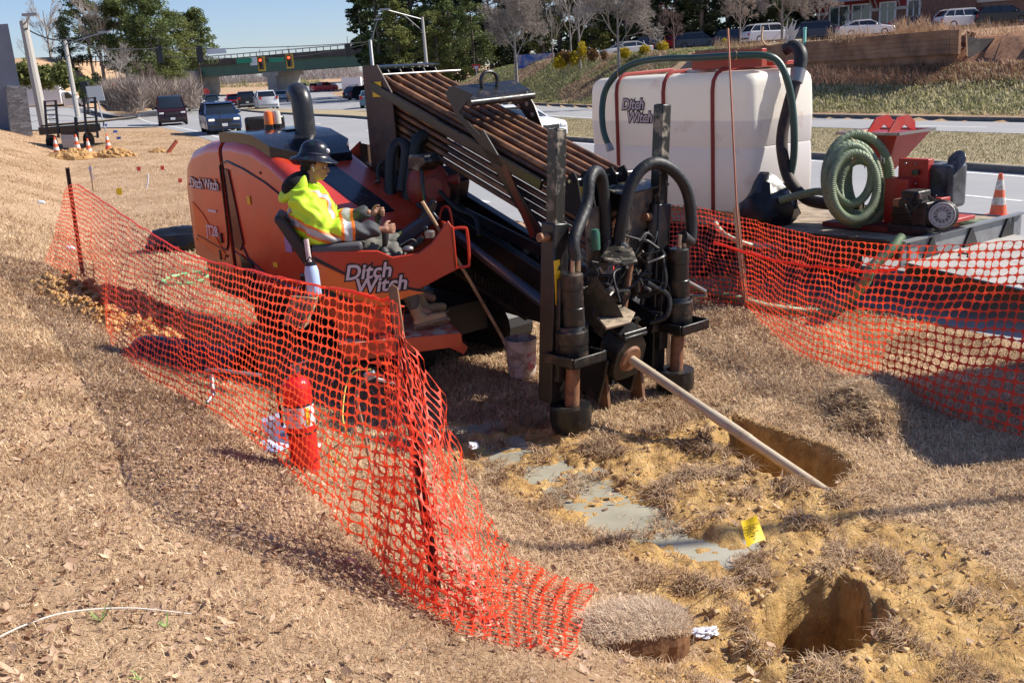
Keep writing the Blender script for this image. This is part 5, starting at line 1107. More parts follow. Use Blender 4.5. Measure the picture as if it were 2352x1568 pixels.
# seat
BLKF = mat('seat_vinyl', (.025, .025, .027), .5, bump=.1)
b = B(); b.prism([Q(x, -.24, z) for x, z in ((-.13, 1.16), (-.20, 1.22), (-.44, 1.68), (-.40, 1.72), (-.33, 1.66), (-.06, 1.24))], PL*.48); b.build('seat_back', BLKF, rig, bevel=.03, seg=3)
b = B(); b.box(Q(.12, 0, 1.25), (.46, .46, .12), PA); b.build('seat_cushion', BLKF, rig, bevel=.04, seg=3)
b = B(); b.box(Q(.07, -.37, 1.42), (.42, .10, .085), PA); b.build('armrest', mat('armrest_grey', (.075, .075, .08), .6), rig, bevel=.03, seg=3)
b = B(); b.box(Q(.07, .34, 1.42), (.42, .10, .085), PA); b.build('armrest', bpy.data.materials['armrest_grey'], rig, bevel=.03, seg=3)
b = B(); b.box(Q(.1, 0, 1.0), (.5, .6, .36), PA); b.build('seat_base', BLK, rig)
# joysticks
for (x, y, zt) in ((.47, -.25, 1.52), (.43, .17, 1.62)):
    b = B(); c_ = Q(x-.02, y, 1.28); b.lathe(c_, [(.07, 0), (.06, .02), (.065, .03), (.05, .05), (.055, .06), (.04, .08), (.02, .1)], 14); b.build('joystick_boot', RUB, rig)
    b = B(); b.tube([Q(x-.02, y, 1.36), Q(x, y, zt-.12), Q(x+.01, y, zt-.04), Q(x+.0, y, zt)], .02, 12, True, [.014, .024, .03, .026]); b.ell(Q(x-.01, y, zt), (.036, .03, .024), 12, 8); b.build('joystick', RUB, rig)
# console with screen
b = B(); b.prism([Q(x, .06, z) for x, z in ((.5, 1.30), (.62, 1.30), (.98, 1.53), (.93, 1.60), (.56, 1.38))], PL*.26); cs_ = b.build('console', mat('console_navy', (.012, .016, .035), .4), rig, bevel=.012)
b = B(); b.box(Q(.60, .16, 1.412), (.08, .10, .006), (PF*.86+ZX*.5, PL, -PF*.5+ZX*.86)); b.build('yellow_sticker', mat('lime_sticker', (.75, .7, .1), .5), cs_)
b = B(); b.prism([Q(x, .12, z) for x, z in ((.80, 1.53), (.93, 1.69), (.97, 1.68), (.94, 1.56), (.88, 1.51))], PL*.22); b.build('screen_hood', BLK, rig, bevel=.01)
b = B(); b.box(Q(.74, -.1, 1.36), (.16, .2, .04), (PF*.86+ZX*.5, PL, -PF*.5+ZX*.86)); b.build('switch_box', BLK, rig, bevel=.01)
b = B(); b.ell(Q(.83, -.2, 1.50), .022, 12, 8); b.cyl(Q(.83, -.2, 1.50), Q(.85, -.2, 1.42), .008); b.build('ball_knob', GLOSS, rig)
B().lathe(Q(.86, -.22, 1.42), [(.045, 0), (.045, .05), (.03, .06), (0, .06)], 14).build('dial', STEEL, rig); B().ell(Q(.66, -.28, 1.345), (.05, .04, .03), 12, 8).build('dial', STEEL, rig)
b = B(); b.tube(spl([Q(.5, -.2, 1.32), Q(.6, -.15, 1.36), Q(.7, -.12, 1.4), Q(.74, -.1, 1.38)], 5), .008, 6); b.build('cable', RUB, rig)
# grab handles
HR = bpy.data.materials['pod_orange_red']
b = B(); b.tube(spl([Q(1.04, -.36, 1.50), Q(1.14, -.36, 1.50), Q(1.17, -.36, 1.46), Q(1.17, -.36, 1.20), Q(1.14, -.36, 1.165), Q(1.05, -.36, 1.165)], 4), .013, 8); b.build('grab_handle', HR, rig)
b = B(); b.tube(spl([Q(.98, .25, 1.5), Q(1.02, .25, 1.6), Q(1.08, .2, 1.6), Q(1.1, .2, 1.4)], 4), .013, 8); b.build('grab_handle', HR, rig)
# step
STEP = mat('step_plate', (.48, .05, .02), .5, dirt=(.55, .42, .30), damt=.95, dscale=6, thr=(.42, .55))
b = B(); b.prism([Q(.0, -.47, .585), Q(1.03, -.47, .585), Q(.93, .36, .60), Q(.0, .36, .60)], ZX*.03); stp = b.build('step_plate', STEP, rig)
b = B(); b.prism([Q(.0, -.472, .615), Q(1.035, -.472, .615), Q(1.035, -.472, .50), Q(.06, -.472, .46), Q(-.0, -.472, .58)], -PL*.012); b.build('step_lip', RED, rig)
b = B(); b.prism([Q(1.035, -.47, .61), Q(1.035, -.47, .50), Q(.935, .36, .52), Q(.935, .36, .61)], PF*.012); b.build('step_lip', RED, rig)
b = B(); b.prism([Q(1.0, -.40, .58), Q(1.10, -.40, .46), Q(1.06, -.40, .40), Q(.90, -.40, .50)], PL*.02); b.build('step_bracket', HR, rig)
b = B(); b.prism([Q(-.12, -.30, .96), Q(.42, -.30, .92), Q(.42, -.30, .62), Q(.04, -.30, .62)], PL*.5); b.build('pod_base', RED, rig, bevel=.01)
b = B(); b.box(Q(.3, .1, .48), (.3, .3, .2), PA); b.beam(Q(.3, .1, .45), M(3.2, .6, .45), .12, .14); b.build('swing_arm', RUB, rig)
# ================================================================ the operator
SKIN = mat('skin', (.36, .185, .115), .5, spec=.4); HAIR = mat('hair', (.01, .008, .007), .8)
HIV = mat('hi_vis_yellow', (.60, .85, .03), .65, col2=(.52, .78, .03), scale=6, bump=.25, bscale=18)
HIO = mat('hi_vis_orange', (.85, .20, .02), .6); SILV = mat('reflective_silver', (.45, .45, .46), .4)
GREYC = mat('grey_jacket_cuff', (.05, .052, .058), .75, bump=.3, bscale=30); PANT = mat('grey_work_pants', (.13, .125, .11), .85, col2=(.17, .16, .14), scale=12, bump=.3, bscale=40)
FLEECE = mat('black_fleece', (.008, .008, .009), .95, bump=.5, bscale=120); TAN = mat('tan_boot_leather', (.42, .27, .13), .7, col2=(.5, .34, .18), scale=14, bump=.2); SOLE = mat('boot_sole', (.30, .21, .13), .85, dirt=(.12, .08, .05), damt=.6, dscale=30)
per = thing('person', 'seated operator in bright yellow safety jacket and dark full brim hard hat', 'person', tuple(Q(0, 0, .62)))
def remesh(name, prims, voxel, mats, parent, smooth=6, disp=None, matfn=None, dec=None):
    b = B()
    for p_ in prims:
        if p_[0] == 'c':     # capsule chain: pts, radii
            pts, rs = p_[1], p_[2]; P = [np.array(x, float) for x in pts]
            for i in range(len(P)-1):
                b.tube([P[i], P[i+1]], .1, 14, True, [rs[i], rs[i+1]])
            for x, r in zip(P, rs): b.ell(x, r, 14, 9)
        else: b.ell(p_[1], p_[2], 18, 12, p_[3] if len(p_) > 3 else None)
    o = b.build(name, mats, parent, smooth=0)
    md = o.modifiers.new('r', 'REMESH'); md.mode = 'VOXEL'; md.voxel_size = voxel; md.use_smooth_shade = True
    sm = o.modifiers.new('s', 'SMOOTH'); sm.factor = .6; sm.iterations = smooth
    bpy.context.view_layer.update()
    me = bpy.data.meshes.new_from_object(o.evaluated_get(bpy.context.evaluated_depsgraph_get())); o.modifiers.clear(); old = o.data; o.data = me; bpy.data.meshes.remove(old)
    n = len(me.vertices); co = np.zeros(n*3, np.float32); me.vertices.foreach_get('co', co); co = co.reshape(-1, 3)
    if disp:
        no = np.zeros(n*3, np.float32); me.vertices.foreach_get('normal', no); no = no.reshape(-1, 3); co = co+no*disp(co+ORG[parent.name])[:, None].astype(np.float32); me.vertices.foreach_set('co', co.ravel())
    me.materials.clear(); [me.materials.append(m_) for m_ in (mats if isinstance(mats, (list, tuple)) else [mats])]
    if matfn:
        k = len(me.polygons); ce = np.zeros(k*3, np.float32); me.polygons.foreach_get('center', ce); me.polygons.foreach_set('material_index', matfn(ce.reshape(-1, 3)+ORG[parent.name]).astype(np.int32))
    me.shade_smooth(); me.update(); return o
qx = lambda P: ((P-PO)@PF, (P-PO)@PL, P[:, 2])
# joints (forward, left, up)
hip = Q(.02, 0, 1.38); HD = Q(-.055, 0, 1.985)          # pelvis; head centre
sn, sf = Q(-.17, -.19, 1.73), Q(-.15, .19, 1.74); en, ef = Q(-.03, -.29, 1.49), Q(.02, .28, 1.50)
wn_, wf = Q(.36, -.25, 1.47), Q(.30, .15, 1.555)
kn, kf = Q(.50, -.12, 1.27), Q(.52, .13, 1.30); an, af = Q(.62, -.16, .80), Q(.68, .12, .86)
hax = (PF*.985+ZX*-.17, PL, ZX*.985+PF*.17)           # head axes, chin slightly down
hp = lambda x, y, z: HD+x*hax[0]+y*hax[1]+z*hax[2]
head = [('e', hp(-.005, 0, .03), (.098, .075, .095), hax), ('e', hp(.028, 0, -.045), (.066, .058, .072), hax), ('e', hp(.058, 0, -.088), (.030, .030, .022), hax),
        ('e', hp(.075, 0, -.02), (.03, .045, .05), hax), ('c', [hp(.090, 0, .01), hp(.112, 0, -.028)], [.009, .014]), ('e', hp(.104, 0, -.033), (.014, .020, .010), hax),
        ('e', hp(.094, 0, -.058), (.013, .024, .008), hax), ('e', hp(.091, 0, -.071), (.013, .022, .009), hax), ('c', [hp(.086, -.036, .022), hp(.094, 0, .022), hp(.086, .036, .022)], [.010, .011, .010]),
        ('e', hp(.062, -.04, -.022), (.022, .016, .018), hax), ('e', hp(.062, .04, -.022), (.022, .016, .018), hax), ('e', hp(-.012, -.075, -.01), (.019, .010, .032), hax), ('e', hp(-.012, .075, -.01), (.019, .010, .032), hax)]
neck = [('c', [hp(-.03, 0, -.05), Q(-.12, 0, 1.80)], [.055, .062])]
def hand(w, d, thumb, curl, sgn):
    """palm + four curled fingers + thumb around a grip; d forward of wrist, thumb = up side, curl = inward"""
    d = d/np.linalg.norm(d); th = thumb-d*(thumb@d); th /= np.linalg.norm(th); cu = np.cross(d, th)*sgn; L = []
    L.append(('c', [w, w+d*.035], [.028, .030])); L.append(('e', w+d*.055, (.045, .040, .017), (d, th, cu)))
    for i, k in enumerate((.030, .010, -.011, -.031)):
        ln = (.034, .038, .036, .028)[i]; b0 = w+d*.085+th*k; b1 = b0+d*ln*.7+cu*ln*.45; b2 = b1+cu*ln*.85-d*.004; b3 = b2-d*ln*.6+cu*.006
        L.append(('c', [b0-d*.01, b0, b1, b2, b3], [.010, .0098, .0092, .0085, .0075]))
    t0 = w+d*.03+th*.032; L.append(('c', [t0, t0+th*.022+d*.022+cu*.014, t0+th*.024+d*.045+cu*.03], [.013, .011, .0095])); return L
hands = hand(wn_+(wn_-en)/np.linalg.norm(wn_-en)*.06, (wn_-en)+ZX*.02, ZX*1., -PL, -1)+hand(wf+PF*.05, PF*1.+PL*.05+ZX*.05, ZX, PL, 1)
torso = [('e', Q(-.10, 0, 1.60), (.12, .17, .22)), ('e', Q(-.02, 0, 1.42), (.15, .17, .11)), ('c', [sn, Q(-.15, 0, 1.75), sf], [.06, .07, .06])]
arms = [('c', [sn, en, wn_, wn_+(wn_-en)*.12], [.055, .045, .030, .028]), ('c', [sf, ef, wf, wf+(wf-ef)*.12], [.055, .045, .030, .028])]
legs = [('c', [Q(.05, -.09, 1.38), kn, an], [.08, .058, .042]), ('c', [Q(.05, .09, 1.38), kf, af], [.08, .058, .042]), ('c', [an, an+PF*.12-ZX*.06], [.04, .035]), ('c', [af, af+PF*.12-ZX*.06], [.04, .035])]
remesh('body', head+neck+hands+torso+arms+legs, .0052, SKIN, per, 3)
# eyes, hair, earbud
for sg in (-1, 1):
    e_ = B().ell(hp(.083, sg*.030, -.001), (.011, .013, .008), 10, 8, hax).build('eye', mat('eye_white', (.6, .56, .52), .3) if sg < 0 else bpy.data.materials['eye_white'], per)
    B().ell(hp(.092, sg*.030, -.001), (.004, .006, .006), 8, 6, hax).build('iris', INK, e_)
    B().tube([hp(.088, sg*.018, .019), hp(.091, sg*.032, .023), hp(.080, sg*.047, .018)], .004, 6).build('eyebrow', HAIR, per)
b = B(); b.ell(hp(-.025, 0, .03), (.095, .081, .085), 20, 14, hax, .03); b.ell(hp(-.068, 0, -.03), (.045, .06, .05), 14, 10, hax, .06); b.build('hair', HAIR, per)
b = B(); b.tube([hp(-.008, -.087, -.008), hp(-.002, -.091, -.018), hp(.002, -.09, -.038)], .0045, 8); b.ell(hp(-.008, -.087, -.008), .009, 10, 7); b.build('earbud', WHITE, per)
# jacket
arm_t = lambda P, a, c: np.clip(((P-a)@(c-a))/((c-a)@(c-a)), -.3, 1.6)
def dseg(P, a, c): t = np.clip(((P-a)@(c-a))/((c-a)@(c-a)), 0, 1); return np.linalg.norm(P-a-t[:, None]*(c-a), axis=1)
def jmat(P):
    x, y, z = qx(P); m_ = np.zeros(len(P), int)
    for (s_, e_, w_) in ((sn, en, wn_), (sf, ef, wf)):
        near = np.minimum(dseg(P, e_, w_), 1) < .125
        tf = arm_t(P, e_, w_); L_ = np.linalg.norm(w_-e_); d = tf*L_
        isF = near & (d > .04)
        m_[isF & (d > .13)] = 1; m_[isF & (d > .155)] = 2; m_[isF & (d > .215)] = 1; m_[isF & (d > .24)] = 3
    tor = (np.minimum(dseg(P, sn, en), dseg(P, sf, ef)) > .075) & (m_ == 0)
    # waist band and braces
    zz = z+.45*(x+.1)
    m_[tor & (np.abs(zz-1.50) < .05)] = 1; m_[tor & (np.abs(zz-1.50) < .028)] = 2
    br_ = np.abs(np.abs(y)-.11); m_[tor & (z > 1.50) & (z < 1.80) & (br_ < .034)] = 1; m_[tor & (z > 1.50) & (z < 1.80) & (br_ < .02)] = 2
    m_[tor & (np.abs(y) < .012) & (x > -.05) & (z < 1.74)] = 3
    m_[(z < 1.36) & tor] = 3
    return m_
def folds(P):
    x, y, z = qx(P); f = np.zeros(len(P))
    f += .009*np.sin(x*46+np.sin(z*30)*2.2+y*13)+.007*np.sin(z*52+x*28+np.sin(y*26)*2); return f+.005*(np.random.rand(len(P))-.5)*0
jack = [('e', Q(-.115, 0, 1.60), (.195, .24, .23)), ('e', Q(-.03, 0, 1.44), (.20, .235, .13)), ('c', [sn+ZX*.0, Q(-.15, 0, 1.765), sf], [.088, .10, .088]),
        ('c', [sn, en, Q(.17, -.275, 1.475), wn_], [.118, .112, .090, .062]), ('c', [sf, ef, Q(.17, .2, 1.53), wf], [.105, .095, .078, .056])]
jo = remesh('jacket', jack, .0075, [HIV, HIO, SILV, GREYC], per, 7, folds, jmat)
# collar: standing tube open at the front, black lined hood behind
b = B(); N = 20; secs = []
for k in range(N+1):
    t = -2.55+5.1*k/N; rr = .092; c_ = V(-.095, 0); x = c_[0]-rr*math.cos(t)*1.1; y = rr*math.sin(t); h0, h1 = 1.775-.03*math.cos(t)*-1, 1.895-.035*(1-math.cos(t))+.03*(abs(t) > 2.2)*-1
    fx = .03*(1-math.cos(t))*.5
    secs.append([Q(x*1+fx-.012, y*1.12, h0), Q(x+fx, y*1.08, h1), Q(x+fx+.012*math.cos(t), y*.95, h1-.004), Q(x+fx+.012*math.cos(t), y*.95, h0)])
b.loft(secs); b.build('collar', HIV, per, sub=1)
b = B(); N = 26; secs = []
for k in range(N+1):       # hood pile: thick crescent roll behind the neck
    t = math.pi*(-1.0+2.0*k/N)*.62; rr = .135+.02*math.sin(3*t); c_ = Q(-.175-rr*math.cos(t)*1.05, rr*math.sin(t)*1.15, 1.80+.06*(1-math.cos(t))*.9-.04*math.cos(t)); tan_ = V(0, 0, 0); n1 = (-PF*math.cos(t)+PL*math.sin(t)); r1, r2 = .034+.012*math.cos(t), .055
    secs.append([c_+n1*r1*math.cos(a)+ZX*r2*math.sin(a)+n1*.02*math.sin(a)*-1 for a in np.linspace(0, 2*math.pi, 12, endpoint=False)])
b.loft(secs); b.build('hood', HIV, per, sub=1)
b = B(); b.ell(Q(-.215, -.05, 1.865), (.13, .15, .075), 20, 12, (PF*.85+ZX*.5, PL, ZX*.85-PF*.5)); b.build('hood_lining', FLEECE, per)
# trousers, boots
pan_ = [('c', [Q(.0, -.09, 1.37), Q(.25, -.12, 1.33), kn, Q(.58, -.15, 1.05), an+ZX*.03], [.10, .088, .076, .068, .065]), ('c', [Q(.0, .09, 1.37), Q(.25, .11, 1.34), kf, Q(.62, .12, 1.08), af+ZX*.03], [.11, .095, .082, .070, .065]), ('e', Q(.0, 0, 1.37), (.15, .19, .09))]
remesh('trousers', pan_, .008, PANT, per, 6, lambda P: .006*np.sin(qx(P)[0]*50+np.sin(P[:, 2]*40)*2))
def boot(ank, fwd, upv, name, lab=None):
    fwd = fwd/np.linalg.norm(fwd); upv = upv-fwd*(upv@fwd); upv /= np.linalg.norm(upv); sd_ = np.cross(upv, fwd); w = lambda x, y, z: ank+fwd*x+sd_*y+upv*z; ax_ = (fwd, sd_, upv)
    bt = remesh(name, [('c', [w(-.01, 0, .08), w(0, 0, -.01), w(.03, 0, -.05)], [.058, .055, .05]), ('e', w(.0, 0, -.06), (.062, .042, .045), ax_), ('e', w(.10, 0, -.06), (.11, .046, .040), ax_), ('e', w(.175, 0, -.062), (.05, .048, .038), ax_)], .006, TAN, per, 5)
    b = B(); P = []
    for k in range(28):
        t = 2*math.pi*k/28; x = .085+.155*math.cos(t); P.append(w(x, (.047+.008*math.cos(t-.5)-.010*math.cos(2*t)*-1)*math.sin(t), -.118))
    b.prism(P, upv*.026); b.build('sole', SOLE, bt, bevel=.004)
    for i in range(4): B().tube([w(.03+i*.02, -.03, -.005-.012*i), w(.035+i*.02, 0, .003-.013*i), w(.03+i*.02, .03, -.005-.012*i)], .004, 5).build('lace', INK, bt)
boot(Q(.70, .12, .775), PF*.98+ZX*-.02+PL*.15, ZX, 'boot'); boot(Q(.66, -.19, .735), PF*.93+PL*.08+ZX*.12, ZX*.75+PL*.62, 'boot')
# hard hat: full brim
HAT = bpy.data.materials.new('hard_hat_shell'); HAT.use_nodes = True
b_ = HAT.node_tree.nodes['Principled BSDF']; b_.inputs['Base Color'].default_value = (.012, .014, .035, 1); b_.inputs['Roughness'].default_value = .3; b_.inputs['Coat Weight'].default_value = .15; b_.inputs['Metallic'].default_value = .0; b_.inputs['Specular IOR Level'].default_value = .4
tc = HAT.node_tree.nodes.new('ShaderNodeTexNoise'); tc.inputs['Scale'].default_value = 9; rp_ = HAT.node_tree.nodes.new('ShaderNodeValToRGB'); e_ = rp_.color_ramp.elements; e_[0].position = .38; e_[0].color = (.006, .007, .010, 1); e_[1].position = .68; e_[1].color = (.010, .03, .03, 1); q__ = e_.new(.55); q__.color = (.014, .010, .022, 1)
HAT.node_tree.links.new(tc.outputs[0], rp_.inputs[0]); HAT.node_tree.links.new(rp_.outputs[0], b_.inputs['Base Color'])
b = B(); hc = hp(-.005, 0, .052); n = 36; rings = []
prof = [(1.50, -.008), (1.52, -.002), (1.46, .006), (1.25, .016), (1.06, .026), (1.0, .04), (.97, .065), (.9, .095), (.76, .120), (.55, .138), (.3, .149), (.1, .153)]
for r_, z_ in prof:
    ring = []
    for k in range(n):
        t = 2*math.pi*k/n; ex_ = 1.06 if r_ > 1.1 else 1.; dip = -.012*(r_ > 1.2)*abs(math.cos(t)); ring.append(hc+hax[0]*r_*.120*ex_*math.cos(t)+hax[1]*r_*.104*math.sin(t)+hax[2]*(z_+dip))
    rings.append(ring)
b.loft(rings); inner = []
hat = b.build('hard_hat', HAT, per)
B().tube([hc+hax[0]*.12*math.cos(t)*.99+hax[2]*(.035+.115*math.sin(t)) for t in np.linspace(.25, math.pi-.25, 14)], .006, 6).build('ridge', HAT, hat)
b = B(); secs = [[hc+hax[0]*.1185*math.cos(t)+hax[1]*.1025*math.sin(t)+hax[2]*z_ for z_ in (.034, .055-.008*abs(t+1.45))] for t in np.linspace(-2.15, -.75, 12)]
for i in range(len(secs)-1): b.add([secs[i][0], secs[i+1][0], secs[i+1][1], secs[i][1]], [(0, 1, 2, 3)])
b.build('hat_sticker', mat('hat_sticker', (.42, .40, .44), .4), hat)
for k in range(14): 
    t = -1.57+(k % 5-2)*.10; z_ = .085+.010*(k//5); rr = .93-.05*(k//5); B().ell(hc+hax[0]*.116*rr*math.cos(t)+hax[1]*.1*rr*math.sin(t)+hax[2]*z_, .0035, 6, 5).build('vent_hole', INK, hat)
B().ell(hc+hax[0]*.098+hax[1]*-.045+hax[2]*.075, (.02, .014, .02), 10, 8).build('round_sticker', WHITE, hat)
per.scale = (1.07, 1.07, 1.07)
# ================================================================ bottle, bag and handle beside the pod
BOT = mat('pale_blue_bottle', (.42, .55, .78), .35, coat=.3, dirt=(.3, .35, .45), damt=.3, dscale=8)
p0 = at(723, 678, 8.05); p1 = at(714, 612, 8.02); axb = (p1-p0)/np.linalg.norm(p1-p0); s1 = np.cross(axb, (0, 1, 0)); s1 /= np.linalg.norm(s1); s2 = np.cross(axb, s1)
bo = thing('water_bottle', 'pale blue insulated bottle hanging at the corner of the operator station', 'bottle', tuple(p0))
B().lathe(p0, [(.055, 0), (.058, .01), (.058, .19), (.05, .225), (.046, .24), (0, .242)], 20, (s1, s2, axb)).build('flask', BOT, bo)
B().lathe(p0+axb*.24, [(.048, 0), (.048, .012), (.044, .016), (.044, .03), (0, .032)], 20, (s1, s2, axb)).build('lid', BLK, bo)
B().tube([p0+axb*.27+s1*-.03, p0+axb*.31, p0+axb*.27+s1*.03], .007, 6).build('loop', BLK, bo)
st_ = thing('white_tube', 'dirty white plastic tube standing behind the pale blue bottle', 'tube', tuple(at(713, 612, 8.15)))
B().tube([at(712, 610, 8.15), at(703, 549, 8.12)], .021, 12).build('tube_shaft', mat('dirty_white_plastic', (.6, .5, .48), .6, dirt=(.35, .2, .13), damt=.8, dscale=10), st_)
BAG = mat('brown_paper', (.34, .19, .10), .9, col2=(.42, .25, .14), scale=5, bump=.6, bscale=9)
bg_ = thing('paper_bag', 'crumpled brown paper bag with black print behind the orange net', 'bag', tuple(at(680, 750, 8.0)))
rng = random.Random(4); b = B(); secs = []
for f in np.linspace(0, 1, 7):
    L_ = at(648+22*f, 745-62*f, 7.95)*1; R_ = at(700+25*f, 752-66*f, 7.9); D_ = V(0, .13, 0); sec = []
    for (A_, B_, k) in ((L_, R_, 4), (R_, R_+D_, 2), (R_+D_, L_+D_, 4), (L_+D_, L_, 2)):
        for j in range(k): sec.append(A_+(B_-A_)*(j/k)+V(rng.uniform(-1, 1), rng.uniform(-1, 1), rng.uniform(-1, 1))*.012)
    secs.append(sec)
b.loft(secs); b.build('bag_body', BAG, bg_, smooth=20)
o_ = V(.02, -.03, 0)
for s_, u_, v_, sz in (('HALF', 692, 703, .035), ('NAPA', 690, 712, .03), ('ALWAYS', 668, 722, .045), ('WEAR', 680, 732, .045), ('GLOVES', 676, 742, .035)):
    text(s_, sz, at(u_, v_, 7.88), at(u_+10, v_+1.5, 7.87)-at(u_, v_, 7.88), at(u_+2, v_-10, 7.88)-at(u_, v_, 7.88), INK, 'print', bg_, off=.001)
# ================================================================ tank trailer on the road edge
TD = .70
ta = math.radians(90+24.45+11); TV = V(math.cos(ta), math.sin(ta), 0); TN = V(TV[1], -TV[0], 0); TA = (TV, TN, ZX)
TO = gz(2075, 560, TD); TO[2] = 0
T = lambda x, y, z: TO+x*TV+y*TN+z*ZX
tr = thing('equipment_trailer', 'long dark flatbed trailer carrying the tank and mixer beside the orange net', 'trailer', tuple(T(2.5, 1, 0)))
DECK = mat('deck_planks', (.42, .34, .25), .85, col2=(.30, .23, .16), scale=6, dirt=(.15, .1, .07), damt=.6, dscale=3)
for k in range(10):
    b = B(); b.box(T(3.1, .12+.205*k+.1, TD-.02), (6.2, .195, .04), TA); b.build('deck_plank', DECK, tr, smooth=0)
for y in (0.03, 2.2): b = B(); b.box(T(3.1, y, TD-.09), (6.3, .06, .2), TA); rl = b.build('side_rail', BLKD, tr, bevel=.004)
b = B()
for x in np.arange(.3, 6.2, .6): b.box(T(x, 1.1, TD-.12), (.06, 2.1, .12), TA)
b.box(T(3, .7, TD-.25), (6, .1, .15), TA); b.box(T(3, 1.5, TD-.25), (6, .1, .15), TA); b.build('frame', BLK, tr, smooth=0)
b = B(); b.box(T(2.2, -.02, .42), (3.4, .03, .34), TA); sk = b.build('side_skirt', BLKD, tr, bevel=.004)
LGREY = mat('light_grey_letter', (.45, .45, .45), .6)
text('TT TECHNOLOGIES, INC.', .11, T(1.9, -.045, .50), -TV, ZX, LGREY, 'lettering', sk); text('1-800-533-2078', .07, T(1.9, -.045, .38), -TV, ZX, LGREY, 'lettering', sk)
text('TT', .15, T(2.72, -.045, .52), -TV, ZX, LGREY, 'lettering', sk, off=.004)
GST = mat('grey_primer_steel', (.26, .27, .28), .45, metal=.3, dirt=(.12, .1, .09), damt=.6, dscale=3)
b = B(); b.box(T(-.03, 1.15, TD-.10), (.03, 2.5, .27), TA); b.box(T(-.05, 1.15, TD+.035), (.08, 2.5, .02), TA); b.build('tail_plate', GST, tr)
for y in (.45, 1.25, 2.05): b = B(); b.prism([T(-.05, y-.16, TD-.22), T(-.05, y+.16, TD-.22), T(-.05, y, TD+.03)], -TV*.02); b.build('gusset', BLK, tr)
b = B(); b.prism([T(-.05, -.0, .46), T(-.05, 2.2, .46), T(-1.7, 2.2, .30), T(-1.7, .0, .30)], ZX*.04); b.build('beaver_tail', mat('worn_tail_planks', (.40, .38, .35), .7, dirt=(.2, .18, .16), damt=.6, dscale=4), tr)
for y in (0., 2.2): b = B(); b.beam(T(-.05, y, .42), T(-1.75, y, .27), .05, .14); b.build('tail_rail', BLK, tr)
for (x, y) in ((.5, 2.3), (-.4, .6), (-.9, 1.5)): B().tube([T(x, y, .5), T(x, y, .54), T(x+.1, y, .54), T(x+.1, y, .5)], .012, 6).build('tie_ring', BLK, tr)
for x in (2.9, 3.8):
    for y in (-.18, 2.35):
        wh = B().lathe(T(x, y, .34), [(.2, -.1), (.33, -.1), (.345, -.06), (.345, .06), (.33, .1), (.2, .1)], 22, (TV, ZX, TN)).build('wheel', TYRE, tr); B().lathe(T(x, y, .34), [(.02, -.09), (.1, -.1), (.2, -.07)], 16, (TV, ZX, TN)).build('rim', RIM, wh)
b = B(); b.prism([T(x, -.32, z) for x, z in ((2.35, .5), (2.5, .74), (4.2, .74), (4.35, .5), (4.3, .5), (4.15, .7), (2.55, .7), (2.4, .5))], TN*.3); b.build('fender', BLK, tr)
# ---- tank
def tankmat():
    m = mat('translucent_tank', (.86, .84, .80), .42, dirt=(.45, .22, .10), damt=.35, dscale=1.6, thr=(.60, .72)); nt = m.node_tree; nd = nt.nodes; lk = nt.links; b = nd['Principled BSDF']
    b.inputs['Subsurface Weight'].default_value = .0
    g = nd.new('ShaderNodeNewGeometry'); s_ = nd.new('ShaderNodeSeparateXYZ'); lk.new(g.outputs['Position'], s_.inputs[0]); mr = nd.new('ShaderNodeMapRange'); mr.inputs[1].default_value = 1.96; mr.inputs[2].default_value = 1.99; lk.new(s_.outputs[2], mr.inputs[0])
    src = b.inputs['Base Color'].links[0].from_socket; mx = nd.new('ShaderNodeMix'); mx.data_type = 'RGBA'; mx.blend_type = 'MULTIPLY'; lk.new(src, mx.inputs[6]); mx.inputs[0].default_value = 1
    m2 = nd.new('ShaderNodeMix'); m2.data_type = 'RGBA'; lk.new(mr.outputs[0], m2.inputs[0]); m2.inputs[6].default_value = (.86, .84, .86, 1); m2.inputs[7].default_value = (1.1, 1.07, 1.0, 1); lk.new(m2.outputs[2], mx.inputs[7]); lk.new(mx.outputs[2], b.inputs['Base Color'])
    t = nd.new('ShaderNodeBsdfTranslucent'); lk.new(mx.outputs[2], t.inputs[0]); sh = nd.new('ShaderNodeMixShader'); sh.inputs[0].default_value = .35; lk.new(b.outputs[0], sh.inputs[1]); lk.new(t.outputs[0], sh.inputs[2]); lk.new(sh.outputs[0], nd['Material Output'].inputs[0]); return m
tk = thing('water_tank', 'big translucent white plastic tank with red brown straps on the trailer', 'tank', tuple(T(4, 1, TD)))
X0, X1, Y0, Y1, Z0, Z1 = 2.42, 5.52, .32, 1.62, .80, 2.58
def rrect(z, ins, r=.13, n=5, wob=0):
    P = []
    for cx, cy, a0 in ((X1-ins-r, Y1-ins-r, 0), (X0+ins+r, Y1-ins-r, 90), (X0+ins+r, Y0+ins+r, 180), (X1-ins-r, Y0+ins+r, 270)):
        for k in range(n+1): a = R(a0+90*k/n); P.append((cx+r*math.cos(a), cy+r*math.sin(a)))
    return [T(x, y, z) for x, y in P]
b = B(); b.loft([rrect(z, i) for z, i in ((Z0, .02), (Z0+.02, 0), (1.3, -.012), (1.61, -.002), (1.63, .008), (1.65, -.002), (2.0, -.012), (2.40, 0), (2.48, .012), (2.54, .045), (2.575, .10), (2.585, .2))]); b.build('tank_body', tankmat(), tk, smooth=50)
STR = mat('strap_red', (.30, .035, .025), .5)
for x in (4.88, 3.93, 2.98+.05):
    b = B(); P = [(Y0-.022, .74), (Y0-.022, 2.36), (Y0+.0, 2.48), (Y0+.07, 2.575), (Y0+.16, 2.62), (Y1-.2, 2.64), (Y1-.05, 2.58), (Y1+.022, 2.45), (Y1+.022, .75)]
    b.tube([T(x, y, z) for y, z in P], .028, 8); b.build('strap', STR, tk)
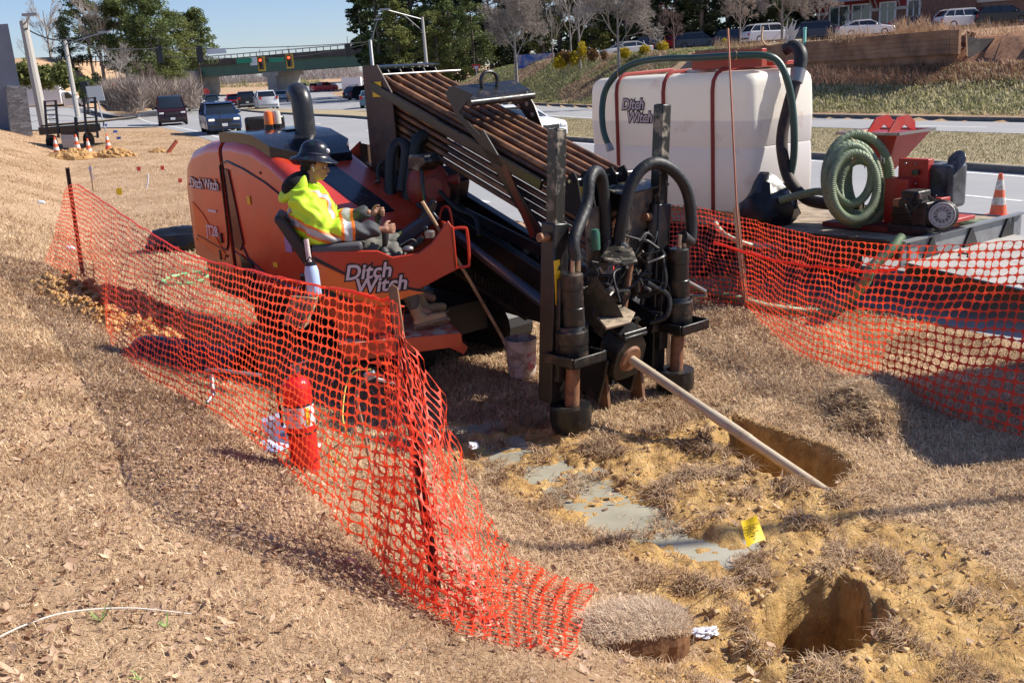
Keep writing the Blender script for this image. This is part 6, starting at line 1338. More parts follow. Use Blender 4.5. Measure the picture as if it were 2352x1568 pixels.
logo(T(4.55, Y0-.02, 2.20), T(4.42, Y0-.02, 2.02), .205, -TV, ZX, tk, lt=mat('tank_letter', (.62, .52, .52), .6), gap=.006)
b = B(); b.box(T(3.05, .62, 2.74), (1.2, .10, .22), TA); b.box(T(3.1, 1.0, 2.66), (1.3, .4, .05), TA); bb_ = b.build('top_box', mat('box_red', (.42, .04, .02), .4, dirt=(.3, .15, .1), damt=.4), tk, bevel=.006)
B().lathe(T(3.9, 1.0, 2.56), [(.28, 0), (.28, .06), (.25, .08), (0, .09)], 24).build('hatch_lid', GALV, tk)
# hoses on the tank
GH = mat('dark_green_hose', (.035, .075, .055), .4, col2=(.05, .10, .075), scale=3); BH = mat('black_suction_hose', (.035, .022, .018), .6, dirt=(.14, .08, .05), damt=.5)
gh = thing('green_hose', 'dark green hose arching over the top of the white tank', 'hose', tuple(T(3, .3, 2.6)))
hp_ = [(1398, 335, 14.35), (1386, 300, 14.4), (1383, 250, 14.4), (1392, 205, 14.35), (1418, 170, 14.2), (1460, 146, 14.0), (1520, 136, 13.6), (1600, 133, 13.1), (1690, 128, 12.6), (1755, 128, 12.4), (1785, 140, 12.4), (1805, 175, 12.4), (1818, 230, 12.5), (1824, 300, 12.6), (1822, 370, 12.7), (1808, 425, 12.8), (1790, 455, 12.9)]
B().tube(spl([at(*p_) for p_ in hp_], 6), .046, 14).build('hose_body', GH, gh); B().cyl(at(1397, 330, 14.35), at(1402, 346, 14.35), .05, .058).build('coupling', GALV, gh)
for i_ in (4, 8): 
    p_ = at(*hp_[i_]); b = B(); b.tube([p_+V(math.cos(t)*.0, math.sin(t)*.055, math.cos(t)*.055) for t in np.linspace(0, 6.2, 12)], .008, 5); b.build('tie_rope', WOOD, gh)
bh = thing('suction_hose', 'black suction hose with elbow hanging down the tank corner', 'hose', tuple(T(2.4, 1, 2.6)))
B().tube(spl([at(1806, 114, 12.9), at(1824, 108, 12.8), at(1838, 122, 12.7), at(1838, 150, 12.7), at(1832, 175, 12.7)], 6), .085, 16).build('elbow', RUB, bh)
B().cyl(at(1834, 160, 12.7), at(1828, 190, 12.7), .10, .085).build('clamp', GALV, bh)
B().tube(spl([at(1829, 180, 12.7), at(1812, 240, 12.72), at(1798, 300, 12.75), at(1797, 350, 12.75), at(1812, 410, 12.75), at(1850, 455, 12.6), at(1900, 468, 12.3), at(1980, 470, 12.0)], 8), .075, 14).build('hose_body', BH, bh)
wp = thing('torn_plastic', 'torn white plastic tied on top of the tank pipe', 'plastic sheet', tuple(at(1812, 90, 12.8)))
b = B(); c_ = at(1812, 100, 12.8)
for i in range(9): d = V(random.uniform(-.10, .08)+.06, random.uniform(-.05, .05), random.uniform(.12, .32)); b.prism([c_+V(-.05+.01*i, 0, 0), c_+V(-.03+.012*i, .02, 0), c_+d+V(.01, 0, 0), c_+d*.6+V(-.03, .01, 0)], (0, .006, 0))
b.build('plastic', mat('dirty_plastic', (.62, .58, .52), .4), wp, smooth=0)
hk = thing('wire_hook', 'pale bent wire hook standing on the red top box', 'hook', tuple(at(1775, 100, 12.5))); B().tube(spl([at(1752, 62, 12.6), at(1750, 90, 12.6), at(1762, 104, 12.6), at(1790, 100, 12.6)], 5), .014, 6).build('hook_wire', WOOD, hk)
# ---- corrugated hose coil
GC = mat('corrugated_green_hose', (.17, .22, .12), .6, col2=(.25, .30, .18), scale=3)
def corr(path, r, name, par, m=GC, step=.022, amp=.12):
    P = [np.array(p, float) for p in path]; L = [0]
    for i in range(1, len(P)): L.append(L[-1]+np.linalg.norm(P[i]-P[i-1]))
    n = int(L[-1]/step*2); tt = np.linspace(0, L[-1], n); A_ = np.array(P); Q_ = np.stack([np.interp(tt, L, A_[:, k]) for k in range(3)], 1)
    return B().tube(list(Q_), r, 12, True, [r*(1+(amp if i % 2 else -amp*.3)) for i in range(n)]).build(name, m, par, smooth=60)
hc_ = thing('hose_coil', 'upright coil of pale green corrugated hose on the trailer', 'hose', tuple(T(.9, .35, TD)))
for i, (du, dv, rx, ry, t_, tl_) in enumerate([(0, 0, 76, 104, 11.75, .0), (-10, 8, 60, 90, 11.6, .3), (-14, -10, 46, 66, 11.45, -.2), (18, 6, 54, 98, 11.95, .4), (2, 18, 44, 62, 11.85, -.4), (24, 0, 46, 84, 12.1, .2), (-8, 16, 52, 76, 11.35, -.1)]):
    P = []
    for k in range(41):
        a = 2*math.pi*k/40; P.append(at(1970+du+rx*math.cos(a)+ry*.12*math.sin(a)*tl_, 412+dv+ry*math.sin(a), t_+.16*math.sin(a*1+i)*tl_*2+.1*math.cos(a)))
    corr(P, .046, 'coil_loop', hc_)
corr(spl([at(1790, 460, 12.3), at(1830, 450, 12.2), at(1880, 440, 12.1), at(1915, 452, 12.0), at(1935, 480, 11.9)], 6), .045, 'hose_tail', hc_)
B().tube(spl([at(1955, 318, 11.6), at(1968, 330, 11.5), at(1966, 360, 11.5), at(1958, 372, 11.5), at(1958, 330, 11.6)], 5), .009, 6).build('tie_rope', WOOD, hc_)
gr = thing('ribbed_ground_hose', 'green ribbed hose running from the trailer down behind the orange net', 'hose', tuple(gz(1940, 700, .1)))
corr(spl([T(.1, .1, .74), at(2046, 574, 10.5), at(2003, 614, 10.3), at(1983, 653, 10.4)]+[gz(u_, v_, .07) for u_, v_ in ((1944, 694), (1904, 718), (1826, 716), (1747, 704), (1669, 681), (1590, 661))], 8), .052, 'hose_body', gr, mat('ribbed_dark_green', (.10, .17, .08), .45, col2=(.28, .34, .18), scale=18, amt=1.5))
wh_ = thing('pale_hose_end', 'pale hose end poking up behind the left part of the right net', 'hose', tuple(at(1655, 540, 12))); corr(spl([at(1642, 512, 12.2), at(1660, 535, 12), at(1700, 556, 11.9), at(1740, 566, 12), at(1770, 566, 12.2)], 6), .03, 'hose_body', wh_, mat('pale_green_hose', (.4, .46, .34), .5))
# ---- mixer: red hopper, panel, engine
mx_ = thing('mud_mixer', 'red mud mixer with hopper, engine and black fuel tank on the trailer', 'mixer', tuple(T(.6, 1, TD)))
MR = mat('mixer_red', (.42, .025, .018), .38, dirt=(.25, .12, .08), damt=.4)
hpt = lambda u, v, t: at(u, v, t)
def quad_funnel(c, w0, w1, h, m, name):
    b = B(); s = []
    for w, z in ((w0, h), (w1, 0)): s.append([c+TV*w*a_+TN*w*b_*.9+ZX*z for a_, b_ in ((-1, -1), (1, -1), (1, 1), (-1, 1))])
    b.loft(s, caps=False); b.loft([[p_+(c+ZX*h/2-p_)*.04 for p_ in q_] for q_ in s], caps=True); return b.build(name, m, mx_, smooth=0)
hcn = at(2030, 400, 12.3)
quad_funnel(hcn, .40, .06, .52, MR, 'hopper'); B().cyl(hcn-ZX*.5, hcn+ZX*.02, .06).build('funnel_pipe', MR, mx_)
b = B(); c_ = hcn+ZX*.52
for sx, sy in ((0, 1), (0, -1), (1, 0), (-1, 0)): b.beam(c_+TV*.42*(sx or -1)+TN*.38*(sy or -1), c_+TV*.42*(sx or 1)+TN*.38*(sy or 1), .04, .03)
b.build('hopper_rim', STEEL, mx_)
for off in (-.18, .10):
    o__ = c_+TV*(-.05)-TN*.0+TV*off; b = B(); b.prism([o__-TN*.30+ZX*.0, o__-TN*.12+ZX*.17, o__+TN*.12+ZX*.19, o__+TN*.26+ZX*.10, o__+TN*.28-ZX*.02, o__+TN*.16+ZX*.02, o__+TN*.05+ZX*.08, o__-TN*.06+ZX*.02], TV*.015); b.build('bag_breaker', MR, mx_, smooth=0)
text('Witch', .15, at(2000, 366, 11.9), -TV, ZX-TN*.3, WHITE, 'lettering', mx_, shear=.2); text('FM13', .11, at(2004, 382, 11.9), -TV, ZX-TN*.3, WHITE, 'lettering', mx_)
b = B(); b.box(at(2103, 398, 11.6), (.38, .12, .34), TA); pn = b.build('control_panel', MR, mx_, bevel=.008)
for du in (-14, 0, 14):
    for dv in (-22, 24): B().ell(at(2103+du*1.6, 398+dv, 11.5), .014, 8, 6).build('bolt', STEEL, pn)
b = B(); b.box(at(2103, 396, 11.5), (.08, .03, .06), TA); b.build('switch', GLOSS, pn)
b = B(); b.box(at(2172, 425, 11.5), (.34, .34, .50), TA); b.build('fuel_tank', mat('black_poly_tank', (.03, .03, .034), .35, dirt=(.25, .27, .3), damt=.5, dscale=3), mx_, bevel=.05, seg=3)
b = B(); b.box(at(2168, 500, 11.4), (.5, .45, .05), TA); b.build('tank_shelf', MR, mx_, bevel=.01)
b = B(); b.lathe(at(2196, 372, 11.3), [(.06, -.12), (.10, -.02), (.11, .02), (.085, .07), (0, .09)], 18, (TV, ZX*.8+TN*.3, TN*.6+ZX*.8)); b.tube([at(2196, 372, 11.3), at(2180, 395, 11.35)], .045, 10); b.build('filler_cap', mat('grey_black_cap', (.06, .06, .06), .3, dirt=(.4, .42, .42), damt=.6, dscale=5), mx_)
b = B(); b.box(at(2068, 470, 11.7), (.3, .2, .62), TA); b.box(at(2125, 480, 11.5), (.5, .2, .3), TA); b.build('mixer_frame', MR, mx_, bevel=.01)
EB = mat('engine_black', (.010, .010, .010), .4, dirt=(.10, .06, .045), damt=.6, dscale=14, bump=.5, bscale=20)
b = B(); ec = at(2118, 490, 11.3); b.box(ec+TV*.05, (.42, .36, .30), TA); b.box(ec-ZX*.16+TV*.05, (.5, .44, .1), TA); b.cyl(ec+ZX*.10-TN*.2+TV*.1, ec+ZX*.12+TN*.1+TV*.1, .10); b.box(ec+ZX*.2+TV*.05-TN*.06, (.22, .26, .14), TA); eb_ = b.build('engine_block', EB, mx_, bevel=.02)
for i in range(7): b = B(); b.box(ec-ZX*.10+ZX*.03*i+TV*.14-TN*.19, (.26, .05, .008), TA); b.build('cooling_fin', EB, eb_, smooth=0)
b = B(); b.box(ec+TV*.2-TN*.12+ZX*.12, (.12, .16, .1), TA); b.build('muffler', RUST, mx_, bevel=.02)
b = B(); b.box(ec-TN*.17+ZX*.21+TV*.02, (.2, .012, .05), TA); b.build('grey_trim', STEEL, mx_)
b = B(); fc_ = at(2164, 494, 10.98); fx = (at(2166, 497, 10.5)-fc_); fx /= np.linalg.norm(fx); fs_ = np.cross(fx, ZX); fs_ /= np.linalg.norm(fs_); fu_ = np.cross(fs_, fx)
b.lathe(fc_, [(.16, -.1), (.17, -.03), (.14, 0), (.0, .0)], 26, (fs_, fu_, fx)); b.build('fan_housing', EB, mx_)
b = B(); b.lathe(fc_+fx*.004, [(.09, 0), (.115, .004), (.115, 0)], 24, (fs_, fu_, fx)); b.lathe(fc_+fx*.004, [(.125, 0), (.135, .006), (.14, 0)], 24, (fs_, fu_, fx)); b.lathe(fc_+fx*.004, [(.0, .004), (.045, .004), (.05, 0)], 20, (fs_, fu_, fx))
for k in range(12): a = k*math.pi/6; d = fs_*math.cos(a)+fu_*math.sin(a); b.beam(fc_+fx*.006+d*.05, fc_+fx*.006+d*.13, .010, .006, up=tuple(fx))
b.build('fan_grille', mat('grey_grille', (.4, .4, .4), .5), mx_)
for i in range(10): p_ = ec+TV*random.uniform(-.2, .1)-TN*random.uniform(-.1, .25)+ZX*random.uniform(-.1, .2); B().tube(spl([p_, p_+V(random.uniform(-.1, .1), -.08, .05), p_+V(random.uniform(-.15, .15), -.05, -.1)], 5), .010, 6).build('engine_line', RUB, mx_)
b = B(); b.box(T(.75, .95, TD+.04), (1.3, 1.0, .06), TA); b.build('skid', mat('dark_skid_red', (.16, .02, .015), .6), mx_, bevel=.01)
rh = thing('ribbed_hose_end', 'green ribbed hose leading right from the mixer engine', 'hose', tuple(at(2200, 500, 11.4))); corr(spl([at(2170, 482, 11.3), at(2195, 502, 11.4), at(2230, 512, 11.6), at(2270, 512, 11.9)], 6), .045, 'hose_body', rh)
# black bag of trash
def crumple(name, label, P, rad, seed, m, cat='bag', peak=0, n=26, sq=1., amp=1.):
    rng = np.random.default_rng(seed); b = B(); vs = []; fs = []; m_ = n//2
    for i in range(m_+1):
        t = math.pi*i/m_
        for k in range(n):
            a = 2*math.pi*k/n; d = V(math.sin(t)*math.cos(a), math.sin(t)*math.sin(a), math.cos(t)); f = 1+.22*amp*(mnoise.noise(Vector(d*2.3+seed)))+.16*amp*abs(mnoise.noise(Vector(d*5+seed)))+(.5*mnoise.noise(Vector(d*4.3+seed*2)) if amp > 1 else 0)
            p_ = d*f*np.array(rad); p_[2] = max(p_[2]+(peak*max(0, d[2])**6), -rad[2]*.55); vs.append(np.array(P)+p_+V(0, 0, rad[2]*.55))
    for i in range(m_):
        for k in range(n): fs.append((i*n+k, i*n+(k+1) % n, (i+1)*n+(k+1) % n, (i+1)*n+k))
    b.add(vs, fs); o = b.build(name, m, None, smooth=28); ORG[o.name] = V(0, 0, 0); return tag(o, label, cat)
TRASH = mat('black_bag_plastic', (.010, .010, .012), .34, bump=.3, bscale=10, spec=.45)
crumple('trash_bag', 'knotted black trash bag lying against the tank on the trailer', T(2.1, .30, TD), (.36, .30, .30), 3, TRASH, peak=.16)
crumple('plastic_sheet_pile', 'shiny black plastic sheeting heaped behind the rig', gnd(418, 572), (.62, .42, .26), 8, TRASH, 'plastic sheet')
# cones
def cone(P, label, s_=1., dirty=False, tilt=0, grp='traffic cones'):
    o = thing('traffic_cone', label, 'traffic cone', (0, 0, 0), grp); OC = mat('cone_orange', (.85, .12, .03), .55, dirt=(.4, .25, .18), damt=.6 if dirty else .1, dscale=9); WB = mat('cone_band', (.7, .66, .6), .5, dirt=(.35, .26, .18), damt=.9 if dirty else .1, dscale=14)
    b = B(); b.lathe((0, 0, 0), [(.03, .70), (.135, .03), (.15, .02)][::-1], 24); b.build('cone_body', OC, o)
    rr = lambda z: .135-(z-.03)*.1567+.003
    for z0, z1 in ((.44, .60), (.20, .32)): B().lathe((0, 0, 0), [(rr(z0), z0), (rr(z1), z1)], 24).build('reflective_band', WB, o)
    b = B(); b.bx(-.18, .18, -.18, .18, 0, .035); b.build('base', OC, o, bevel=.01)
    o.location = tuple(P); o.scale = (s_, s_, s_); o.rotation_euler = (tilt, 0, .3); return o
cone(gz(2292, 497, 0.), 'grimy orange cone standing on the road behind the trailer tail', 1., True)
# ================================================================ site clutter
for (u_, v_, l_, s_, t_) in ((132, 357, 'leftmost of the four cones at the dirt mounds', 1., 41), (180, 352, 'second cone from the left, in front of the ramp trailer', 1.05, 41.5), (207, 361, 'third cone from the left beside the first mound', 1., 40), (250, 345, 'rightmost cone behind the second mound', .95, 43)):
    p = gnd(u_, v_); cone(p, l_, s_*.95*np.linalg.norm(p-C0)/t_*1.)
CLOD = mat('orange_clay_clods', (.38, .20, .07), .95, col2=(.58, .36, .15), scale=4, bump=.8, bscale=12)
def mound(label, u, v, w, h, seed):
    p = gnd(u, v); k = np.linalg.norm(p-C0)/F_; rng = np.random.default_rng(seed); b = B(); b.ell(p, (w*k*.46, w*k*.3, h*k*.6), 26, 10, None, .25)
    for i in range(70):
        a = rng.random()*6.28; r_ = rng.random()**.6; q_ = p+V(math.cos(a)*w*k*.5*r_, math.sin(a)*w*k*.3*r_, h*k*.62*(1-r_**2)); b.ell(q_, w*k*.035*(.5+rng.random()), 7, 5, None, .4)
    o = b.build('dirt_mound', CLOD, None, smooth=0); return tag(o, label, 'dirt mound', 'dirt mounds by the cones')
mound('left orange dirt mound below the cones', 165, 366, 120, 30, 1); mound('middle orange dirt mound beside the rightmost cone', 262, 360, 90, 26, 2); mound('small dirt mound beside the broken red pipe', 362, 350, 42, 12, 3)
p = gnd(385, 352); o = thing('broken_pipe', 'short rusty red pipe sticking out of the small mound', 'pipe', tuple(p)); B().tube([p, p+ray(396, 332)*0+V(.42, .2, .5)], .08, 8).build('pipe_shaft', mat('rust_red', (.4, .08, .04), .6), o)
# ramp trailer
t_ = 46; p = at(160, 322, t_); gzz = float(G(p[0], p[1])); o = thing('ramp_trailer', 'black equipment trailer with two upright ladder ramps past the cones', 'trailer', tuple(p)); k = t_/F_
X = V(math.cos(-.05), math.sin(-.05)+.0, 0); Yb = V(-X[1], X[0], 0); W = lambda du, dv, y=0: at(160+du, 300+dv, t_)+Yb*y
b = B(); b.beam(W(-70, 2), W(70, -8), .1, .34); b.prism([W(-66, -8), W(66, -18), W(66, -18, 4.5), W(-66, -8, 4.5)], (0, 0, .08)); b.build('deck', BLK, o, smooth=0)
b = B(); b.prism([W(-62, -11), W(62, -21), W(62, -21, 4.5), W(-62, -11, 4.5)], (0, 0, .03)); b.build('deck_boards', DECK, o, smooth=0)
for du, top, lab in ((-42, 231, 0), (48, 224, 0)):
    b = B(); lo, hi_ = at(160+du+4, 318, t_), at(160+du-3, top, t_-.3); sx = X*.26
    for s_ in (-1, 1): b.beam(lo+sx*s_, hi_+sx*s_, .06, .1, up=tuple(X))
    for f in np.linspace(.04, .98, 9): b.beam(lo+(hi_-lo)*f-sx, lo+(hi_-lo)*f+sx, .05, .05)
    b.build('ladder_ramp', BLK, o, smooth=0)
for du in (-42, 44):
    c_ = at(160+du, 322, t_+2); c_[2] = gzz+.36; B().lathe(c_, [(.2, -.12), (.36, -.12), (.38, 0), (.36, .12), (.2, .12)], 20, (Yb, ZX, X)).build('wheel', TYRE, o)
b = B(); b.beam(W(-20, 6, 0), W(16, 3, 0), .1, .5); b.beam(W(14, -30, 0), W(18, 26, 0), .12, .12, up=(0, 1, 0)); b.build('tail_frame', BLK, o, smooth=0)
b = B(); 
for i in range(12): q_ = W(-15+i*2.4, 10+(i*7) % 14, -.3); b.prism([q_, q_+V(.12, 0, .02), q_+V(.1, .0, -.4), q_+V(.03, 0, -.45)], (0, .02, 0))
b.build('hanging_plastic', mat('grey_plastic_strips', (.35, .35, .36), .4), o, smooth=0)
# small flags  and stakes behind the net
def flag(u, v, w, h, m, label, post=True, tilt=0., name='marker_flag', lift=.25, grp=None):
    p = gnd(u, v); k = np.linalg.norm(p-C0)/F_; o = thing(name, label, 'flag', tuple(p), grp); c_ = p+V(0, 0, lift)
    B().tube([p-V(0, 0, .05), c_+V(0, 0, h*k*.5)], .004, 4).build('wire', STEEL, o); b = B(); x = V(math.cos(tilt), 0, math.sin(tilt))*w*k; z = V(-math.sin(tilt)*.3, 0, 1)*h*k; b.prism([c_, c_+x, c_+x+z, c_+z], (0, .004, 0)); b.build('flag_sheet', m, o, smooth=0); return o
PINKF = mat('pink_flag', (.75, .10, .08), .6); YFL = mat('yellow_flag', (.85, .62, .02), .5); BLUF = mat('blue_flag', (.1, .2, .7), .6); WHF = mat('white_flag', (.75, .75, .78), .6)
flag(272, 470, 12, 14, YFL, 'small yellow flag on the dusty verge left of the rig', grp='utility marker flags')
for i, (u_, v_, l_) in enumerate(((318, 410, 'small pink flag furthest left on the dusty verge'), (372, 408, 'small pink flag in the middle of the verge'), (413, 440, 'small pink flag closest to the rear of the rig'))): flag(u_, v_, 8, 9, PINKF, l_, grp='utility marker flags')
for u_, v_, l_ in ((238, 300, 'tiny blue flag by the leaning sign post'), (262, 316, 'tiny blue flag right of the sign post'), (270, 332, 'tiny blue flag behind the rightmost cone')): flag(u_, v_, 9, 5, BLUF, l_, grp='utility marker flags')
def stake(name, label, ub, vb, ut, vt, w, m=WOOD, cat='stake', base=None, th=.02, ext=.15):
    p = gnd(ub, vb) if base is None else base; q_ = None; d = ray(ut, vt); t = np.linalg.norm(p-C0)/np.linalg.norm(ray(ub, vb)); q_ = C0+d*t*1.0
    o = thing(name, label, cat, tuple(p)); L_ = q_-p; u_ = L_/np.linalg.norm(L_); s_ = np.cross(u_, (0, 1, 0)); s_ /= np.linalg.norm(s_)
    b = B(); b.prism([p-u_*ext-s_*w/2, p-u_*ext+s_*w/2, q_+s_*w/2, q_+u_*.02, q_-s_*w/2], np.cross(s_, u_)*th); b.build('stake_shaft', m, o, smooth=0, bevel=.002); return o, p, q_
o, p, q_ = stake('survey_stake', 'wooden stake tied with blue and white tape on the verge', 214, 438, 207, 380, .05)
b = B(); b.prism([q_+V(-.05, -.03, -.05), q_+V(.04, -.03, -.03), q_+V(.05, -.03, -.45), q_+V(-.03, -.03, -.5)], (0, .01, 0)); b.build('ribbon', mat('blue_white_ribbon', (.5, .55, .75), .5, col2=(.1, .2, .6), scale=12), o)
p = gnd(336, 432); o = thing('white_tube_marker', 'bent white plastic tube standing on the verge', 'marker', tuple(p)); B().tube(spl([p, p+V(.08, 0, .2), p+V(.13, 0, .42)], 5), .025, 8).build('tube_shaft', WHF, o)
for u_, v_, l_ in ((95, 468, 'crumpled pale blue litter on the left slope'), (160, 575, 'white litter behind the back net post')): crumple('litter', l_, gnd(u_, v_), (.09, .06, .05), 12, mat('pale_litter', (.65, .75, .85), .4), 'litter', n=14)
# net posts
POSTM = mat('brown_channel_steel', (.07, .03, .02), .55, dirt=(.16, .07, .04), damt=.6, dscale=14)
pb = gnd(192, 640); tb_ = np.linalg.norm(pb-C0)/np.linalg.norm(ray(192, 640)); qb = at(155, 385, tb_)
def channel(name, label, p, q_, w=.045, holes=True):
    o = thing(name, label, 'post', tuple(p)); d = (q_-p)/np.linalg.norm(q_-p); s_ = np.cross(d, (0, 1, 0)); s_ /= np.linalg.norm(s_); n_ = np.cross(s_, d)
    b = B(); cs = [(-1, -.3), (-.45, -.3), (-.3, .5), (.3, .5), (.45, -.3), (1, -.3), (1, -.15), (.5, -.15), (.38, .68), (-.38, .68), (-.5, -.15), (-1, -.15)]
    b.prism([p-d*.2+s_*x*w/2+n_*y*w*.6 for x, y in cs], q_-p+d*.2); b.build('channel_bar', POSTM, o, smooth=0)
    if holes:
        L_ = np.linalg.norm(q_-p)
        for f in np.arange(.06, .96, .10): c_ = p+(q_-p)*f; B().cyl(c_-n_*w*.44, c_-n_*w*.40, .006, n=8).build('hole', INK, o)
    return o
channel('steel_post', 'dark steel post holding up the far end of the left net', pb, qb, .055)
pf_ = gnd(1002, 1352); tf_ = np.linalg.norm(pf_-C0)/np.linalg.norm(ray(1002, 1352)); qf = at(906, 690, tf_*1.02)
channel('steel_post', 'leaning dark steel post in the middle of the near net', pf_, qf, .05)
stake('wooden_stake', 'splintered wooden stake tied to the top of the near post', 918, 778, 902, 662, .045, base=at(918, 778, tf_*1.0), ext=0., th=.03, m=mat('weathered_stake', (.24, .12, .06), .8, col2=(.14, .07, .04), scale=12))
o, ps, qs = stake('wooden_stake', 'pine stake holding the middle of the right net', 1715, 708, 1691, 478, .06, th=.04)
cp = thing('copper_rod', 'tall thin copper coloured rod tied to the pine stake', 'rod', tuple(at(1692, 500, 11.2))); B().tube([at(1712, 690, 11.05), at(1692, 480, 11.1), at(1672, 66, 11.3)], .012, 8).build('rod_shaft', mat('copper_rod', (.45, .17, .09), .4, metal=.3), cp)
o, p, q_ = stake('ribbon_stake', 'short pine stake with a white ribbon in front of the right anchor', 1539, 888, 1532, 700, .042, th=.02)
b = B(); b.prism([q_+V(.02, -.02, -.04), q_+V(.045, -.02, -.1), q_+V(.055, -.025, -.33), q_+V(.035, -.02, -.40), q_+V(.015, -.02, -.3)], (0, .012, 0)); b.build('ribbon', WHITE, o)
# bucket and stirring stick
bp = gz(1200, 862, 0.); BW = mat('muddy_white_bucket', (.62, .56, .52), .5, dirt=(.30, .21, .15), damt=.85, dscale=9, thr=(.48, .62))
o = thing('bucket', 'mud splashed white pail beside the front anchor', 'bucket', tuple(bp))
B().lathe(bp, [(0, .004), (.125, .004), (.128, .01), (.145, .30), (.15, .301), (.15, .315), (.147, .345), (.153, .35), (.153, .362), (.147, .365), (.138, .362), (.133, .33), (.122, .02), (0, .02)], 30).build('pail', BW, o)
B().lathe(bp, [(.128, .2), (0, .2)], 24).build('slurry', mat('grey_slurry', (.30, .25, .22), .3), o)
b = B(); b.add([bp+V(math.cos(a)*(.142+.012*z*0), math.sin(a)*.142, z) for a in np.linspace(-1.2, -.3, 7) for z in (.09, .25)], [(2*i, 2*i+2, 2*i+3, 2*i+1) for i in range(6)]); b.build('pail_label', mat('faded_label', (.6, .5, .5), .5, dirt=(.5, .1, .08), damt=.8, dscale=18, thr=(.5, .52)), o)
B().tube(spl([bp+V(-.15, -.02, .3), bp+V(-.14, -.1, .19), bp+V(-.09, -.15, .13), bp+V(-.02, -.165, .14), bp+V(.05, -.16, .3)], 6), .003, 5).build('bail_handle', STEEL, o)
sp0 = bp+V(-.09, .0, .22); sp1 = at(970, 463, 8.75); o = thing('wooden_pole', 'long muddy wooden pole leaning from the bucket to the rig', 'pole', tuple(sp0)); B().tube([sp0, sp0+(sp1-sp0)*.5+V(.01, 0, .0), sp1], .016, 10).build('pole_shaft', mat('smeared_wood', (.55, .36, .2), .6, dirt=(.22, .12, .07), damt=.8, dscale=3), o)
b = B(); b.tube([sp0, sp0+(sp1-sp0)*.09], .019, 10); b.build('dried_slurry', mat('dried_slurry', (.6, .58, .56), .8), o)
# drill string
PIPEM = mat('clay_coated_pipe', (.45, .36, .25), .45, col2=(.55, .46, .33), scale=5, dirt=(.24, .12, .05), damt=.6, dscale=7, thr=(.55, .68))
o = thing('drill_string', 'clay coated steel drill pipe running from the rig into the near pit', 'pipe', tuple(axp(0)))
B().tube([axp(s_) for s_ in (-.35, .0, .62, .63, .66, .67, .98, .99, 1.02, 1.03, 2.5)], .03, 18, True, [.037, .037, .037, .039, .039, .042, .042, .041, .041, .037, .037]).build('pipe_shaft', PIPEM, o)
# extinguisher
ep = gnd(703, 1076); o = thing('fire_extinguisher', 'red fire extinguisher standing on the dry grass behind the net', 'fire extinguisher', tuple(ep)); ER = mat('extinguisher_red', (.62, .012, .015), .28, coat=.4)
B().lathe(ep, [(0, -.01), (.086, -.01), (.09, 0), (.09, .54), (.086, .565), (.07, .59), (.045, .605), (.03, .612), (.028, .63), (0, .63)], 32).build('cylinder', ER, o)
lb = B().lathe(ep, [(.0912, .30), (.0912, .43)], 32).build('label_band', mat('extinguisher_label', (.72, .70, .68), .4), o)
B().lathe(ep, [(.0925, .25), (.0925, .263)], 32).build('strap_band', INK, o); B().lathe(ep, [(.0922, .43), (.0922, .443)], 32).build('strap_band', INK, o)
cam_a = math.atan2(-ep[1], -ep[0])
def wrap(s, sz, z, a0, m, par, rr=.0918):
    a = a0; n_ = V(math.cos(a), math.sin(a), 0); text(s, sz, ep+n_*rr+V(0, 0, z), V(-math.sin(a), math.cos(a), 0), ZX, m, 'print', par, ext=.0004)
wrap('ABC', .03, .405, cam_a-.35, INK, lb); wrap('FIRE', .018, .378, cam_a-.3, mat('print_red', (.6, .02, .02), .5), lb); wrap('PASS', .016, .35, cam_a-.35, INK, lb); wrap('A B C', .014, .322, cam_a-.35, INK, lb)
b = B(); n_ = V(math.cos(cam_a+.55), math.sin(cam_a+.55), 0); tt_ = V(-n_[1], n_[0], 0); b.box(ep+n_*.0925+V(0, 0, .365), (.003, .025, .11), (n_, tt_, ZX)); b.build('yellow_tag', YEL, lb)
ep0 = ep; ep = ep+V(0, 0, .13); b = B(); b.cyl(ep+V(0, 0, .49), ep+V(0, 0, .53), .022); b.box(ep+V(.03, -.01, .535), (.10, .022, .012)); b.box(ep+V(.035, -.01, .56), (.11, .02, .01), ((.97, 0, .25), (0, 1, 0), (-.25, 0, .97))); b.ell(ep+V(0, 0, .52), (.03, .028, .022), 12, 8, None, .3); b.build('valve_head', STEEL, o)
B().tube(spl([ep+V(-.02, -.01, .52), ep+V(-.08, -.03, .51), ep+V(-.11, -.04, .43), ep+V(-.105, -.05, .3), ep+V(-.1, -.05, .18)], 6), .009, 8).build('hose', RUB, o)
# roll of blueprint / carton beside it
rp = gnd(640, 1015); o = thing('paper_carton', 'crumpled white and blue carton beside the fire extinguisher', 'carton', tuple(rp)); PB = mat('white_blue_carton', (.66, .70, .78), .5, col2=(.18, .28, .5), scale=7, amt=.6)
b = B(); b.box(rp+V(-.02, .02, .10), (.13, .10, .15), ((.94, .2, .25), (-.2, .98, 0), (-.25, 0, .97))); b.build('carton_box', PB, o, bevel=.004); b = B(); b.lathe(rp+V(.05, -.05, .06), [(.06, 0), (.06, .012), (.025, .012), (.025, 0)], 20, ((1, 0, 0), (0, .3, .95), (0, -.95, .3))); b.build('round_end', mat('blue_disc', (.35, .45, .65), .4), o)
for i in range(4): crumple('cloth_scrap' , ['striped rag', 'blue streaked rag', 'grey rag', 'white rag'][i]+' '+['left of the carton', 'under the carton', 'behind the extinguisher foot', 'in front of the carton'][i], gnd([612, 640, 715, 625][i], [1022, 1030, 1030, 1036][i]), (.07, .05, .02), 30+i, PB, 'rag', n=16)
